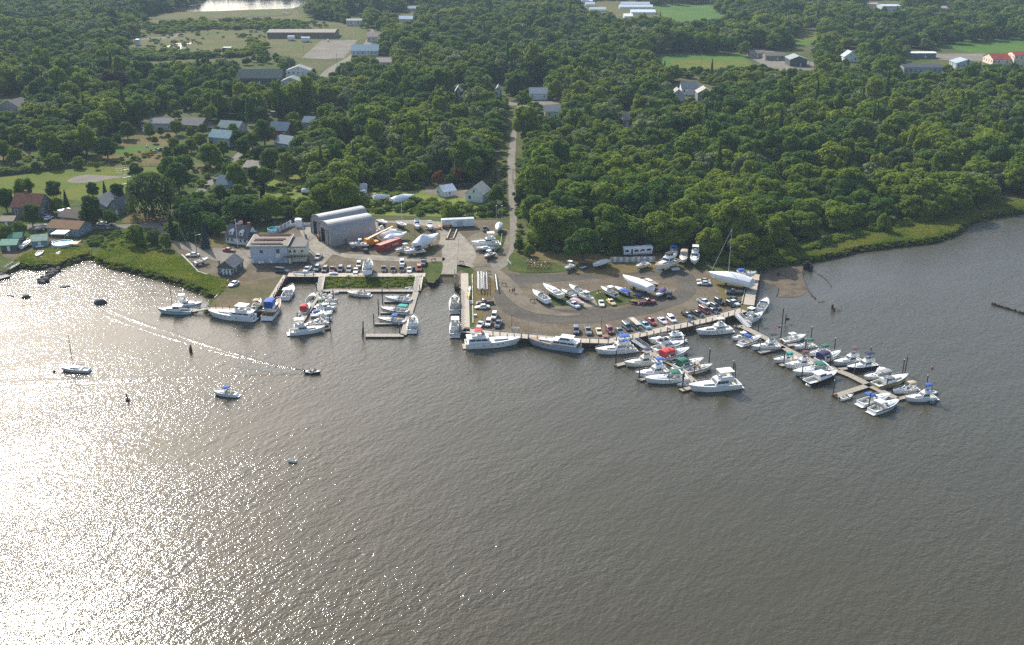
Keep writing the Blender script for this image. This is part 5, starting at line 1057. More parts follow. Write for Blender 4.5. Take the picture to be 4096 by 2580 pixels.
BT('express', (2729, 1052), (2740, 1002), 'cream and green hauled-out cruiser with its bow to the viewer', hc='c', stripe='G', land=1.4, L=9.5, top='Y', enc=1, c0=.05, c1=.44)
BT('fly', (2776, 1056), (2782, 1004), 'white sport fisherman with a red-edged top, rightmost of the bow-on row', land=1.5, L=10.5, hard=1)
BT('wrap', (2848, 1096), (2996, 1126), 'huge grey-white shrink-wrapped sailing yacht with a tall mast', land=1.5, mast=14.5, h=1.9, L=15.5, B=4.6, zr=1.4)
BT('express', (3003, 1090), (2965, 1094), 'boat with a blue cover half hidden behind the wrapped sailing yacht', land=1.4, top='B', L=8)
# --- hauled out in the upper yard
BT('fly', (1476, 1040), (1468, 1083), 'tall white cruiser on blocks among the parked cars, stern to the viewer', land=1.3, L=11, B=3.7)
BT('wrap', (1754, 940), (1661, 982), 'large boat in white shrink wrap with a long pointed bow', land=1.5, h=2.6, B=4, prof=[.3, .6, .9, 1.0, .75, .45, .3, .2, .05])
BT('wrap', (1507, 940), (1610, 935), 'white-wrapped boat close behind the red container', land=1.2, h=1.6)
BT('wrap', (1628, 930), (1544, 958), 'white-wrapped boat directly behind the container end', land=1.0, h=1.5, prof=[.4, .9, 1, .8, .6, .45, .3, .2, .05])
BT('express', (1590, 921), (1515, 912), 'white boat with seats uncovered behind the wrapped boats', land=1.3)
BT('express', (1395, 972), (1466, 970), 'white cruiser on blocks against the side of the front boat shed', land=1.2, top='W', c0=.3, c1=.5, arch=0)
BT('express', (1580, 999), (1634, 985), 'green and white small boat on a trailer right of the container', stripe='G', land=.8, arch=0, top='W', c0=.1, c1=.4, hc='w')
BT('express', (1614, 1004), (1693, 994), 'white and navy boat with a navy canvas top on a trailer', stripe='n', land=.9, top='N', enc=1, c0=.15, c1=.45, arch=0)
BT('sail', (1551, 890), (1511, 875), 'small white sailboat hull with its mast lowered at the back of the yard', land=1.2, L=7)
BT('sail', (1622, 898), (1592, 886), 'small sailboat with a raised mast and blue sail cover at the back of the yard', land=1.2, mast=8.5, top='B', L=7)
BT('fly', (1672, 908), (1666, 885), 'silver-white boat on stands at the back of the yard', land=1.0, L=7, B=2.6)
BT('express', (1722, 911), (1717, 887), 'white fishing boat with a light tower at the back of the yard', land=1.0, L=7.5)
BT('fly', (1881, 970), (1995, 966), 'white flybridge cruiser on stands beside the curved fence', land=1.4, hard=1)
BT('sail', (1902, 989), (1977, 985), 'low white sailboat hull in front of the flybridge cruiser on stands', land=1.0)
BT('express', (1938, 1025), (1975, 1006), 'derelict brown boat with a ragged white cover', hc='B', land=.7, arch=0, top='W', c0=.4, c1=.7)
BT('wrap', (1990, 918), (2000, 893), 'small white-wrapped boat by the lane', land=1.2, h=1.5, L=8, B=2.8)
BT('runabout', (833, 1026), (776, 1044), 'white bowrider on a trailer beside the concrete wall', land=.9)
BT('wrap', (1657, 783), (1564, 803), 'large white-wrapped boat in the trees behind the yard', land=1.4, h=1.6)
BT('wrap', (1560, 782), (1492, 788), 'blue-grey wrapped boat between the trees behind the yard', land=1.2, h=1.3)
BT('wrap', (1245, 762), (1206, 758), 'small white wrapped boat on the green behind the yard', land=.8, h=1.2)
BT('sail', (128, 956), (83, 982), 'green and white sailing hull beside the green-roofed sheds', land=.8, stripe='G')
BT('covered', (135, 912), (190, 893), 'grey covered boat above the sheds on the left shore', hc='g', top='g', land=.9)
BT('skiff', (146, 1025), (164, 1003), 'pale blue float boat in the cradle on the left shore', hc='b', land=.4, motor=0)
BT('inflatable', (2528, 1354), (2508, 1360), 'green kayak-like inflatable stowed on the trawler roof', hc='G', lift=2.5, B=.4)
# ------------------------------------------------------------------ vehicles
PC = {}
def paint(h): return mat('car_paint_'+h, srgb(h)[:3], .28, var=.03, coat=.5)
TYRE = mat('tyre_rubber', (.02, .02, .02), .85); RIM = mat('wheel_alloy', (.35, .35, .36), .35, metal=.6); LAMP = mat('lamp_glass', (.75, .75, .72), .15); TAIL = mat('tail_lamp', (.35, .02, .02), .25)
CG = mat('car_glass', (.018, .022, .026), .06, var=.05, spec=.9); TRIM = mat('black_trim', (.03, .03, .03), .7); CHROME = mat('chrome_trim', (.6, .6, .6), .2, metal=.9)
WM = None
def wheel_mesh():
    mb = MB(); mb.tube((0, -.11, 0), (0, .11, 0), .33, n=12); mb.m = 1; mb.tube((0, -.125, 0), (0, .125, 0), .19, n=10)
    me = bpy.data.meshes.new('wheel'); me.from_pydata(mb.v, [], mb.f); me.materials.append(TYRE); me.materials.append(RIM); me.polygons.foreach_set('material_index', mb.mi); return me
WM = wheel_mesh()
def car(kind, colour, px, py, hx, hy, label, group=None, L=None, z=LZ, roofc=None):
    c = G(px, py, z+.75); f = G(px+hx, py+hy, z+.75); d = f-c; rz = math.atan2(d.y, d.x)
    nm = dict(sedan='parked_car', suv='sport_utility_vehicle', pickup='pickup_truck', van='van', jeep='off_road_vehicle', wagon='station_wagon')[kind]
    cat = dict(sedan='car', suv='suv', pickup='pickup truck', van='van', jeep='off-roader', wagon='car')[kind]
    o = empty(nm, (c.x, c.y, z), rz, label, cat, group); P = paint(colour); W2 = .86
    L = L or dict(sedan=4.7, suv=4.7, pickup=5.5, van=5.1, jeep=4.0, wagon=4.8)[kind]; h = L/2
    hi = kind in ('suv', 'pickup', 'van', 'jeep'); bz = .36 if hi else .26; bh = 1.02 if hi else .86
    # body: cross-sections along the length, rounded shoulders
    prof = {'sedan': [(-1, .62, .78, .80), (-.97, .80, .84, .9), (-.55, .90, .97, 1), (.30, .88, .97, 1), (.85, .74, .88, .95), (1, .52, .74, .8)],
            'wagon': [(-1, .62, .80, .85), (-.97, .88, .90, .95), (-.4, .90, .97, 1), (.30, .88, .97, 1), (.85, .74, .88, .95), (1, .52, .74, .8)],
            'suv': [(-1, .70, .86, .9), (-.97, 1.0, .93, .97), (-.4, 1.02, .98, 1), (.38, 1.02, .98, 1), (.90, .96, .92, .97), (1, .72, .86, .9)],
            'van': [(-1, .8, .88, .92), (-.97, 1.0, .94, .97), (-.4, 1.02, .98, 1), (.55, 1.0, .97, 1), (.90, .84, .90, .95), (1, .6, .82, .86)],
            'pickup': [(-1, .74, .88, .92), (-.985, 1.0, .94, .98), (-.1, 1.02, .98, 1), (.40, 1.04, .98, 1), (.92, .98, .92, .97), (1, .74, .86, .9)],
            'jeep': [(-1, .9, .84, .86), (-.97, 1.0, .86, .88), (-.2, 1.02, .88, .9), (.30, 1.02, .86, .9), (.95, .96, .72, .8), (1, .9, .72, .78)]}[kind]
    rings = []
    for t, zt, wt, wb in prof:
        a, b = W2*wt, W2*wb
        rings.append([(t*h, b*.96, bz), (t*h, b, bz+.2), (t*h, a, zt-.12), (t*h, a*.90, zt), (t*h, -a*.90, zt), (t*h, -a, zt-.12), (t*h, -b, bz+.2), (t*h, -b*.96, bz)])
    mb = MB(); mb.loft(rings); body = mb.build('body', P, o, smooth=True)
    def gh(x0, x1, z0, z1, rb, rf, wt=.76, w0=.82):
        q = MB(); q.prism([(x0, -W2*w0-.02), (x1, -W2*w0), (x1, W2*w0), (x0, W2*w0+.02)], z0, z1, [(x0+rb, -W2*wt), (x1-rf, -W2*wt), (x1-rf, W2*wt), (x0+rb, W2*wt)]); q.build('window_glass', CG, o)
        q = MB(); a, b = x0+rb, x1-rf; q.prism([(a-.05, -W2*wt-.03), (b+.06, -W2*wt-.02), (b+.06, W2*wt+.02), (a-.05, W2*wt+.03)], z1-.02, z1+.05, [(a+.08, -W2*wt+.08), (b-.08, -W2*wt+.08), (b-.08, W2*wt-.08), (a+.08, W2*wt-.08)]); rf_ = q.build('roof', paint(roofc) if roofc else P, o)
        q = MB()
        for sg in (1, -1):
            for (xa, xb) in ((x0, x0+rb), (x1, x1-rf), ((x0+x1)/2-.1, (a+b)/2-.1)): q.tube((xa, sg*(W2*w0+.005), z0), (xb, sg*(W2*wt+.01), z1), .045, n=4)
        q.build('pillar', P, rf_); return a, b
    if kind == 'sedan': gh(-.62*h, .36*h, .88, 1.36, .48, .62)
    elif kind == 'wagon': gh(-.92*h, .36*h, .88, 1.40, .28, .62)
    elif kind == 'suv': a, b = gh(-.93*h, .38*h, 1.0, 1.68, .22, .52)
    elif kind == 'van': a, b = gh(-.95*h, .62*h, 1.0, 1.78, .18, .75)
    elif kind == 'jeep':
        a, b = gh(-.92*h, .22*h, 1.0, 1.72, .08, .25, .80, .84); q = MB(); q.tube((-h-.14, 0, .6), (-h-.14, 0, 1.1), .05); q.tube((-h-.22, 0, .85), (-h-.02, 0, .85), .34, n=12); q.build('spare_wheel', TYRE, o)
    elif kind == 'pickup':
        a, b = gh(-.14*h, .42*h, 1.02, 1.70, .14, .46); q = MB(); x0, x1 = -.965*h, -.17*h
        q.add([(x0, -.68, 1.045), (x1, -.68, 1.045), (x1, .68, 1.045), (x0, .68, 1.045)], [(0, 1, 2, 3)]); q.build('cargo_bed', TRIM, o)
        q = MB()
        for sg in (1, -1): q.box((x0+x1)/2, sg*.79, 1.0, x1-x0, .12, .12)
        q.box(x0, 0, 1.0, .08, 1.6, .12); q.build('bed_rail', P, o)
    for sx in (.62, -.62):
        for sg in (1, -1):
            w_ = link('wheel', WM, o, (sx*h, sg*W2*.93, .34)); w_.scale = (1.05, 1, 1.05) if hi else (1, 1, 1)
    for sg in (1, -1):
        q = MB(); q.box(h*.985, sg*W2*.66, .62 if not hi else .76, .06, .34, .14); q.build('headlight', LAMP, o)
        q = MB(); q.box(-h*.99, sg*W2*.72, .64 if not hi else .8, .06, .22, .18); q.build('taillight', TAIL, o)
    for sg in (1, -1): q = MB(); q.box(sg*h, 0, .34 if not hi else .42, .12, W2*1.8, .14); q.build('bumper', CHROME if kind == 'pickup' else TRIM, o)
    return o
gB = 'vehicles parked along the basin boardwalk'; gQ = 'vehicles parked along the quay'; gR = 'vehicles parked at the corner of the yard'
CARS = [('sedan', 'e6e6e4', 770, 1017, -60, 3, 'white car parked beside the utility pole by the concrete wall'), ('sedan', '8f2a22', 916, 998, 60, 5, 'red car in front of the house with the flagpole'),
 ('van', '2c4650', 1126, 1081, 60, 6, 'dark teal minivan parked below the big grey building'), ('sedan', 'e8e8e8', 935, 1133, -26, 14, 'white coupe on the dirt pier'),
 ('pickup', 'b9b5a4', 1274, 1026, -20, 22, 'tan pickup alone beside the big grey building'),
 ('pickup', 'e4e4e2', 1229, 1077, -24, 24, 'white pickup at the left end of the basin row', gB), ('suv', '66767c', 1268, 1072, -14, 24, 'blue-grey SUV next to the leftmost white pickup', gB), ('suv', '59625c', 1300, 1077, -16, 24, 'grey-green car third in the basin row', gB),
 ('pickup', '6e3432', 1330, 1076, -10, 24, 'maroon pickup in the basin row', gB), ('suv', '4e565c', 1362, 1075, -9, 24, 'dark silver SUV right of the maroon pickup', gB), ('wagon', '6a6e6e', 1396, 1075, -8, 24, 'grey minivan-like wagon in the basin row', gB),
 ('sedan', 'ececea', 1423, 1081, -5, 24, 'white sedan left of the tall hauled-out cruiser', gB), ('suv', 'cfcab2', 1435, 1058, -4, 24, 'cream SUV behind the white sedan', gB),
 ('pickup', '3d464c', 1535, 1074, 1, 24, 'dark pickup with a pale bed cap right of the tall cruiser', gB), ('pickup', '26292b', 1572, 1076, 2, 24, 'black pickup second right of the tall cruiser', gB), ('suv', 'e9e9e7', 1608, 1050, 4, 24, 'white SUV behind the black and red pickup', gB),
 ('pickup', '1d1c1d', 1606, 1075, 2, 24, 'black and red pickup in front of the white SUV', gB), ('sedan', 'd9dcd9', 1637, 1078, 2, 24, 'small white hatchback near the end of the basin row', gB), ('suv', '98302a', 1677, 1072, 2, 24, 'bright red SUV at the right end of the basin row', gB),
 ('pickup', '4a5450', 1694, 1050, 12, -24, 'dark green truck behind the bright red SUV', gB), ('pickup', '2d3a3a', 1941, 914, -4, 24, 'dark pickup behind the white trailer end'),
 ('pickup', '4d2226', 1940, 1207, -60, 6, 'burgundy pickup with a red cab beside the mast rack'), ('sedan', 'e2e6d4', 1929, 1225, -60, 4, 'pale cream sedan below the burgundy pickup'),
 ('suv', 'dcd8c8', 1977, 1262, -9, 24, 'cream SUV alone near the pile pier'), ('suv', 'e6e2d4', 1954, 1290, -9, 24, 'white SUV with a roof pod above the red-topped yacht'), ('sedan', 'd8dadc', 1921, 1296, -16, 24, 'silver-white car half hidden by the red-topped yacht'), ('pickup', '565e66', 1994, 1293, -12, 24, 'dark grey pickup above the red-topped yacht'),
 ('suv', '5d6670', 2305, 1319, 2, 24, 'grey SUV, leftmost of the quay row', gQ), ('pickup', '858c88', 2352, 1320, 8, 24, 'silver pickup second in the quay row', gQ), ('sedan', 'd8caa0', 2396, 1323, 10, 24, 'tan sedan third in the quay row', gQ),
 ('suv', '7a2430', 2439, 1319, 16, 24, 'burgundy SUV in the quay row', gQ), ('sedan', '4c6470', 2479, 1322, 20, 24, 'blue-teal sedan between the burgundy SUV and the dark van', gQ), ('van', '43606a', 2507, 1306, 22, 20, 'teal blue van in the quay row', gQ), ('pickup', '39464a', 2543, 1302, 22, 20, 'dark pickup loaded with long planks and ladders', gQ),
 ('pickup', '84b4c6', 2580, 1299, 24, 20, 'light blue pickup right of the plank-laden truck', gQ), ('pickup', '942628', 2604, 1283, 24, 20, 'red pickup in the quay row', gQ), ('sedan', 'd9dee2', 2650, 1280, 26, 20, 'silver-white sedan right of the red pickup', gQ), ('suv', 'e2e4e6', 2687, 1275, 22, 20, 'white SUV at the right end of the quay row', gQ),
 ('pickup', 'e4e8ec', 2294, 1217, 30, 16, 'white pickup with its bed to the gravel island boats'), ('sedan', 'e8e8e6', 2406, 1211, 8, 24, 'small white sedan in the gravel island'), ('sedan', 'dcc68c', 2445, 1206, 20, 16, 'pale yellow sedan in the gravel island'), ('pickup', '7c2228', 2589, 1206, 60, -6, 'dark red pickup towing past the watercraft'), ('jeep', '1f2423', 2677, 1180, -5, 24, 'black off-roader at the right end of the gravel island'),
 ('pickup', '22262b', 2752, 1259, 28, 16, 'black pickup, leftmost of the corner row', gR), ('pickup', '2b2d2e', 2790, 1253, 26, 15, 'second black pickup of the corner row', gR), ('van', '7a222a', 2818, 1240, 26, 15, 'red work van with ladders on its roof', gR), ('suv', '3b4644', 2863, 1226, 26, 14, 'dark green SUV behind the red van', gR), ('sedan', '3c4148', 2855, 1241, 26, 15, 'dark grey car right of the red van', gR),
 ('pickup', 'e8ebee', 2816, 1207, 28, 13, 'long white pickup with a bed cap in the corner', gR), ('jeep', '1c2228', 2878, 1205, 26, 14, 'black off-roader in the corner row', gR), ('jeep', '202e2c', 2924, 1216, 26, 14, 'dark green off-roader by the corner timber rail', gR), ('sedan', 'e8e6d2', 2936, 1208, 26, 12, 'cream-white convertible behind the dark green off-roader', gR), ('sedan', '26303c', 2938, 1196, 26, 9, 'dark blue sedan below the navy pickup', gR),
 ('pickup', '1e3048', 2937, 1167, -60, 0, 'navy pickup with an open tailgate below the wrapped sailing yacht'), ('sedan', 'c6ccd2', 2817, 1131, -60, 0, 'silver sedan left of the wrapped sailing yacht'), ('sedan', 'b2a690', 2814, 1120, -60, -4, 'tan sedan just behind the silver sedan'),
 ('sedan', 'e8e8f0', 30, 874, 10, 14, 'white car beside the red-roofed house'), ('sedan', 'e8e8f0', 194, 870, 22, -10, 'white car on the street above the brown shingle house'), ('sedan', '9aa0b0', 186, 862, 22, -10, 'blue-grey car behind the white car on the street'), ('sedan', 'e8e8ea', 410, 893, 60, 2, 'left of two white cars on the marsh-side street'), ('sedan', 'e0e0e2', 433, 894, 60, 2, 'right of two white cars on the marsh-side street'),
 ('suv', 'e6e8ea', 571, 508, 1, 20, 'left white car on the dry lawn'), ('suv', 'dfe6d8', 592, 507, 1, 20, 'right white car on the dry lawn'), ('sedan', 'd0d4da', 832, 507, 30, 0, 'silver car by the brown house in the left neighbourhood'), ('sedan', 'b05048', 836, 501, 30, 0, 'red car behind the silver car by the brown house'),
 ('sedan', 'e4e4e4', 1870, 389, 1, 14, 'left white car above the wood left of the lane'), ('sedan', 'dcdcdc', 1885, 389, 1, 14, 'right white car above the wood left of the lane'), ('van', 'e8e8e8', 1312, 162, 2, 14, 'white van on the far car park'), ('sedan', 'd8dadc', 1140, 52, 30, 0, 'small white car on the far shore road'),
 ('sedan', '3a4038', 1010, 645, 20, -10, 'dark car beside the lane below the brown low house'), ('pickup', '2a3034', 1120, 1042, 0, 0.01, ''),
]
for c in CARS:
    if c[6]: car(*c)
# roof loads
def on_car(px, py, hx, hy, zz, fn, name, label, cat):
    c = G(px, py, LZ+.75); f = G(px+hx, py+hy, LZ+.75); d = f-c; o = empty(name, (c.x, c.y, LZ+zz), math.atan2(d.y, d.x), label, cat); fn(o); return o
WOODL = mat('pale_timber', (.50, .40, .26), .8, var=.25, scale=4); WOODD = mat('dark_timber', (.10, .078, .055), .85, var=.3, scale=4)
def planks(o):
    for k in range(8):
        q = MB(); q.box(-.6, -.7+.2*k, .05+.06*(k % 2), 6.2-.3*(k % 3), .15, .07); q.build('plank', WOODL if k % 3 else WH, o)
    q = MB()
    for x in (-2.2, 0, 1.2): q.box(x, 0, -.02, .1, 1.6, .06)
    q.build('rack', TRIM, o)
on_car(2543, 1302, 22, 20, 1.85, planks, 'lumber_load', 'long pale planks and ladders racked on the dark pickup', 'lumber')
def ladders(o):
    for y in (-.4, .35):
        q = MB(); q.box(-.4, y-.2, .08, 3.6, .06, .07); q.box(-.4, y+.2, .08, 3.6, .06, .07)
        for k in range(10): q.box(-2+.36*k, y, .09, .05, .4, .05)
        q.build('ladder_section', WOODL, o)
    q = MB(); q.box(-1.4, 0, .0, .08, 1.5, .08); q.box(.6, 0, 0, .08, 1.5, .08); q.build('rack', TRIM, o)
on_car(2818, 1240, 26, 15, 1.85, ladders, 'ladder', 'pair of wooden ladders on the roof of the red van', 'ladder')
# lorries, trailers, containers, yard machines
def boxy(name, A, B, w_, h, zb, body, label, cat, wheels=0, det=None, roofc=None, group=None):
    a, b = G(*A), G(*B); d = b-a; L = Vector((d.x, d.y)).length; rz = math.atan2(d.y, d.x); o = empty(name, ((a.x+b.x)/2, (a.y+b.y)/2, LZ), rz, label, cat, group)
    q = MB(); q.box(0, w_/2, zb, L, w_, h); q.build('body', body, o)
    q = MB(); q.box(0, w_/2, zb+h, L-.1, w_-.1, .06); q.build('roof', roofc or body, o)
    for k in range(wheels):
        for y in (.1, w_-.1): link('wheel', WM, o, (L*.25-k*1.0, y, .36))
    if wheels: q = MB(); q.box(0, w_/2, .5, L*.98, .8, .2); q.box(L/2+.5, w_/2, .5, 1.1, .12, .12); q.build('chassis', TRIM, o)
    if det: det(o, L, w_, h, zb)
    return o
RED = mat('container_red', (.30, .04, .03), .55, var=.2, scale=1.5); TRW = mat('trailer_white', (.66, .69, .72), .45, var=.08)
def corr(o, L, w_, h, zb):
    q = MB(); n = int(L/.28)
    for k in range(n):
        for y in (-.02, w_+.02): q.box(-L/2+.2+k*(L-.4)/(n-1), y, zb+.12, .12, .05, h-.24)
    for k in range(8): q.box(-L/2-.02, .2+k*(w_-.4)/7, zb+.1, .05, .10, h-.2)
    q.build('corrugation', RED, o)
    cu = bpy.data.curves.new('lettering', 'FONT'); cu.body = 'LINE'; cu.size = 1.25; cu.extrude = .01; cu.space_character = 1.25
    t = bpy.data.objects.new('t', cu); col.objects.link(t); bpy.context.view_layer.update(); me = bpy.data.meshes.new_from_object(t.evaluated_get(bpy.context.evaluated_depsgraph_get())); bpy.data.objects.remove(t)
    me.materials.clear(); me.materials.append(WH); x = link('lettering', me, o, (L*.06, -.065, zb+.85)); x.rotation_euler = (R(90), 0, 0)
    q = MB(); q.box(-L*.10, -.055, zb+.7, 1.3, .02, .95); q.build('patch', mat('grey_patch', (.2, .13, .12), .7), o)
boxy('shipping_container', (1523, 1011), (1606, 981), 2.44, 2.6, .1, RED, 'red shipping container in front of the white-wrapped boats', 'container', det=corr, roofc=mat('container_roof', (.42, .14, .09), .6))
def doorbox(o, L, w_, h, zb):
    q = MB(); q.box(L*.05, -.03, zb+.1, 2.4, .05, h*.8); q.build('door', mat('grey_door', (.42, .46, .5), .5), o)
boxy('storage_trailer', (1767, 914), (1898, 908), 2.6, 2.9, .45, TRW, 'long white storage trailer along the back fence', 'trailer', wheels=2, det=doorbox, roofc=mat('trailer_roof', (.36, .40, .42), .5))
def camper(o, L, w_, h, zb):
    q = MB(); q.box(L*.37, w_/2, zb+h*.45, L*.30, w_*.98, h*.62); q.build('raised_nose', TRW, o)
    for k, (x, s_) in enumerate(((-.40, 1.3), (-.06, 1.5), (.10, .5), (.18, .9), (.38, 1.6))):
        q = MB(); q.box(L*x, -.03, zb+h*(.42 if k < 3 else .5), s_, .05, .75); q.build('window', GLASS, o)
    q = MB(); q.box(-L*.22, -.03, zb+.15, .7, .05, 1.9); q.build('door', mat('camper_door', (.07, .07, .08), .5), o)
    q = MB(); q.box(0, -.025, zb+.25, L*.98, .04, .16); q.build('side_stripe', mat('stripe_grey', (.12, .12, .14), .5), o)
    q = MB(); [q.box(L*x, w_/2, zb+h, .7, .7, .25) for x in (-.3, 0, .2)]; q.build('roof_vent', WH, o)
boxy('camper_trailer', (2496, 1026), (2608, 1021), 2.5, 2.4, .6, TRW, 'long white camper trailer behind the panelled fence', 'camper', wheels=2, det=camper)
boxy('camper_trailer', (243, 872), (290, 862), 2.4, 2.2, .6, TRW, 'small white camper above the brown shingle house', 'camper', wheels=1)
boxy('box_trailer', (1440, 768), (1470, 762), 2.5, 2.5, .5, TRW, 'white box trailer in the trees, farther of two', 'trailer', wheels=1)
boxy('box_trailer', (1442, 792), (1469, 786), 2.5, 2.3, .5, TRW, 'white box trailer in the trees, nearer of two', 'trailer', wheels=1)
boxy('truck_trailer', (1150, 163), (1178, 163), 2.6, 3.2, .9, TRW, 'pair-end white trailer below the long far warehouse', 'trailer', wheels=2)
boxy('truck_trailer', (1205, 168), (1240, 168), 2.6, 3.2, .9, TRW, 'longer white trailer below the long far warehouse', 'trailer', wheels=2)
boxy('tank_container', (891, 216), (925, 216), 6, 5, .1, mat('blue_steel', (.06, .12, .17), .5), 'dark blue square container block beside the far pond', 'container')
boxy('utility_shed', (541, 182), (556, 182), 5, 5, .1, mat('pale_lilac', (.45, .48, .55), .6), 'lone small grey-white hut in the far clearing', 'hut')
YEL = mat('machine_yellow', (.68, .27, .015), .45, var=.15)
def forklift(px, py, ang, label, s=1, loader=False):
    p = G(px, py); o = empty('wheel_loader' if loader else 'forklift', p, ang, label, 'loader' if loader else 'forklift')
    q = MB(); q.box(-.6*s, 0, .6, 2.6*s, 1.5*s, .8*s, tx=.9, ty=.85); q.build('body', YEL, o)
    q = MB()
    for x in (-.9, .3):
        for y in (-.5, .5): q.tube((x*s, y*s, 1.3*s), (x*s*.95, y*s*.9, 2.5*s), .05, n=4)
    q.box(-.3*s, 0, 2.5*s, 1.4*s, 1.15*s, .1); q.build('cab', YEL, o)
    for x in (-1.3, .9):
        for y in (.8, -.8): w_ = link('wheel', WM, o, (x*s, y*s, .55*s)); w_.scale = (1.6*s, 1.6, 1.6*s)
    q = MB()
    if loader:
        for y in (.45, -.45): q.tube((.3*s, y*s, 1.3*s), (2.3*s, y*s, .7*s), .12, n=6)
        q.box(2.6*s, 0, .25, .9*s, 2.3*s, .9, tx=.5); q.build('bucket', YEL, o)
    else:
        for y in (.35, -.35): q.box(1.2*s, y*s, .2, .14, .14, 3.0*s); q.box(1.8*s, y*s, .25, 1.2, .14, .08)
        q.build('lift_mast', TRIM, o)
    return o
forklift(1283, 958, R(-70), 'yellow forklift at the door of the front boat shed', 1.2)
forklift(1787, 912, R(200), 'yellow wheel loader in front of the white storage trailer', 1.15, True)
forklift(1330, 905, R(100), 'orange wheel loader tucked beside the boat sheds', 1, True) if False else None
def crane():
    p = G(1482, 985); o = empty('mobile_crane', p, R(35), 'orange mobile crane with a lattice boom beside the red container', 'crane')
    q = MB(); q.box(0, 0, .9, 6, 2.2, .9); q.build('carrier', YEL, o)
    for x in (-2.2, -.9, 1.4, 2.5):
        for y in (1.1, -1.1): w_ = link('wheel', WM, o, (x, y, .6)); w_.scale = (1.7, 1.8, 1.7)
    q = MB(); q.box(-.6, 0, 1.85, 3.2, 2.2, 1.3, tx=.85); q.build('turntable', YEL, o); q = MB(); q.box(1.0, .7, 1.85, 1.3, .9, 1.5, tx=.8); c = q.build('cab', YEL, o)
    q = MB(); q.box(1.62, .7, 2.4, .06, .7, .7); q.box(1.0, .24, 2.4, .8, .04, .7); q.build('window', GLASS, c)
    q = MB(); a, b = Vector((-.8, -.2, 3.0)), Vector((9.5, -.2, 6.0))
    q.tube(a, b, .38, .26, 4); q.tube(a+Vector((.2, 0, .6)), a.lerp(b, .6)+Vector((0, 0, .4)), .1, n=4); q.build('boom', YEL, o)
    q = MB(); q.tube(b, b-Vector((0, 0, 3.2)), .02, n=3); q.box(b.x, b.y, b.z-3.6, .25, .2, .4); q.build('hook', TRIM, o)
crane()
def tank(px, py, label):
    o = empty('sling_block', G(px, py), 0, label, 'ballast block'); q = MB(); q.prism([(1.1*math.cos(i*.785), 1.0*math.sin(i*.785)) for i in range(8)], 0, 1.4, [(.9*math.cos(i*.785), .8*math.sin(i*.785)) for i in range(8)]); q.build('body', mat('black_plastic', (.03, .032, .034), .6), o)
    q = MB(); q.tube((-.8, 0, 1.45), (.8, 0, 1.45), .08); q.build('handle', TRIM, o)
tank(1414, 1001, 'black covered block left of the crane'); tank(1464, 1010, 'black covered block between the crane and the container')
# ------------------------------------------------------------------ buildings
WIN = mat('window_dark', (.05, .06, .07), .12, spec=.9); FRAME = mat('window_frame', (.72, .72, .70), .6); BRICK = mat('chimney_brick', (.22, .11, .08), .9, var=.3, scale=6)
def roofm(h): return mat('shingle_'+h, srgb(h)[:3], .85, var=.22, scale=1.2, bump=.02, spec=.12)
def wallm(h): return mat('wall_'+h, srgb(h)[:3], .8, var=.10, scale=.8, spec=.2)
def win(par, x, y, z, w_, h, ax='x', frame=True):
    """window on a wall facing -y (ax x) or +-x (ax y)"""
    q = MB()
    if ax == 'x': q.box(x, y-.03, z, w_, .06, h)
    else: q.box(x+(.03 if x > 0 else -.03), y, z, .06, w_, h)
    o = q.build('window', WIN, par)
    if frame:
        q = MB(); e = .12
        if ax == 'x':
            q.box(x-w_/2-e/2, y-.05, z-e, e, .1, h+2*e); q.box(x+w_/2+e/2, y-.05, z-e, e, .1, h+2*e); q.box(x, y-.05, z-e, w_, .1, e); q.box(x, y-.05, z+h, w_, .1, e)
        else:
            s = .05 if x > 0 else -.05
            q.box(x+s, y-w_/2-e/2, z-e, .1, e, h+2*e); q.box(x+s, y+w_/2+e/2, z-e, .1, e, h+2*e); q.box(x+s, y, z-e, .1, w_, e); q.box(x+s, y, z+h, .1, w_, e)
        q.build('frame', FRAME, o)
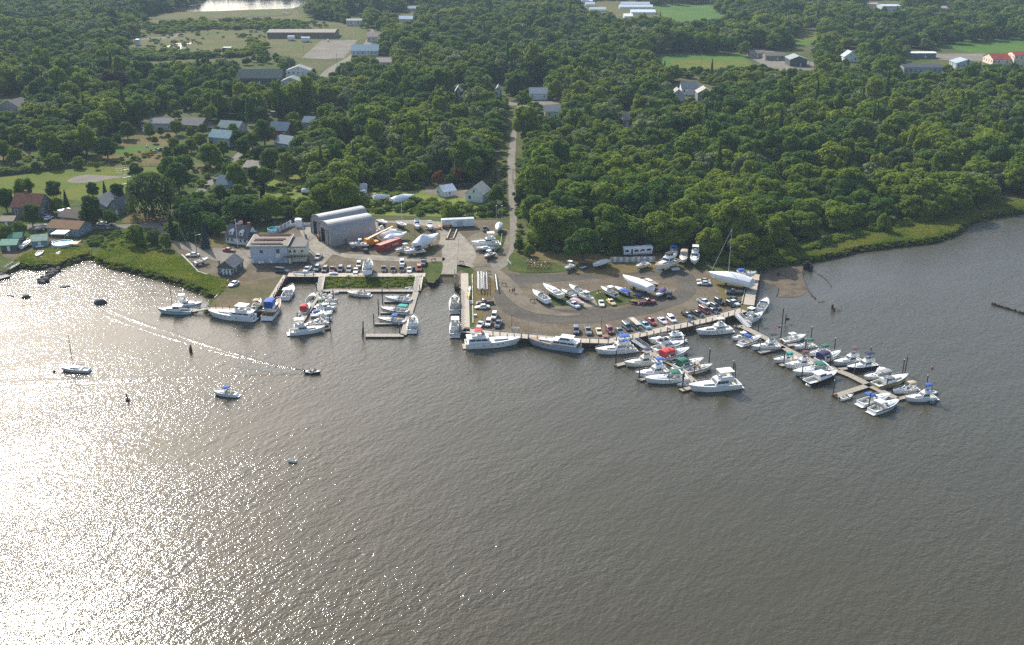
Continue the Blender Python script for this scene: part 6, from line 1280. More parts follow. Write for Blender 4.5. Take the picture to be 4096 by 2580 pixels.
def house(A, B, d, wh, rr, wc, rc, across, label, cat='house', name='house', chimney=None, nwin=None, door=True, near=False, rot=None, ov=.4):
    a, b = G(*A), G(*B); dv = b-a; w_ = Vector((dv.x, dv.y)).length; rz = math.atan2(dv.y, dv.x) if rot is None else rot
    o = empty(name, ((a.x+b.x)/2, (a.y+b.y)/2, LZ), rz, label, cat); W_, Rm = wallm(wc), roofm(rc); h2 = w_/2
    q = MB(); q.box(0, d/2, 0, w_, d, wh)
    if across: q.add([(-h2, 0, wh), (-h2, d, wh), (-h2, d/2, wh+rr), (h2, 0, wh), (h2, d, wh), (h2, d/2, wh+rr)], [(0, 2, 1), (3, 4, 5)])
    else: q.add([(-h2, 0, wh), (h2, 0, wh), (0, 0, wh+rr), (-h2, d, wh), (h2, d, wh), (0, d, wh+rr)], [(0, 1, 2), (4, 3, 5)])
    q.build('wall', W_, o)
    q = MB(); t = .16
    if across:
        s = rr/(d/2); P = [(-h2-ov, -ov, wh-s*ov+.03), (h2+ov, -ov, wh-s*ov+.03), (h2+ov, d/2, wh+rr+.03), (-h2-ov, d/2, wh+rr+.03), (h2+ov, d+ov, wh-s*ov+.03), (-h2-ov, d+ov, wh-s*ov+.03)]
    else:
        s = rr/h2; P = [(-h2-ov, -ov, wh-s*ov+.03), (-h2-ov, d+ov, wh-s*ov+.03), (0, d+ov, wh+rr+.03), (0, -ov, wh+rr+.03), (h2+ov, d+ov, wh-s*ov+.03), (h2+ov, -ov, wh-s*ov+.03)]
    V = P+[(x, y, z+t) for x, y, z in P]; q.add(V, [(6, 7, 8, 9), (9, 8, 10, 11), (0, 3, 2, 1), (3, 5, 4, 2), (0, 1, 7, 6), (1, 2, 8, 7), (2, 4, 10, 8), (4, 5, 11, 10), (5, 3, 9, 11), (3, 0, 6, 9)]); rf_ = q.build('roof', Rm, o)
    if chimney: q = MB(); q.box(chimney, d/2, wh+rr-.6, 1.0, .8, 1.9); q.build('chimney', BRICK, rf_)
    n = nwin if nwin is not None else max(2, int(w_/3.2)); fl = 2 if wh > 5 else 1
    for f in range(fl):
        for k in range(n):
            x = -h2+(k+.5)*w_/n
            if door and f == 0 and k == n//2: continue
            win(o, x, 0, (wh/fl)*f+wh/fl*.38, .9 if n > 2 else 1.1, wh/fl*.38, frame=near or A[1] > 340)
        for k in range(max(1, int(d/4)) if n else 0): win(o, h2 if a.x < 150 else -h2, (k+.5)*d/max(1, int(d/4)), (wh/fl)*f+wh/fl*.38, .9, wh/fl*.38, 'y', frame=near)
    if door: q = MB(); q.box(-h2+(n//2+.5)*w_/max(1, n), -.04, .05, 1.0, .08, 2.0); q.build('door', FRAME, o)
    if not across and wh+rr > 5: win(o, 0, 0, wh+rr*.2, .8, rr*.3, frame=near)
    return o, w_
for i, (A, B, d, wh, rr_, wc, rc, ac, lb) in enumerate(HOUSES):
    nm, ct = ('warehouse', 'warehouse') if 'warehouse' in lb else (('shed', 'shed') if 'shed' in lb and 'beside' not in lb and 'barn' not in lb and d < 10 else (('barn', 'barn') if 'barn with' in lb else ('house', 'house')))
    if 'building' in lb or 'block' in lb or 'hall' in lb: nm, ct = 'building', 'building'
    house(A, B, d, wh, rr_, wc, rc, ac, lb, ct, nm, chimney={31: -1.5}.get(i), rot=(R(0) if i < 31 else None), nwin=(8 if i == 3 else None), near=i >= 31 and d < 20)
# far greenhouses and tents
GH = mat('greenhouse_film', (.70, .72, .72), .4); 
for (A, B, d, lb) in [((2320, 12), (2371, 12), 12, 'white greenhouse roof, upper left of the far nursery'), ((2342, 25), (2380, 25), 8, 'white greenhouse below the upper left one'), ((2358, 46), (2425, 46), 8, 'low white greenhouse strip left of the far nursery drive'),
   ((2478, 36), (2612, 36), 10, 'longest white greenhouse of the far nursery'), ((2525, 57), (2623, 57), 14, 'white greenhouse nearest the wood in the far nursery'), ((2485, 24), (2600, 24), 8, 'white greenhouse behind the longest one'), ((2500, 74), (2532, 76), 16, 'white marquee tent at the edge of the far nursery')]:
    a, b = G(*A), G(*B); w_ = (b-a).length; o = empty('greenhouse' if 'green' in lb else 'marquee', ((a.x+b.x)/2, a.y, LZ), 0, lb, 'greenhouse' if 'green' in lb else 'tent'); q = MB()
    q.prism([(-w_/2, 0), (w_/2, 0), (w_/2, d), (-w_/2, d)], 0, 2.4); q.build('wall', GH, o); q = MB()
    q.add([(-w_/2, 0, 2.4), (w_/2, 0, 2.4), (w_/2, d/2, 4.6), (-w_/2, d/2, 4.6), (w_/2, d, 2.4), (-w_/2, d, 2.4)], [(0, 1, 2, 3), (3, 2, 4, 5), (0, 3, 5), (1, 4, 2)]); q.build('roof', GH, o)
# the two arched steel boat sheds
SHEET = mat('galvanised_sheet', (.27, .27, .272), .5, metal=.0, var=.10, scale=.6)
def quonset(A, B, C, h, label):
    """A near front corner, B near far corner, C far front corner of the arched end"""
    a, b, c = G(*A), G(*B), G(*C); ax = (b-a); L = ax.length; ax.normalize(); wv = Vector((-ax.y, ax.x, 0)); W_ = abs((c-a).dot(wv))
    rz = math.atan2(ax.y, ax.x); o = empty('boat_shed', (a.x, a.y, LZ), rz, label, 'boat shed'); n = 16; hw = W_/2
    # cross-section: straight-ish legs then an arch
    sec = [(hw-hw*math.copysign(abs(math.cos(math.pi*i/n))**.75, math.cos(math.pi*i/n)), h*math.sin(math.pi*i/n)**.62) for i in range(n+1)]
    q = MB(); m = int(L/.45); rings = []
    for k in range(m+1):
        e = .03 if k % 2 else 0; x = L*k/m
        rings.append([(x, hw+(y-hw)*(1+e/hw), z*(1+e/h)) for y, z in sec])
    q.loft(rings, closed=False, cap=False); q.build('arched_roof', SHEET, o)
    q = MB(); q.add([(L-.1, y, z*.995) for y, z in sec], [tuple(range(n+1))]); 
    # front wall with an opening
    dw, dh = W_*.30, h*.66; inner = [(hw-dw, 0), (hw-dw, dh), (hw+dw, dh), (hw+dw, 0)]
    b0 = len(q.v); q.v += [(.15, y, z*.995) for y, z in sec]+[(.15, y, z) for y, z in inner]; i0 = b0+n+1
    q.f.append([b0+k for k in range(0, 5)]+[i0+1, i0]); q.mi.append(0); q.f.append([b0+k for k in range(4, 13)]+[i0+2, i0+1]); q.mi.append(0); q.f.append([b0+k for k in range(12, 17)]+[i0+3, i0+2]); q.mi.append(0)
    q.build('end_wall', SHEET, o)
    q = MB(); q.box(-.03, hw-dw*.55, .05, .08, dw*.85, dh-.1); q.build('sliding_door', mat('shed_door', (.20, .21, .21), .6), o)
    q = MB(); q.box(L*.32, -.02, 0, 1.0, .25, 2.1); q.build('side_door', mat('brown_door', (.19, .12, .09), .7), o)
    q = MB(); [q.tube((0.02, hw+(y0-hw)*1.02, z0*1.02), (0.02, hw+(y1-hw)*1.02, z1*1.02), .14, n=5) for (y0, z0), (y1, z1) in zip(sec, sec[1:])]; q.build('arch_trim', SHEET, o)
quonset((1326, 987), (1507, 951), (1290, 957), 8.3, 'front arched grey steel boat shed with a walk-in side door')
quonset((1292, 953), (1478, 914), (1260, 928), 8.0, 'rear arched grey steel boat shed behind the other')
# the big grey marina building
def marina_building():
    a, b = G(1006, 1053), G(1150, 1055); w_ = (b-a).length; d = 13; o = empty('marina_building', ((a.x+b.x)/2, a.y, LZ), R(2), 'big grey two-storey marina building with a brown slatted flat roof', 'building')
    GW = wallm('b4bac4'); h = 6.3; q = MB(); q.box(0, d/2, 0, w_, d, h); q.build('wall', GW, o)
    q = MB(); q.box(-.2, d/2-.2, h, w_+1.6, d+1.2, .35); rf_ = q.build('roof', mat('roof_edge', (.45, .45, .43), .7), o)
    q = MB(); q.box(-.2, d/2-.2, h+.35, w_+1.2, d+.8, .06); q.build('roof_felt', mat('brown_gravel_roof', (.20, .155, .115), .9, var=.2, scale=1), o)
    for k, (y, x0, x1) in enumerate(((12.0, -.45, .49), (10.6, -.40, .47), (6.6, -.45, .40), (5.0, -.46, .35), (1.6, -.5, .33), (.6, -.48, .40))):
        q = MB(); q.box((x0+x1)/2*w_, y, h+.41, (x1-x0)*w_, .38, .35); q.build('roof_curb', mat('rust_flashing', (.11, .045, .03), .8), rf_)
        q = MB(); q.box((x0+.12)*w_, y-.45, h+.41, 3.5, .4, .08); q.build('roof_strip', mat('pale_flashing', (.42, .38, .30), .7), rf_)
    win(o, -w_*.2, 0, 3.7, 1.2, 1.3); win(o, w_*.25, 0, 3.7, 1.3, 1.5); q = MB(); q.box(w_*.25, -.04, 2.1, 1.4, .08, 1.4); q.build('panel', FRAME, o); win(o, -w_/2, 1.5, 1.6, 1.0, 1.2, 'y')
    q = MB(); q.box(-w_*.46, -.06, .1, .8, .08, 1.6); q.build('door', FRAME, o)
    # right wing with an outside stair and deck
    a2 = G(1152, 1048); o2 = empty('marina_office', (a2.x, a2.y, LZ), R(4), 'white office wing with a dark flat roof, stair and deck', 'building'); w2, d2, h2 = 6.3, 11, 5.4
    q = MB(); q.box(w2/2+.05, d2/2, 0, w2, d2, h2); q.build('wall', wallm('d6d2bd'), o2); q = MB(); q.box(w2/2+.1, d2/2, h2, w2+.7, d2+.8, .3); q.build('roof', mat('tar_roof', (.12, .11, .095), .9, var=.2), o2)
    for x in (1.0, 2.6, 5.2): win(o2, x, 0, 3.5, .8, .9)
    win(o2, w2+.05, 3, 3.4, 1.0, 1.1, 'y'); q = MB(); q.box(w2+.1, 7, 2.6, .08, .9, 2.0); q.build('door', FRAME, o2)
    q = MB(); q.box(3.4, -1.3, 2.5, 9.2, 2.4, .15); [q.tube((x, -2.4, 0), (x, -2.4, 2.5), .08, n=5) for x in (-1, 1.6, 4.4, 7.6)]; dk = q.build('deck', WOODD, o2)
    q = MB(); [q.box(3.4, -2.45, 2.65+z, 9.2, .06, .08) for z in (.35, .7, 1.0)]; [q.box(-1.1+k*1.15, -2.45, 2.65, .08, .08, 1.0) for k in range(9)]; q.build('railing', WOODL, dk)
    q = MB(); 
    for k in range(10): q.box(-1.3-.28*k, -1.6, 2.4-.25*k, .3, 1.2, .06)
    q.build('stair', WOODL, o2)
    q = MB(); q.box(1.0, -1.2, 0, 1.0, .9, 2.0); q.build('vending_cabinet', FRAME, o2)
    q = MB(); q.box(w2-.6, d2-1.5, h2+.3, .5, .5, 1.5); q.build('vent_stack', TRIM, o2)
    return o
marina_building()
# cape house with dormers
oc, wc_ = house((905, 972), (990, 982), 7.5, 2.8, 3.6, 'cfd2d2', '5c5e60', 1, 'white cape house with two dormers and a brick chimney behind the flagpole', chimney=3.5, near=True, nwin=5)
for x in (-2.4, 1.9):
    q = MB(); q.box(x, 1.3, 3.4, 1.5, 1.9, 1.3); q.add([(x-.75, .35, 4.7), (x+.75, .35, 4.7), (x, .35, 5.4), (x-.75, 2.9, 4.7), (x+.75, 2.9, 4.7), (x, 2.9, 5.4)], [(0, 1, 2), (0, 2, 5, 3), (1, 4, 5, 2)]); dm = q.build('dormer', FRAME, oc); win(dm, x, .35, 3.7, .7, .8)
oc, wc_ = house((988, 984), (1020, 984), 6, 2.4, 1.8, 'cfd2d2', '4c4e52', 1, 'dark-roofed wing between the cape house and the grey building', near=True, nwin=1, door=False)
# small shingled house on the dirt pier
os_, w_ = house((872, 1098), (937, 1101), 8.5, 2.7, 2.2, '5f625c', '6f7072', 0, 'small grey shingled house with white doors at the top of the dirt pier', near=True, nwin=4, door=False)
for x in (-.9, .3, 1.6):
    q = MB(); q.box(x, -.05, .1, .6, .1, 1.9); q.build('door', FRAME, os_)
q = MB(); q.box(-2.9, 3, 0, 1.2, 3, 2.0); q.build('lean_to', wallm('4a4c46'), os_); q = MB(); q.tube((-2.9, 2, 0), (-2.9, 2, 4.4), .25, n=8); q.build('flue', TRIM, os_)
oc, wc_ = house((1181, 910), (1207, 909), 3, 2.6, .3, 'dfe3e8', 'd0d4da', 0, 'white square storage box behind the big grey building', 'storage box', 'storage_box', nwin=0, door=True, ov=.05)
house((130, 990), (190, 985), 6, 2.4, 1.4, '6f8f8c', '9fb09c', 1, 'blue-green shed with a pale roof on the left shore', 'shed', 'shed', nwin=1, near=True)
house((5, 1006), (68, 1004), 6, 2.4, 1.2, '56605a', '86a890', 1, 'green-roofed shed nearest the water on the left shore', 'shed', 'shed', nwin=1, near=True)
house((38, 975), (88, 972), 5, 2.2, 1.2, '4c5a56', '5f8f7c', 1, 'dark teal roofed shed behind the green-roofed shed', 'shed', 'shed', nwin=1, near=True)
house((0, 908), (55, 908), 6, 2.4, 1.2, '78746a', '9a8c78', 1, 'tan-roofed garage at the left edge below the red-roofed house', 'garage', 'garage', nwin=1, near=True)
o = empty('sun_awning', G(238, 958), 0, 'bright white sun awning over the patio of the tan-roofed house', 'awning'); q = MB(); q.add([(-2.6, -1, 2.5), (2.6, -1, 2.5), (3.4, 2.6, 2.9), (-1.6, 2.6, 2.9)], [(0, 1, 2, 3)]); q.v += [(x, y, z-.05) for x, y, z in q.v[:4]]; q.f.append([7, 6, 5, 4]); q.mi.append(0); q.build('cloth', mat('bright_cloth', (.85, .85, .87), .5), o)
q = MB(); [q.tube((x, y, 0), (x, y, z), .05) for x, y, z in ((-2.5, -.9, 2.45), (2.5, -.9, 2.45), (3.3, 3.3, 3.25), (-1.5, 3.3, 3.25))]; q.build('pole', STEEL, o)
def pool(px, py, r, label, deck=True):
    p = G(px, py); o = empty('swimming_pool', p, 0, label, 'swimming pool'); C = [(math.cos(i*math.pi/14), math.sin(i*math.pi/14)) for i in range(28)]
    q = MB(); q.loft([[(r*x, r*y, 0) for x, y in C], [(r*x, r*y, 1.25) for x, y in C], [(r*.95*x, r*.95*y, 1.25) for x, y in C], [(r*.95*x, r*.95*y, .4) for x, y in C]], cap=False); q.build('pool_wall', mat('pool_wall', (.45, .62, .68), .5), o)
    q = MB(); q.add([(r*.96*x, r*.96*y, 1.05) for x, y in C], [tuple(range(28))]); q.build('pool_water', mat('pool_water', (.03, .22, .28), .05, var=.2, scale=.5, bump=.05, spec=.8), o)
    if deck: q = MB(); q.box(r+1.0, 0, 1.05, 2.4, 3.4, .15); [q.tube((r+x, y, 0), (r+x, y, 1.05), .06) for x in (.1, 2) for y in (-1.5, 1.5)]; q.build('pool_deck', WOODL, o)
pool(252, 983, 3.7, 'round above-ground pool with teal water on the left shore'); pool(1272, 638, 3.6, 'oval pool with a pale blue rim in the trees', False); pool(1371, 540, 3.2, 'small round pool beside the bright green clearing', False)
pool(1098, 925, 2.6, 'pool with a blue cover beside the cape house chimney', False)
# ------------------------------------------------------------------ quays, floats, piles
PLK = mat('weathered_planks', (.40, .34, .26), .85, var=.18, scale=3); PLKD = mat('float_planks', (.30, .26, .20), .85, var=.2, scale=3); SIDE = mat('wet_timber', (.035, .03, .024), .6, var=.3, scale=3); PILE = mat('pile_timber', (.075, .058, .042), .85, var=.35, scale=3); CAPW = mat('pile_cap', (.72, .73, .72), .5)
def wline(P, z): return [G(x, y, z) for x, y in P]
def strip(o, W_, wl, wr, z0, th, m, name='decking', boards=True):
    """deck along world points, wl to the left of travel, wr to the right"""
    n = len(W_); Lf, Rt = [], []
    for i, p in enumerate(W_):
        d = (W_[min(n-1, i+1)]-W_[max(0, i-1)]); d.z = 0; d.normalize(); nn = Vector((-d.y, d.x, 0)); Lf.append(p+nn*wl); Rt.append(p-nn*wr)
    q = MB(); q.loft([[(l.x, l.y, z0+th), (r.x, r.y, z0+th), (r.x, r.y, z0), (l.x, l.y, z0)] for l, r in zip(Lf, Rt)]); x = q.build(name, m, o)
    if boards:
        q = MB()
        for (l0, r0), (l1, r1) in zip(zip(Lf, Rt), list(zip(Lf, Rt))[1:]):
            k = max(1, int((l1-l0).length/1.2))
            for j in range(k):
                a, b = l0.lerp(l1, j/k), r0.lerp(r1, j/k); d = (l1-l0).normalized()*.05
                q.add([(v.x, v.y, z0+th+.006) for v in (a, a+d, b+d, b)], [(3, 2, 1, 0)])
        q.build('plank_gap', SIDE, x)
    return x
def worldroot(name, label, cat, loc=(0, 0, 0), group=None): return empty(name, loc, 0, label, cat, group)
def dock(name, P, w_, label, z=.42, group=None, cat='float'):
    W_ = wline(P, z); c = sum(W_, Vector())/len(W_); c.z = 0; o = worldroot(name, label, cat, c, group); Wl = [p-c for p in W_]
    strip(o, Wl, w_/2, w_/2, z, .1, PLKD); strip(o, Wl, w_/2-.04, w_/2-.04, -.3, z+.3-.003, SIDE, 'flotation', False); return o
SH_ = [Vector((*p, 0)) for p in W]
def shore(i0, i1): return SH_[i0:i1+1]
iq = SHORE.index((1845, 1329)); ie = SHORE.index((2985, 1247))
def deckrun(name, pts, w_, label, z=LZ+.10, lip=.25, posts=3.0, phn=None, curb=True, side=1):
    c = sum(pts, Vector())/len(pts); o = worldroot(name, label, 'boardwalk', c); Wl = [p-c for p in pts]
    strip(o, Wl, w_ if side > 0 else lip, lip if side > 0 else w_, z, .14, PLK)
    if curb:
        n = len(Wl); cp = []
        for i, p in enumerate(Wl):
            d = (Wl[min(n-1, i+1)]-Wl[max(0, i-1)]).normalized(); nn = Vector((-d.y, d.x, 0))*side; cp.append(p+nn*(w_+.5))
        q = MB(); [q.tube((a.x, a.y, z+.15), (b.x, b.y, z+.15), .17, n=6) for a, b in zip(cp, cp[1:])]; q.build('timber_curb', mat('bleached_log', (.40, .37, .30), .85, var=.2), o)
    return o
deckrun('quay_boardwalk', shore(iq, ie), 2.9, 'long timber boardwalk along the front quay')
deckrun('quay_boardwalk', [Vector((*G(x, y)[:2], 0)) for x, y in ((3014, 1224), (3038, 1101))], 3.2, 'timber boardwalk along the right-hand pier wall')
deckrun('basin_boardwalk', [Vector((*G(x, y)[:2], 0)) for x, y in ((1147, 1108), (1700, 1108))], 3.4, 'pale timber boardwalk along the top of the basin', curb=False)
deckrun('pier_deck', [Vector((*G(x, y)[:2], 0)) for x, y in ((1846, 1096), (1849, 1329))], 2.3, 'long grey plank pier between the ramp and the lot', curb=False)
deckrun('basin_boardwalk', [Vector((*G(x, y)[:2], 0)) for x, y in ((1060, 1243), (1147, 1103))], 1.2, 'narrow timber walk along the right side of the dirt pier', curb=False)
deckrun('pier_walkway', [Vector((*G(x, y)[:2], 0)) for x, y in ((836, 1241), (1060, 1246))], 1.6, 'timber walkway across the end of the dirt pier', curb=False)
# log line right of the plank pier
o = empty('timber_barrier', G(1890, 1220), 0, 'line of pale square timbers beside the plank pier', 'barrier'); q = MB(); a, b = G(1889, 1100)-o.location, G(1892, 1297)-o.location
for k in range(9): p, p2 = a.lerp(b, k/9), a.lerp(b, (k+.93)/9); q.tube((p.x, p.y, .25), (p2.x, p2.y, .25), .24, n=4)
q.build('beam', mat('bleached_log', (.4, .37, .3)), o)
# floats
dock('floating_dock', [(1283, 1163), (1672, 1163)], 2.0, 'long float along the middle of the basin')
dock('floating_dock', [(1283, 1163), (1200, 1292)], 1.9, 'long float carrying the left finger row')
dock('floating_dock', [(1664, 1168), (1613, 1340)], 1.9, 'right-hand float with three finger slips')
dock('floating_dock', [(1464, 1342), (1616, 1342)], 2.2, 'outer float closing the right-hand slips')
for (a, b, lb) in (((1537, 1206), (1650, 1204), 'upper finger float of the right-hand slips'), ((1522, 1251), (1634, 1249), 'middle finger float of the right-hand slips'), ((1500, 1295), (1622, 1293), 'lowest finger float of the right-hand slips'), ((1300, 1316), (1322, 1312), 'stub float beside the sport fisherman')): dock('finger_float', [a, b], 1.1, lb)
dock('floating_dock', [(2575, 1401), (2620, 1418), (2700, 1460), (2782, 1536)], 2.3, 'first long float running out from the quay')
dock('floating_dock', [(2960, 1302), (3060, 1352), (3200, 1425), (3400, 1502), (3500, 1552), (3590, 1598)], 2.3, 'second long float running out from the corner')
for (a, b, w_, lb) in (((2462, 1463), (2528, 1446), 1.6, 'finger float left of the cream flybridge cruiser'), ((2556, 1520), (2600, 1508), 1.5, 'finger float left of the green-topped express cruiser'), ((2722, 1562), (2782, 1546), 1.6, 'tip float between the pile cluster and the largest yacht'),
    ((3036, 1411), (3138, 1388), 1.5, 'finger float below the black-topped flybridge boat'), ((3205, 1514), (3290, 1490), 1.4, 'finger float beside the black-hulled boat'), ((3338, 1585), (3462, 1545), 2.0, 'cross float with the red buoy'), ((3462, 1545), (3560, 1515), 1.8, 'cross float on the far side'), ((3472, 1632), (3560, 1608), 1.4, 'finger float between the two outermost near boats'), ((3590, 1596), (3690, 1572), 1.4, 'finger float left of the outermost flybridge boat'), ((3150, 1382), (3190, 1378), 1.4, 'finger float behind the centre console boat'), ((3350, 1478), (3420, 1470), 1.4, 'finger float left of the navy-hulled cruiser'), ((3120, 1462), (3150, 1455), 1.3, 'finger float left of the maroon-topped boat')):
    dock('finger_float', [a, b], w_, lb)
dock('floating_dock', [(-60, 1125), (30, 1100)], 4, 'square float at the left edge of the photograph', z=.5)
def gangway(A, za, B, zb, w_, label, rail=True, m=None):
    a, b = G(*A, za), G(*B, zb); o = empty('gangway', a, 0, label, 'gangway'); d = b-a; n = Vector((-d.y, d.x, 0)).normalized()*w_/2
    q = MB(); q.loft([[tuple(v) for v in (n, -n, -n-Vector((0, 0, .15)), n-Vector((0, 0, .15)))], [tuple(v) for v in (d+n, d-n, d-n-Vector((0, 0, .15)), d+n-Vector((0, 0, .15)))]]); q.build('ramp', m or mat('aluminium_ramp', (.5, .5, .5), .5, metal=.2), o)
    if rail:
        for sg in (1, -1):
            q = MB(); q.tube(n*sg+Vector((0, 0, 1.05)), d+n*sg+Vector((0, 0, 1.05)), .05, n=5); q.tube(n*sg+Vector((0, 0, .5)), d+n*sg+Vector((0, 0, .5)), .03, n=4)
            for k in range(9): p = d*k/8+n*sg; q.tube(p, p+Vector((0, 0, 1.05)), .035, n=4)
            q.build('railing', mat('white_rail', (.68, .68, .66), .5), o)
gangway((2524, 1354), LZ+.25, (2590, 1397), .5, 1.5, 'aluminium gangway down to the first float'); gangway((2945, 1256), LZ+.25, (2995, 1308), .5, 1.9, 'broad aluminium gangway down to the second float')
gangway((1290, 1108), LZ+.25, (1280, 1162), .5, 1.8, 'plank gangway with white rails on the left of the basin', m=PLK); gangway((1679, 1108), LZ+.25, (1669, 1162), .5, 2.4, 'broad grey gangway on the right of the basin', m=PLK)
gangway((840, 1232), LZ, (762, 1246), .6, 1.4, 'light gangway from the dirt pier to the blue workboat', m=PLK); dock('floating_dock', [(700, 1238), (790, 1240)], 1.6, 'float behind the blue workboat')
gangway((68, 1052), LZ, (-10, 1098), .6, 2.6, 'wooden ramp to the float at the left edge', m=PLKD)
# concrete launching ramp
q = MB(); a, b, c, d = G(1764, 1097, LZ+.04), G(1826, 1097, LZ+.04), G(1812, 1134, -.25), G(1750, 1134, -.25); q.add([a, b, c, d, a-Vector((0, 0, .4)), b-Vector((0, 0, .4)), c-Vector((0, 0, .4)), d-Vector((0, 0, .4))], [(0, 3, 2, 1), (0, 4, 7, 3), (1, 2, 6, 5), (0, 1, 5, 4)]); tag(q.build('boat_ramp', GR['wetramp']), kind='structure')
psheet('ramp_concrete', [(1800, 950), (1836, 950), (1826, 1098), (1765, 1098)], 11, GR['conc'], k=1)
q = MB(); rows = [[(x, y) for x in range(1290, 1701, 12)] for y in (1106, 1118, 1134, 1152)]; rr2 = random.Random(4)
V = []; F = []
for j, row in enumerate(rows):
    for x, y in row:
        z = [1.55, 1.15, .55, -.1][j]+rr2.uniform(-.12, .12); V.append(G(x, y+rr2.uniform(-2, 2), z))
m_ = len(rows[0]); F = [(j*m_+i, (j+1)*m_+i, (j+1)*m_+i+1, j*m_+i+1) for j in range(3) for i in range(m_-1)]; q.add(V, F); tag(q.build('green_bank', GR['grass'], smooth=True), kind='structure')
# piles
def pile(p, top, r=.16, cap=False, label='weathered timber pile', group=None, name='mooring_pile', lean=(0, 0)):
    o = empty(name, (p.x, p.y, 0), 0, label, 'pile', group); q = MB(); q.tube((0, 0, -1.2), (lean[0], lean[1], top), r, r*.9, 7); q.build('post', PILE, o)
    if cap: q = MB(); q.tube((lean[0], lean[1], top), (lean[0], lean[1], top+.32), r*1.15, .02, 7); q.build('cap', CAPW, o)
    return o
def pxpile(px, py, pt, cap=True, r=.17, label=None, group=None):
    p = G(px, py, 0); s = PX(*p)[2]; h = (py-pt)/(s*.925); return pile(p, h, r, cap, label or 'tall mooring pile', group)
def runpiles(P, step, top, label, group, capn=0, off=.35, r=.15, rnd=random.Random(2), side=-1, seg=None):
    pts = [G(x, y) for x, y in P]; k = 0
    for si, (a, b) in enumerate(zip(pts, pts[1:])):
        d = b-a; L = d.length; d.normalize(); nn = Vector((-d.y, d.x, 0))*side; n = max(1, int(L/step)); lb_, gr_ = (label+' '+seg[si], group+' '+seg[si]) if seg else (label, group)
        for j in range(n):
            p = a+d*(L*j/n)+nn*off; pile(p, top+rnd.uniform(-.35, .35), r, bool(capn and k % capn == 0), lb_, gr_); k += 1
runpiles([(1973, 1344), (2115, 1356), (2220, 1366), (2323, 1372), (2430, 1375), (2528, 1357), (2640, 1331), (2746, 1309), (2845, 1286), (2910, 1268), (2985, 1247)], 2.1, 3.2, 'brown quay pile', 'quay piles', 3, seg=['by the big red-topped yacht', 'between the two big yachts', 'behind the slate blue yacht', 'at the stern of the slate blue yacht', 'behind the blue-topped trawler', 'above the first gangway', 'behind the black-topped boat', 'left of the white sport yacht', 'behind the white sport yacht', 'left of the second gangway'])
runpiles([(1818, 1096), (1820, 1150), (1846, 1156)], 1.0, 3.4, 'close-set pile with a white cap at the ramp side of the pier', 'close-set piles by the ramp', 1, side=1, off=.1)
runpiles([(1846, 1160), (1844, 1329)], 1.5, 3.8, 'dark tall pile along the left side of the plank pier', 'piles along the plank pier', 3, side=-1)
runpiles([(1062, 1243), (1148, 1102)], 2.0, 3.1, 'rusty-topped pile along the right side of the dirt pier', 'piles along the dirt pier', side=-1)
runpiles([(838, 1236), (1059, 1243)], 2.0, 3.0, 'thin pile across the end of the dirt pier', 'piles across the dirt pier end', side=-1, r=.12)
runpiles([(3014, 1224), (3038, 1100)], 2.4, 3.8, 'dark pile along the right-hand pier wall', 'piles along the right pier wall', 4)
runpiles([(1150, 1108), (1290, 1108)], 2.7, 3.0, 'post along the dark left part of the basin boardwalk', 'posts along the basin boardwalk', 0, off=.3, r=.12)
runpiles([(1310, 1108), (1690, 1108)], 3.4, 1.7, 'short support post under the basin boardwalk', 'support posts under the basin boardwalk', 0, off=.25, r=.1)
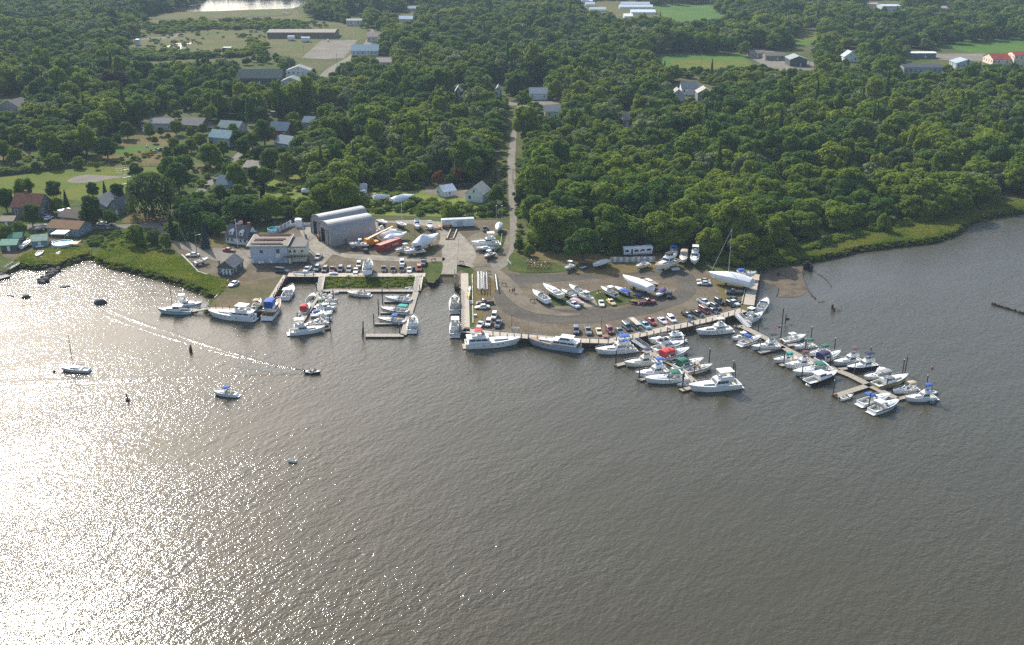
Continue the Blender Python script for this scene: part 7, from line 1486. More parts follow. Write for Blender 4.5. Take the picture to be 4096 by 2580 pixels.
for (x, y, t, lb) in [(1531, 1215, 1155, 'white-capped pile at the head of the upper right-hand finger float'), (1515, 1258, 1196, 'dark pile at the head of the middle right-hand finger float'), (1496, 1300, 1256, 'dark pile at the head of the lowest right-hand finger float'), (1598, 1335, 1298, 'short capped pile on the outer float'), (1455, 1346, 1288, 'tallest pile of the leaning cluster by the outer float'),
  (1680, 1175, 1140, 'pile beside the broad grey gangway foot'), (1268, 1166, 1134, 'white-capped pile at the foot of the plank gangway'), (1396, 1158, 1132, 'thin white-capped pile behind the middle float'), (1549, 1158, 1132, 'thin white-capped pile right of the middle float boat'), (1334, 1200, 1159, 'capped pile at the top of the finger row'), (1320, 1235, 1205, 'pile in the middle of the finger row'), (1304, 1256, 1231, 'short thick pile between the finger row boats'),
  (1322, 1322, 1257, 'pile at the end of the finger row'), (1190, 1275, 1251, 'lone pile left of the sport fisherman'), (2463, 1466, 1400, 'pile at the tip of the finger float left of the cream cruiser'), (2556, 1522, 1459, 'pile at the tip of the finger float by the express cruiser'), (2736, 1394, 1342, 'pile behind the black-topped flybridge boat'), (2674, 1436, 1392, 'pile by the red-enclosed cruiser'), (2836, 1453, 1394, 'tall capped pile right of the green-enclosed cruiser'), (2776, 1502, 1448, 'tall pile beside the tan-topped cruiser'),
  (2930, 1515, 1443, 'tall pile right of the largest yacht'), (3032, 1325, 1273, 'capped pile beside the second gangway'), (3037, 1410, 1360, 'pile at the tip of the finger float under the black-topped boat'), (3134, 1462, 1402, 'pile left of the maroon-topped boat'), (3219, 1410, 1356, 'capped pile beside the small green-topped boat'), (3243, 1360, 1308, 'lone tall pile behind the centre console boat'), (3337, 1402, 1352, 'tall pile behind the squared green top'), (3320, 1456, 1415, 'pile below the navy-enclosed cruiser'),
  (3206, 1520, 1460, 'capped pile beside the black-hulled boat'), (3480, 1430, 1388, 'capped pile behind the navy bimini'), (3415, 1504, 1448, 'tall capped pile in front of the navy hull'), (3331, 1586, 1520, 'tall capped pile at the end of the cross float'), (3610, 1493, 1437, 'left pile of the pair behind the brown-sterned cruiser'), (3474, 1636, 1568, 'tall capped pile at the near tip of the second float'), (3544, 1565, 1510, 'pile beside the brown stern'), (3706, 1540, 1500, 'pile pair behind the outermost flybridge boat')]:
    pxpile(x, y, t, cap='dark' not in lb and 'tallest' not in lb, label=lb)
p = G(3123, 1345, 0); q_ = pile(p, 9.0, .2, False, 'very tall dark pole standing in the water behind the second float')
for (x, y, dx, lb) in [(1447, 1347, .7, 'leaning pile of the cluster by the outer float'), (2726, 1558, .5, 'left leaning pile of the cluster at the tip of the first float'), (2732, 1562, -.3, 'right pile of the cluster at the tip of the first float'), (2943, 1520, -.6, 'leaning pile right of the largest yacht'), (3618, 1494, .2, 'right pile of the pair behind the brown-sterned cruiser')]:
    pile(G(x, y, 0), 5.0, .17, False, lb, lean=(dx, 0))
# ------------------------------------------------------------------ flags, poles, people, yard things
FR, FW, FB = mat('flag_red', (.45, .03, .04), .8), mat('flag_white', (.75, .75, .75), .8), mat('flag_blue', (.02, .03, .16), .8)
def flag(par, x, z, w_, h, sg=1):
    q = MB(); nx, nz = 10, 13
    V = [(x+sg*w_*i/nx, .18*math.sin(i*.9)*(i/nx), z+h*j/nz-.10*h*math.sin(i*.5)) for j in range(nz+1) for i in range(nx+1)]; b = len(q.v); q.v += V
    for j in range(nz):
        for i in range(nx): q.f.append([j*(nx+1)+i, j*(nx+1)+i+1, (j+1)*(nx+1)+i+1, (j+1)*(nx+1)+i]); q.mi.append(2 if (i < 4 and j >= 6) else (0 if j % 2 == 0 else 1))
    q.build('flag', [FR, FW, FB], par)
def flagpole(px, py, h, w_, label, z=LZ, sg=1, r=.09, m=WH):
    o = empty('flagpole', G(px, py, z), 0, label, 'flagpole'); q = MB(); q.tube((0, 0, 0), (0, 0, h), r, r*.6, 8); q.ball((0, 0, h+.12), .15, .15, .15); q.build('pole', m, o); flag(o, .05*sg, h-w_*.62, w_, w_*.55, sg)
flagpole(952, 990, 10.5, 2.6, 'white flagpole with an American flag in front of the cape house'); flagpole(3120, 1346, 3.4, 1.9, 'small American flag hung beside the tall dark pole', z=0, sg=-1, r=.03)
def upole(px, py, h, label, arms=1, lamp=False):
    o = empty('utility_pole', G(px, py), R(20), label, 'utility pole'); q = MB(); q.tube((0, 0, 0), (0, 0, h), .16, .11, 7); q.build('post', mat('grey_pole', (.22, .2, .17), .85), o)
    if arms: q = MB(); q.box(0, 0, h-.6, 2.2, .12, .12); [q.tube((x, 0, h-.48), (x, 0, h-.25), .05, n=5) for x in (-1, 0, 1)]; q.build('crossarm', WOODD, o)
    if lamp: q = MB(); q.tube((0, 0, h-1.5), (1.4, 0, h-1.2), .04, n=4); q.box(1.6, 0, h-1.3, .6, .25, .15); q.build('street_lamp', mat('lamp_head', (.5, .5, .5), .5), o)
    return o
for x, y, h, l, lb in [(790, 1028, 9.5, 1, 'utility pole with a lamp between the white car and the trailered boat'), (681, 845, 9.5, 0, 'utility pole right of the weeping willow'), (249, 832, 9, 0, 'utility pole behind the white camper'), (466, 858, 8, 0, 'utility pole beside the willow houses'), (2089, 520, 9, 0, 'utility pole at the bend of the lane'), (1349, 268, 10, 0, 'utility pole beside the far road'), (1216, 232, 10, 0, 'utility pole at the corner of the far car park'), (2804, 268, 11, 0, 'utility pole on the far crop field'), (3630, 262, 10, 0, 'utility pole by the long dark-roofed building'), (3238, 262, 10, 0, 'utility pole in the far business yard'), (721, 203, 8, 0, 'pole standing by the small far pond'), (2052, 735, 7, 0, 'short pole on the lane edge')]: upole(x, y, h, lb, lamp=l)
o = empty('power_line', G(790, 1028, LZ+9), 0, 'overhead wires from the utility pole to the street', 'wire'); q = MB(); a = Vector((0, 0, 0)); b = G(681, 845, LZ+9)-o.location
for k in range(14):
    u, v = k/14, (k+1)/14; pa, pb = a.lerp(b, u), a.lerp(b, v); pa.z -= 1.6*math.sin(math.pi*u); pb.z -= 1.6*math.sin(math.pi*v); q.tube(pa, pb, .01, n=3); q.tube(pa+Vector((.8, 0, -.5)), pb+Vector((.8, 0, -.5)), .008, n=3)
q.build('wire', TRIM, o)
# tall gin pole beside the office
o = empty('mast_crane', G(1227, 985), R(0), 'tall grey mast crane beside the office wing', 'crane'); q = MB(); q.tube((0, 0, 0), (-1.2, 0, 10.5), .3, .16, 8); q.build('post', mat('grey_steel', (.38, .39, .4), .5), o); q = MB(); q.tube((-.2, 0, 1), (2.6, -.5, 3.2), .08); q.tube((0, 0, .5), (2.2, 0, .9), .06); q.build('brace', TRIM, o)
def thin(px, py, h, label, m=ALU, name='light_pole'):
    o = empty(name, G(px, py), 0, label, 'pole'); q = MB(); q.tube((0, 0, 0), (0, 0, h), .07, .05, 6); q.build('post', m, o); q = MB(); q.box(.0, 0, h, .5, .3, .14); q.build('lamp_head', m, o)
thin(2047, 1318, 4.6, 'thin dark pole on the front quay above the red-topped yacht', TRIM); thin(1661, 968, 7, 'thin pole beside the largest white-wrapped boat', TRIM); thin(2405, 1328, 5, 'thin dark pole beside the tan sedan', TRIM); thin(1986, 902, 8, 'left thin mast behind the small wrapped boat'); thin(2008, 902, 8, 'right thin mast behind the small wrapped boat')
# jack stands
STO = mat('stand_orange', (.45, .14, .04), .7); rj = random.Random(8)
def stand(px, py, label, grp, m=None):
    p = G(px, py); o = empty('boat_jack_stand', p, rj.uniform(0, 6), label, 'jack stand', grp); q = MB()
    for k in range(3): a = k*2.09; q.tube((.5*math.cos(a), .5*math.sin(a), 0), (0, 0, 1.0), .05, n=4)
    q.build('leg', TRIM, o); q = MB(); q.tube((0, 0, .9), (0, 0, 1.35), .05, n=5); q.box(0, 0, 1.35, .4, .35, .08); q.build('head', m or rj.choice([STO, STO, FRAME, WOODD]), o)
for i in range(7):
    for j in range(5): stand(2112+i*14+rj.uniform(-3, 3), 1052+j*7+rj.uniform(-2, 2)+i*.3, 'dark jack stand with an orange head in the block beside the grass', 'jack stands massed on the grass')
for i in range(11):
    for j in range(2): stand(2400+i*7+rj.uniform(-2, 2), 1009+j*9+rj.uniform(-3, 3), 'jack stand in the pile under the trees by the camper', 'jack stands under the trees')
for i in range(14): stand(rj.choice((rj.uniform(2345, 2400), rj.uniform(2440, 2520))), rj.uniform(1165, 1192), 'loose jack stand among the gravel island boats', 'loose jack stands in the gravel island')
# fences
def fence(P, h, m, label, name='fence', panel=2.2, alt=None, base=LZ, solid=True):
    pts = [G(x, y, base) for x, y in P]; o = empty(name, pts[0], 0, label, 'fence'); k = 0
    for a, b in zip(pts, pts[1:]):
        d = b-a; n = max(1, int(d.length/panel)); a0 = a-pts[0]; ang = math.atan2(d.y, d.x)
        for j in range(n):
            c = a0+d*((j+.5)/n); q = MB()
            if solid: q.box(c.x, c.y, .05, d.length/n*.97, .08, h, ang)
            else: [q.box(c.x, c.y, z, d.length/n, .06, .1, ang) for z in (h*.45, h*.9)]
            q.build('panel', alt if (alt and k % 2) else m, o); q = MB(); p = a0+d*(j/n); q.box(p.x, p.y, 0, .12, .12, h+.15, ang); q.build('fence_post', m, o); k += 1
    return o
FG = mat('grey_board', (.33, .34, .35), .8, var=.15); FWh = mat('white_board', (.62, .63, .64), .7)
fence([(2442, 1050), (2620, 1048)], 1.9, FG, 'fence of alternating grey and white panels in front of the camper', panel=1.05, alt=FWh)
fence([(1108, 934), (1166, 902)], 2.2, FG, 'fence with white-faced panels behind the big grey building', panel=1.4, alt=FWh)
fence([(2095, 1052), (2440, 1052)], .35, WOODL, 'low timber rail along the upper edge of the yard', 'timber_rail', 3, solid=False)
fence([(1979, 1010), (1992, 995), (2004, 975), (2008, 945)], 1.2, mat('white_rail', (.68, .68, .66)), 'curved light fence beside the lane', panel=2, solid=False)
fence([(2044, 1062), (2030, 1046)], .9, mat('white_rail', (.68, .68, .66)), 'short white barrier at the corner of the lane', 'barrier', 1.5, solid=False)
fence([(1148, 910), (1180, 905), (1260, 902)], 1.2, FWh, 'low white wall linking the storage box and the rear boat shed', 'low_wall', 3)
fence([(1700, 922), (1765, 917)], .7, FWh, 'low white barrier left of the white storage trailer', 'low_wall', 3)
fence([(1760, 760), (1880, 752), (1990, 750)], 2, mat('dark_fence', (.03, .03, .028), .9), 'long dark fence behind the white gable cottage', panel=3)
fence([(-60, 712), (120, 692), (330, 668)], 1.4, mat('hedge_green', (.03, .05, .02), .9, var=.3), 'hedge-lined fence on the upper side of the playing field', panel=3)
fence([(340, 668), (640, 662)], 1.0, TRIM, 'thin wire fence along the playing field', 'wire_fence', 4, solid=False)
for i, (x, y) in enumerate(((478, 700), (497, 697))): 
    o = empty('backstop', G(x, y), R(30*i), ('left' if i == 0 else 'right')+' wire backstop panel of the ball field', 'backstop'); q = MB(); [q.tube((u, 0, 0), (u, 0, 4), .05, n=4) for u in (-1.5, 0, 1.5)]; [q.tube((-1.5, 0, v), (1.5, 0, v), .04, n=4) for v in (1, 2, 3, 4)]; q.build('frame', STEEL, o)
for i, (x, y, lb) in enumerate(((505, 682, 'upper white bench by the ball field'), (508, 712, 'middle white bench by the ball field'), (504, 738, 'lower white bench by the ball field'))):
    o = empty('bench', G(x, y), R(50), lb, 'bench'); q = MB(); q.box(0, 0, .45, 4.5, .4, .06); q.build('seat', FWh, o); q = MB(); [q.box(u, 0, 0, .08, .3, .45) for u in (-2, 0, 2)]; q.build('leg', STEEL, o)
# concrete retaining wall
def wall(P, h, th, m, label, z0=-.5, top=LZ+.5):
    pts = [G(x, y) for x, y in P]; o = empty('retaining_wall', (pts[0].x, pts[0].y, 0), 0, label, 'wall'); q = MB()
    for a, b in zip(pts, pts[1:]): d = b-a; c = (a+b)/2-pts[0]; q.box(c.x, c.y, z0, d.length+.05, th, top-z0, math.atan2(d.y, d.x))
    q.build('wall', m, o)
wall([(728, 1023), (765, 1060), (793, 1090), (830, 1102)], 2, .5, mat('pale_concrete', (.38, .36, .30), .85, var=.15), 'pale concrete wall between the marsh and the parking'); wall([(915, 1118), (890, 1150), (866, 1186), (858, 1192)], 2, .35, mat('pale_concrete', (.38, .36, .30)), 'pale timber-topped wall along the left edge of the dirt pier', top=LZ+.25)
# mast rack and sawhorses
o = empty('mast_rack', G(1930, 1155), 0, 'rack of long white masts on dark trestles', 'mast rack'); q = MB(); L0 = [G(1917, 1107)-o.location, G(1917, 1172)-o.location]
for k in range(5): p = L0[0].lerp(L0[1], k/4); q.box(p.x+1.1, p.y, .8, 4.0, .12, .1); [q.box(p.x+u, p.y, 0, .1, .1, 1.6) for u in (-.8, .6, 1.7, 3.0)]; q.box(p.x+1.1, p.y, 1.5, 4.0, .12, .08)
q.build('trestle', WOODD, o)
for i, (u, z) in enumerate(((-.6, 1.6), (-.25, 1.6), (.1, .95), (.55, 1.6), (.9, 1.6), (1.5, 1.6), (1.9, .95), (2.5, 1.6))): q = MB(); q.tube((L0[0].x+u, L0[0].y+.8-(i % 3)*.5, z+.08), (L0[1].x+u+.1, L0[1].y-(i % 2)*.8, z+.08), .12, .10, 6); q.build('spar', WH if i % 3 else ALU, o)
o = empty('mast_rack', G(1990, 1150), 0, 'single white spar on four dark trestles by the track', 'mast rack'); a, b = G(1982, 1110)-o.location, G(1990, 1172)-o.location; q = MB(); q.tube((a.x, a.y, 1.1), (b.x, b.y, 1.1), .16, n=6); q.build('spar', WH, o); q = MB()
for k in range(4): p = a.lerp(b, k/3.2); [q.tube((p.x+u, p.y+v, 0), (p.x+u*.5, p.y, 1.0), .06, n=4) for u in (-.6, .8) for v in (-.3, .3)]; q.box(p.x+.1, p.y, .95, 1.6, .12, .12)
q.build('trestle', WOODD, o)
o = empty('kayak_rack', G(1880, 1160), 0, 'pair of pale canoes stacked on the rack beside the plank pier', 'canoe rack'); q = MB()
for k in range(3): q.box(0, -8+k*6, .7, 1.3, .1, .1); q.box(-.6, -8+k*6, 0, .1, .1, 1.1); q.box(.6, -8+k*6, 0, .1, .1, 1.1)
q.build('rack', WOODD, o)
for y0, m in ((-1.5, WH), (-6.5, HCOL['y'])): q = MB(); q.loft([[(w2*math.cos(t), y, .98+w2*.7*math.sin(t)) for t in [math.pi*j/4 for j in range(8)]] for y, w2 in ((y0-2.6, .05), (y0-1.4, .33), (y0, .4), (y0+1.4, .33), (y0+2.6, .05))]); q.build('canoe', m, o, smooth=True)
for (x, y, lb) in ((2015, 1144, 'dark sawhorse on the track near the walkers'), (1952, 1096, 'dark sawhorse at the top of the mast racks'), (1844, 1056, 'dark sawhorse above the pier head'), (2129, 1210, 'dark sawhorse left of the gravel island'), (1735, 1046, 'dark trestle on the grass left of the ramp'), (1948, 1036, 'dark engine crate beside the derelict boat')):
    o = empty('sawhorse', G(x, y), rj.uniform(-.5, .5), lb, 'sawhorse'); q = MB(); q.box(0, 0, .9, 1.6, .16, .16); q.box(0, .5, .9, 1.6, .12, .12); q.build('beam', WOODD, o); q = MB(); [q.tube((u, v, 0), (u*.9, v*.4+.2, .95), .07, n=4) for u in (-.7, .7) for v in (-.3, .8)]; q.build('leg', WOODD, o)
# marine railway cradle
o = empty('railway_cradle', G(1808, 940), R(-4), 'dark rust cradle with two rails at the top of the ramp', 'cradle'); q = MB(); [q.box(x, 0, .3, .35, 12, .35) for x in (-1.2, 1.2)]; q.build('rail', WOODL, o); q = MB(); [q.box(0, y, .1, 3.6, .3, .25) for y in range(-6, 7, 2)]; q.build('crossbeam', mat('rusty_iron', (.09, .045, .03), .9), o)
# watercraft
for (x, y, m, m2, lb) in ((2550, 1190, CAN['B'], CAN['P'], 'blue and purple jet watercraft in the gravel island'), (2534, 1216, HCOL['y'], HCOL['n'], 'yellow and navy jet watercraft on a trailer behind the dark red pickup')):
    o = empty('jet_watercraft', G(x, y), R(160), lb, 'jet ski'); q = MB(); q.loft([[(t, w2, .9), (t, w2*.8, .5), (t, 0, .4), (t, -w2*.8, .5), (t, -w2, .9), (t, 0, 1.0)] for t, w2 in ((-1.4, .45), (-.4, .6), (.7, .52), (1.5, .1))]); q.build('hull', m2, o, smooth=True)
    q = MB(); q.box(-.5, 0, .95, 1.4, .4, .3, tx=.8, ty=.6); q.box(.5, 0, .95, .8, .7, .28, tx=.5, ty=.6); q.tube((.3, -.45, 1.4), (.3, .45, 1.4), .05, n=5); q.tube((.5, 0, 1.1), (.3, 0, 1.4), .06, n=5); q.build('seat', m, o)
    q = MB(); q.box(0, 0, .3, 3.6, .15, .1); q.box(2.1, 0, .3, .9, .1, .1); q.build('trailer', STEEL, o); [link('wheel', WM, o, (-.4, y2, .32)) for y2 in (-.75, .75)]
# small things
def prim(name, px, py, label, cat, fn, z=LZ): o = empty(name, G(px, py, z), rj.uniform(-.2, .2), label, cat); fn(o); return o
prim('trash_bin', 1656, 1082, 'black wheeled bin between the hatchback and the red SUV', 'bin', lambda o: [MB().box(0, 0, 0, .9, .9, 1.3, tx=1.1, ty=1.1).build('bin', TRIM, o), MB().box(0, 0, 1.3, 1.05, 1.05, .12).build('lid', TRIM, o)])
prim('electric_box', 1884, 1218, 'grey electrical box beside the plank pier', 'electrical box', lambda o: [MB().box(0, 0, 0, .7, .5, 1.3).build('cabinet', FG, o), MB().box(0, -.27, .3, .5, .04, .8).build('door', FWh, o)])
prim('ice_chest', 1901, 1266, 'white box on the grass by the timber line', 'box', lambda o: [MB().box(0, 0, 0, .8, .6, .6).build('body', FWh, o), MB().box(0, 0, .6, .9, .7, .1).build('lid', WH, o)])
prim('mushroom_table', 2421, 1352, 'round red-brown cable reel on the quay', 'cable reel', lambda o: [MB().tube((0, 0, .05), (0, 0, .15), 1.0, n=16).build('disc', mat('reel_red', (.24, .09, .07), .8), o), MB().tube((0, 0, .15), (0, 0, .7), .4, n=10).build('core', WOODD, o), MB().tube((0, 0, .7), (0, 0, .8), 1.0, n=16).build('disc', mat('reel_red', (.24, .09, .07)), o)])
prim('quay_sign', 2062, 1324, 'long low white sign board on the front quay', 'sign', lambda o: [MB().box(0, 0, .7, 2.4, .1, .5).build('board', FWh, o), MB().box(-1, 0, 0, .1, .1, .7).box(1, 0, 0, .1, .1, .7).build('post', WOODD, o)])
prim('fuel_pump', 2757, 1290, 'tall blue-grey cabinet on the quay', 'cabinet', lambda o: [MB().box(0, 0, 0, .9, .6, 2.4).build('body', mat('pump_blue', (.30, .36, .42), .5), o), MB().box(0, -.32, 1.4, .6, .05, .5).build('panel', CG, o)])
prim('market_umbrella', 2670, 1315, 'small table with a red and green umbrella on the quay', 'umbrella', lambda o: [MB().tube((0, 0, 1.7), (0, 0, 2.1), .85, .05, 8).build('canopy', CAN['R'], o), MB().tube((0, 0, 0), (0, 0, 2.0), .04, n=5).build('pole', STEEL, o), MB().tube((0, 0, .7), (0, 0, .76), .6, n=10).build('table_top', FWh, o)])
prim('dock_bench', 1197, 1098, 'left pale bench on the basin boardwalk', 'bench', lambda o: [MB().box(0, 0, .5, 4.5, .5, .08).build('seat', FWh, o), MB().box(-2, 0, 0, .1, .4, .5).box(2, 0, 0, .1, .4, .5).build('leg', STEEL, o), MB().box(0, .25, .6, 4.5, .06, .4).build('backrest', FWh, o)], LZ+.24)
prim('dock_bench', 1238, 1098, 'right pale bench on the basin boardwalk', 'bench', lambda o: [MB().box(0, 0, .5, 3.5, .5, .08).build('seat', FWh, o), MB().box(-1.5, 0, 0, .1, .4, .5).box(1.5, 0, 0, .1, .4, .5).build('leg', STEEL, o), MB().box(0, .25, .6, 3.5, .06, .4).build('backrest', FWh, o)], LZ+.24)
prim('round_raft', 1334, 1097, 'small pale round tender on the basin boardwalk', 'dinghy', lambda o: [MB().ball((0, 0, .35), 1.7, .8, .35, 10).build('tube', FWh, o, True), MB().box(0, 0, .5, 1.4, .8, .2).build('floor', HCOL['g'], o)], LZ+.24)
# wrapped bundles below the big building
for i, (x, y) in enumerate(((1034, 1052), (1046, 1046), (1058, 1050), (1070, 1045), (1080, 1052), (1052, 1060), (1040, 1062), (1087, 1060))):
    o = empty('covered_motor', G(x, y), i, 'white bagged outboard motor on the rack below the big grey building', 'outboard motor', 'bagged outboards on the rack'); q = MB(); q.ball((0, 0, 1.1), .45, .4, .55, 8, 6); q.build('bag', WH, o, True); q = MB(); q.box(0, 0, 0, .2, .3, .8); q.build('leg', TRIM, o)
# buoys
prim('channel_buoy', 763, 1405, 'tapering dark red channel buoy in open water', 'buoy', lambda o: [MB().tube((0, 0, -.3), (0, 0, .8), .45, .45, 10).tube((0, 0, .8), (.15, 0, 2.0), .45, .12, 10).build('body', mat('buoy_maroon', (.10, .012, .012), .5), o), MB().tube((.15, 0, 2.0), (.15, 0, 2.15), .12, .05).build('top', TRIM, o)], 0)
prim('channel_buoy', 511, 1602, 'dark post buoy in the glitter left of the blue-topped boat', 'buoy', lambda o: [MB().tube((0, 0, -.3), (-.1, 0, 1.9), .2, .2, 8).build('post', TRIM, o), MB().tube((0, 0, -.2), (0, 0, .45), .55, n=10).build('collar', RUB, o)], 0)
prim('mooring_ball', 217, 1487, 'tiny dark mooring ball left of the moored sailboat', 'buoy', lambda o: [MB().ball((0, 0, .15), .35, .35, .3).build('ball', mat('buoy_maroon', (.1, .012, .012)), o, True), MB().tube((0, 0, .4), (0, 0, .6), .05).build('ring', STEEL, o)], 0)
prim('mooring_ball', 3342, 1588, 'orange-red round fender at the end of the cross float', 'buoy', lambda o: [MB().ball((0, 0, .5), .5, .5, .5, 10, 8).build('ball', mat('buoy_orange', (.55, .06, .02), .4), o, True), MB().tube((0, 0, .95), (0, 0, 1.1), .06).build('ring', TRIM, o)], 0)
prim('mooring_ball', 3728, 1472, 'small pinkish float alone in the water right of the docks', 'buoy', lambda o: [MB().ball((0, 0, .25), .35, .35, .4).build('ball', mat('buoy_pink', (.5, .2, .18), .5), o, True), MB().tube((0, 0, .6), (0, 0, .8), .05).build('ring', FWh, o)], 0)
# rocks, wrecks
ROCK = mat('dark_rock', (.045, .04, .033), .8, var=.4, scale=2, bump=.1)
def rock(px, py, w_, h, label, z=0, seed=1, m=ROCK, par=None, name='boulder'):
    rg = np.random.default_rng(seed); V = ICO_V*(1+rg.uniform(-.14, .14, (len(ICO_V), 1))); s = PX(*G(px, py, z))[2]; r = w_/2/s
    me = np_mesh(name, V*np.array([r, r*.7, h]), np.zeros((0, 4), int), ICO_F, [m]); o = link(name, me, par, G(px, py, z)); return tag(o, label, 'rock') if label else o
rock(401, 1212, 52, 1.4, 'dark humped boulder awash off the left pier', seed=2); rock(104, 1189, 40, .9, 'dark boulder in the glitter near the left edge', seed=3); rock(259, 1146, 44, .35, 'low flat rock below the stone jetty', seed=4); rock(3115, 1099, 20, .9, 'round boulder on the mudflat', seed=5); rock(3819, 918, 24, 1.3, 'dark boulder at the foot of the far marsh bank', seed=6); rock(3470, 1001, 16, .5, 'small reddish rock off the marsh bank', seed=7); rock(3752, 958, 16, .5, 'small rock off the far marsh bank', seed=8); rock(1315, 1186, 10, .3, '') if False else None
jr = random.Random(9); o = empty('stone_jetty', G(215, 1090, 0), 0, 'dark stone jetty running out from the left beach', 'jetty'); q = MB()
for k in range(150):
    u = jr.random(); x = 258-92*u+jr.uniform(-12, 12)*(1+u*.4); y = 1046+86*u+jr.uniform(-4, 4); p = G(x, y, 0)-o.location; r = jr.uniform(.4, .95); q.ball((p.x, p.y, jr.uniform(0, .5)), r, r*jr.uniform(.6, 1), r*.7, 6, 4)
q.build('boulder_pile', ROCK, o)
OLDW = mat('rotten_timber', (.045, .033, .025), .9, var=.4, scale=3)
def timbers(P, label, n, r=.18, up=.5, name='sunken_timber', z=0):
    pts = [G(x, y, z) for x, y in P]; o = empty(name, pts[0], 0, label, 'wreck'); q = MB(); sm_ = []
    for a, b in zip(pts, pts[1:]): sm_ += [a.lerp(b, i/6) for i in range(6)]
    sm_.append(pts[-1]); sm_ = [p-pts[0] for p in sm_]
    for a, b in zip(sm_, sm_[1:]): q.tube((a.x, a.y, .12), (b.x, b.y, .12), r, n=5)
    q.build('beam', OLDW, o); q = MB()
    for k in range(n): p = sm_[int(k*(len(sm_)-1)/max(1, n-1))]; q.tube((p.x, p.y, -.4), (p.x+jr.uniform(-.2, .2), p.y, up*jr.uniform(.5, 1.3)), r*.7, n=5)
    q.build('rib', OLDW, o)
timbers([(3208, 1094), (3212, 1115), (3225, 1145), (3245, 1178), (3262, 1195)], 'curved rotten hull timber on the edge of the mudflat', 14, .25)
timbers([(3272, 1098), (3290, 1106), (3310, 1125), (3326, 1147)], 'thin curve of old ribs right of the mudflat', 9, .08, .5); timbers([(3108, 1184), (3115, 1156)], 'short upright board at the mudflat edge', 4, .12); timbers([(3968, 1218), (4010, 1230), (4060, 1245), (4110, 1262)], 'dark ruined pier stub at the right edge', 22, .3, .6)
timbers([(3215, 1078), (3228, 1068), (3246, 1086)], 'jagged wreck stump at the tip of the mudflat', 12, .5, 2.2); timbers([(3326, 1236), (3337, 1246)], 'dark cormorant-like stump in open water', 5, .3, 1.6); timbers([(3273, 1210), (3300, 1206)], 'scatter of stakes barely above the water', 4, .06, .5); timbers([(3168, 1118), (3182, 1122)], 'small debris on the middle of the mudflat', 4, .1, .3)
timbers([(3348, 1243), (3366, 1243)], 'row of three stakes right of the dark stump', 3, .05, .9); timbers([(30, 1184), (55, 1186)], 'low timbers left of the near-edge boulder', 4, .12, .4)
o = empty('channel_marker', G(3141, 1293, 0), 0, 'short dark marker post with a board behind the second float', 'marker'); q = MB(); q.tube((0, 0, -1), (0, 0, 3.0), .16, n=6); q.build('post', TRIM, o); q = MB(); q.box(.6, 0, 1.0, 1.0, .5, .8); q.build('board', TRIM, o)
# left shore clutter
for (x, y, lb, m, sx, sy, h) in ((140, 1033, 'low pale timber deck on the left shore', WOODL, 6, 1.2, .3), (232, 1016, 'small white hatch box on the left shore', FWh, 1.6, 3.2, .4), (225, 1000, 'pale plank landing on the left shore', WOODL, 3.5, .8, .3), (210, 972, 'white tub beside the pool', FWh, 1.8, .8, .6), (160, 985, 'jumble of boxes between the sheds and the pool', DECKW, 3, 2, .6), (148, 975, 'stack of crates between the sheds and the pool', WOODL, 2, 1.5, .9), (185, 978, 'yellowish crates left of the pool', WOODL, 1.5, 1.2, .7), (322, 968, 'orange-tan cushion right of the pool', mat('tan_cushion', (.5, .3, .15), .8), 1.5, 1, .5), (620, 605, 'white sheet of scrap on the dry lawn', FWh, 3, 1.4, .3), (635, 603, 'dark scrap heap on the dry lawn', TRIM, 3, 2, 1.0), (665, 598, 'white-topped scrap pile right of the dark heap', FWh, 3.4, 2, .8), (588, 590, 'small pale stack on the bright lawn', FWh, 1, 1, 1.2)):
    o = empty('clutter', G(x, y), rj.uniform(-.4, .4), lb, 'clutter'); q = MB(); q.box(0, 0, 0, sx, sy, h, tx=.9, ty=.85); q.box(sx*.25, sy*.2, h, sx*.4, sy*.4, h*.6, .5, .8, .8); q.build('pile', m, o); q = MB(); q.box(-sx*.3, -sy*.3, h, sx*.3, sy*.3, h*.4, .3); q.build('box', WOODD, o)
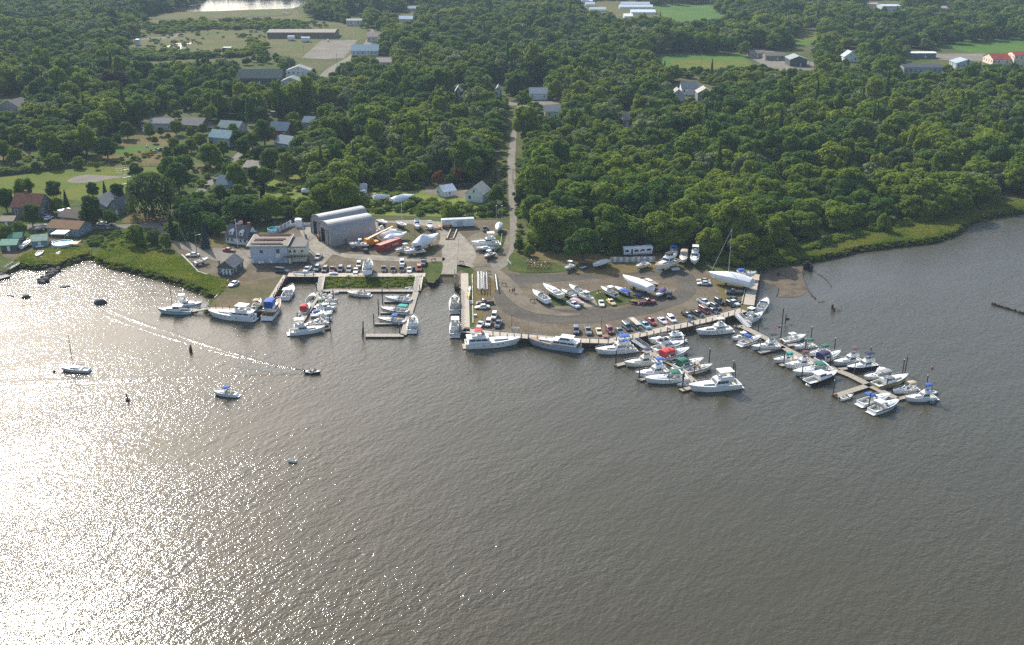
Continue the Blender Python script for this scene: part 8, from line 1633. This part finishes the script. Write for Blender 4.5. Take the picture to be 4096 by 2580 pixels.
# people
SKIN = mat('skin', (.42, .24, .17), .6); HAIR = mat('dark_hair', (.03, .02, .015), .8)
def person(p, label, shirt, pants, seat=False, face=0, s=1.0, par=None):
    o = empty('person', p, face, label, 'person'); o.scale = (s, s, s); hip = .5 if seat else .92
    J = {'p': (0, 0, hip), 'c': (0, 0, hip+.36), 'n': (0, 0, hip+.55), 'h': (.01, 0, hip+.68), 't': (.01, 0, hip+.82), 'ls': (0, .19, hip+.48), 'le': (.04, .25, hip+.22), 'lw': (.16, .24, hip+.02), 'rs': (0, -.19, hip+.48), 're': (-.02, -.25, hip+.22), 'rw': (.06, -.26, hip-.03)}
    if seat: J.update(lh=(.02, .1, hip), lk=(.42, .12, hip+.02), la=(.45, .12, .08), rh=(.02, -.1, hip), rk=(.42, -.12, hip+.02), ra=(.45, -.12, .08))
    else: J.update(lh=(0, .09, hip-.03), lk=(.1, .1, .5), la=(.02, .1, .07), lt=(.16, .1, .04), rh=(0, -.09, hip-.03), rk=(.0, -.1, .5), ra=(-.14, -.1, .09), rt=(.0, -.1, .04))
    rad = dict(p=.13, c=.14, n=.055, h=.09, t=.075, ls=.065, le=.045, lw=.035, rs=.065, re=.045, rw=.035, lh=.09, lk=.062, la=.042, lt=.035, rh=.09, rk=.062, ra=.042, rt=.035); K = list(J)
    E = [('p', 'c'), ('c', 'n'), ('n', 'h'), ('h', 't'), ('n', 'ls'), ('ls', 'le'), ('le', 'lw'), ('n', 'rs'), ('rs', 're'), ('re', 'rw'), ('p', 'lh'), ('lh', 'lk'), ('lk', 'la'), ('p', 'rh'), ('rh', 'rk'), ('rk', 'ra')]+([] if seat else [('la', 'lt'), ('ra', 'rt')])
    me = bpy.data.meshes.new('person_body'); me.from_pydata([J[k] for k in K], [(K.index(a), K.index(b)) for a, b in E], []); me.materials.append(SKIN); bo = link('body', me, o)
    md = bo.modifiers.new('skin', 'SKIN'); 
    for i, k in enumerate(K): me.skin_vertices[0].data[i].radius = (rad[k], rad[k]); me.skin_vertices[0].data[i].use_root = (k == 'p')
    bo.modifiers.new('sub', 'SUBSURF').levels = 1
    q = MB(); q.loft([[(.0+.145*math.cos(t)*a, .19*math.sin(t)*a, z) for t in [math.pi*j/4 for j in range(8)]] for z, a in ((hip-.05, .95), (hip+.2, .95), (hip+.42, 1.1), (hip+.52, .6))]); [q.tube(J[a], Vector(J[a]).lerp(Vector(J[b]), .7), .075, .06, 6) for a, b in (('ls', 'le'), ('rs', 're'))]; q.build('shirt', shirt, o, True)
    q = MB(); [q.tube(J[a], Vector(J[a]).lerp(Vector(J[b]), 1.0), .11, .085, 7) for a, b in (('lh', 'lk'), ('rh', 'rk'))]; q.tube((0, 0, hip-.1), (0, 0, hip+.06), .15, .16, 8); q.build('trousers', pants, o, True)
    q = MB(); q.ball((-.01, 0, hip+.76), .10, .095, .11, 8, 6); q.build('hair', HAIR, o, True); return o
CL = lambda n, c: mat(n, c, .85)
person(G(2039, 1171), 'small person in dark clothes walking at the left of the three', CL('dark_shirt', (.05, .04, .05)), CL('jeans', (.03, .04, .08)), s=.72, face=R(-80)); person(G(2050, 1173), 'person in a red shirt in the middle of the three walkers', CL('red_shirt', (.3, .04, .04)), CL('dark_trousers', (.03, .03, .04)), face=R(-90)); person(G(2057, 1171), 'tallest walker in a blue top at the right of the three', CL('blue_shirt', (.06, .09, .2)), CL('jeans', (.03, .04, .08)), s=1.08, face=R(-95))
a, b = G(1285, 1487, .5), G(1221, 1486, .5); sp = a.lerp(b, .5); sp.z = .3
person(sp+Vector((.4, .35, 0)), 'person in a pink top seated at the front of the speedboat', CL('pink_shirt', (.5, .2, .2)), CL('jeans', (.03, .04, .08)), True); person(sp+Vector((-.8, -.3, 0)), 'person in a white top seated behind in the speedboat', CL('white_shirt', (.6, .6, .6)), CL('dark_trousers', (.03, .03, .04)), True)
c = G(1458, 1170, .8); c.z = .38; person(c, 'person standing in the cockpit of the cream express cruiser', CL('red_shirt', (.3, .04, .04)), CL('dark_trousers', (.03, .03, .04)), face=R(180))
# wake of the speedboat
def ridge(P, w0, w1, h0, h1, seed):
    rr3 = random.Random(seed); pts = smooth(P, 14, False); q = MB(); n = len(pts); rings = []; Wd = [G(x, y, 0) for x, y in pts]
    for i, p in enumerate(Wd):
        u = i/(n-1); d = (Wd[min(n-1, i+1)]-Wd[max(0, i-1)]).normalized(); nn = Vector((-d.y, d.x, 0)); w_ = w0+(w1-w0)*u; h = (h0+(h1-h0)*u)*(.8+.2*math.sin(i*.23+seed))*(1-.6*u)
        rings.append([tuple(p+nn*w_*t+Vector((0, 0, h*z+.012))) for t, z in ((-1.4, -.06), (-.8, .12), (-.35, .6), (0, 1), (.35, .6), (.8, .12), (1.4, -.06))])
    q.loft(rings, closed=False, cap=False); return q
q = ridge([(1222, 1483), (1140, 1468), (1050, 1448), (930, 1412), (800, 1372), (690, 1332), (560, 1290), (440, 1240)], .4, 1.2, .16, .24, 1)
q2 = ridge([(1150, 1474), (1040, 1452), (900, 1416), (760, 1376), (640, 1340), (520, 1300), (420, 1262)], .35, 1.0, .10, .18, 2); q.add(q2.v, q2.f)
for P, s_ in (([(1215, 1492), (1080, 1496), (900, 1502), (700, 1508), (500, 1514), (300, 1520), (120, 1528), (-40, 1536)], 3), ([(700, 1515), (500, 1522), (300, 1530), (120, 1538), (-40, 1548)], 4)): q3 = ridge(P, .8, 2.0, .13, .26, s_); q.add(q3.v, q3.f)
tag(q.build('wake_waves', WATER, smooth=True), kind='structure')
FOAM = ground_mat('wake_foam', [(.10, .098, .08), (.26, .255, .23), (.12, .118, .1)], [.9, .35], rough=.4, bump=.03)
q = MB(); W_ = [G(x, y, 0) for x, y in smooth([(1222, 1487), (1170, 1486), (1100, 1482), (1020, 1474), (940, 1466)], 5, False)]; rings = []
for i, p in enumerate(W_): u = i/(len(W_)-1); w_ = .25+.9*math.sin(math.pi*min(1, u*.9+.05)); rings.append([(p.x, p.y+w_, .03), (p.x, p.y, .06), (p.x, p.y-w_, .03)])
q.loft(rings, closed=False, cap=False); tag(q.build('foam', FOAM), kind='stuff')
# ------------------------------------------------------------------ the air
hz = MB(); hz.box(300, 1300, -3.2, 6000, 4400, 128)
hm = bpy.data.materials.new('summer_haze'); hm.use_nodes = True; n = hm.node_tree; n.nodes.remove(n.nodes['Principled BSDF'])
pv = n.nodes.new('ShaderNodeVolumePrincipled'); pv.inputs['Color'].default_value = (.64, .82, 1, 1); pv.inputs['Density'].default_value = HAZE; pv.inputs['Anisotropy'].default_value = 0
n.links.new(pv.outputs[0], n.nodes['Material Output'].inputs['Volume'])
ho = hz.build('haze', hm); tag(ho, kind='stuff')
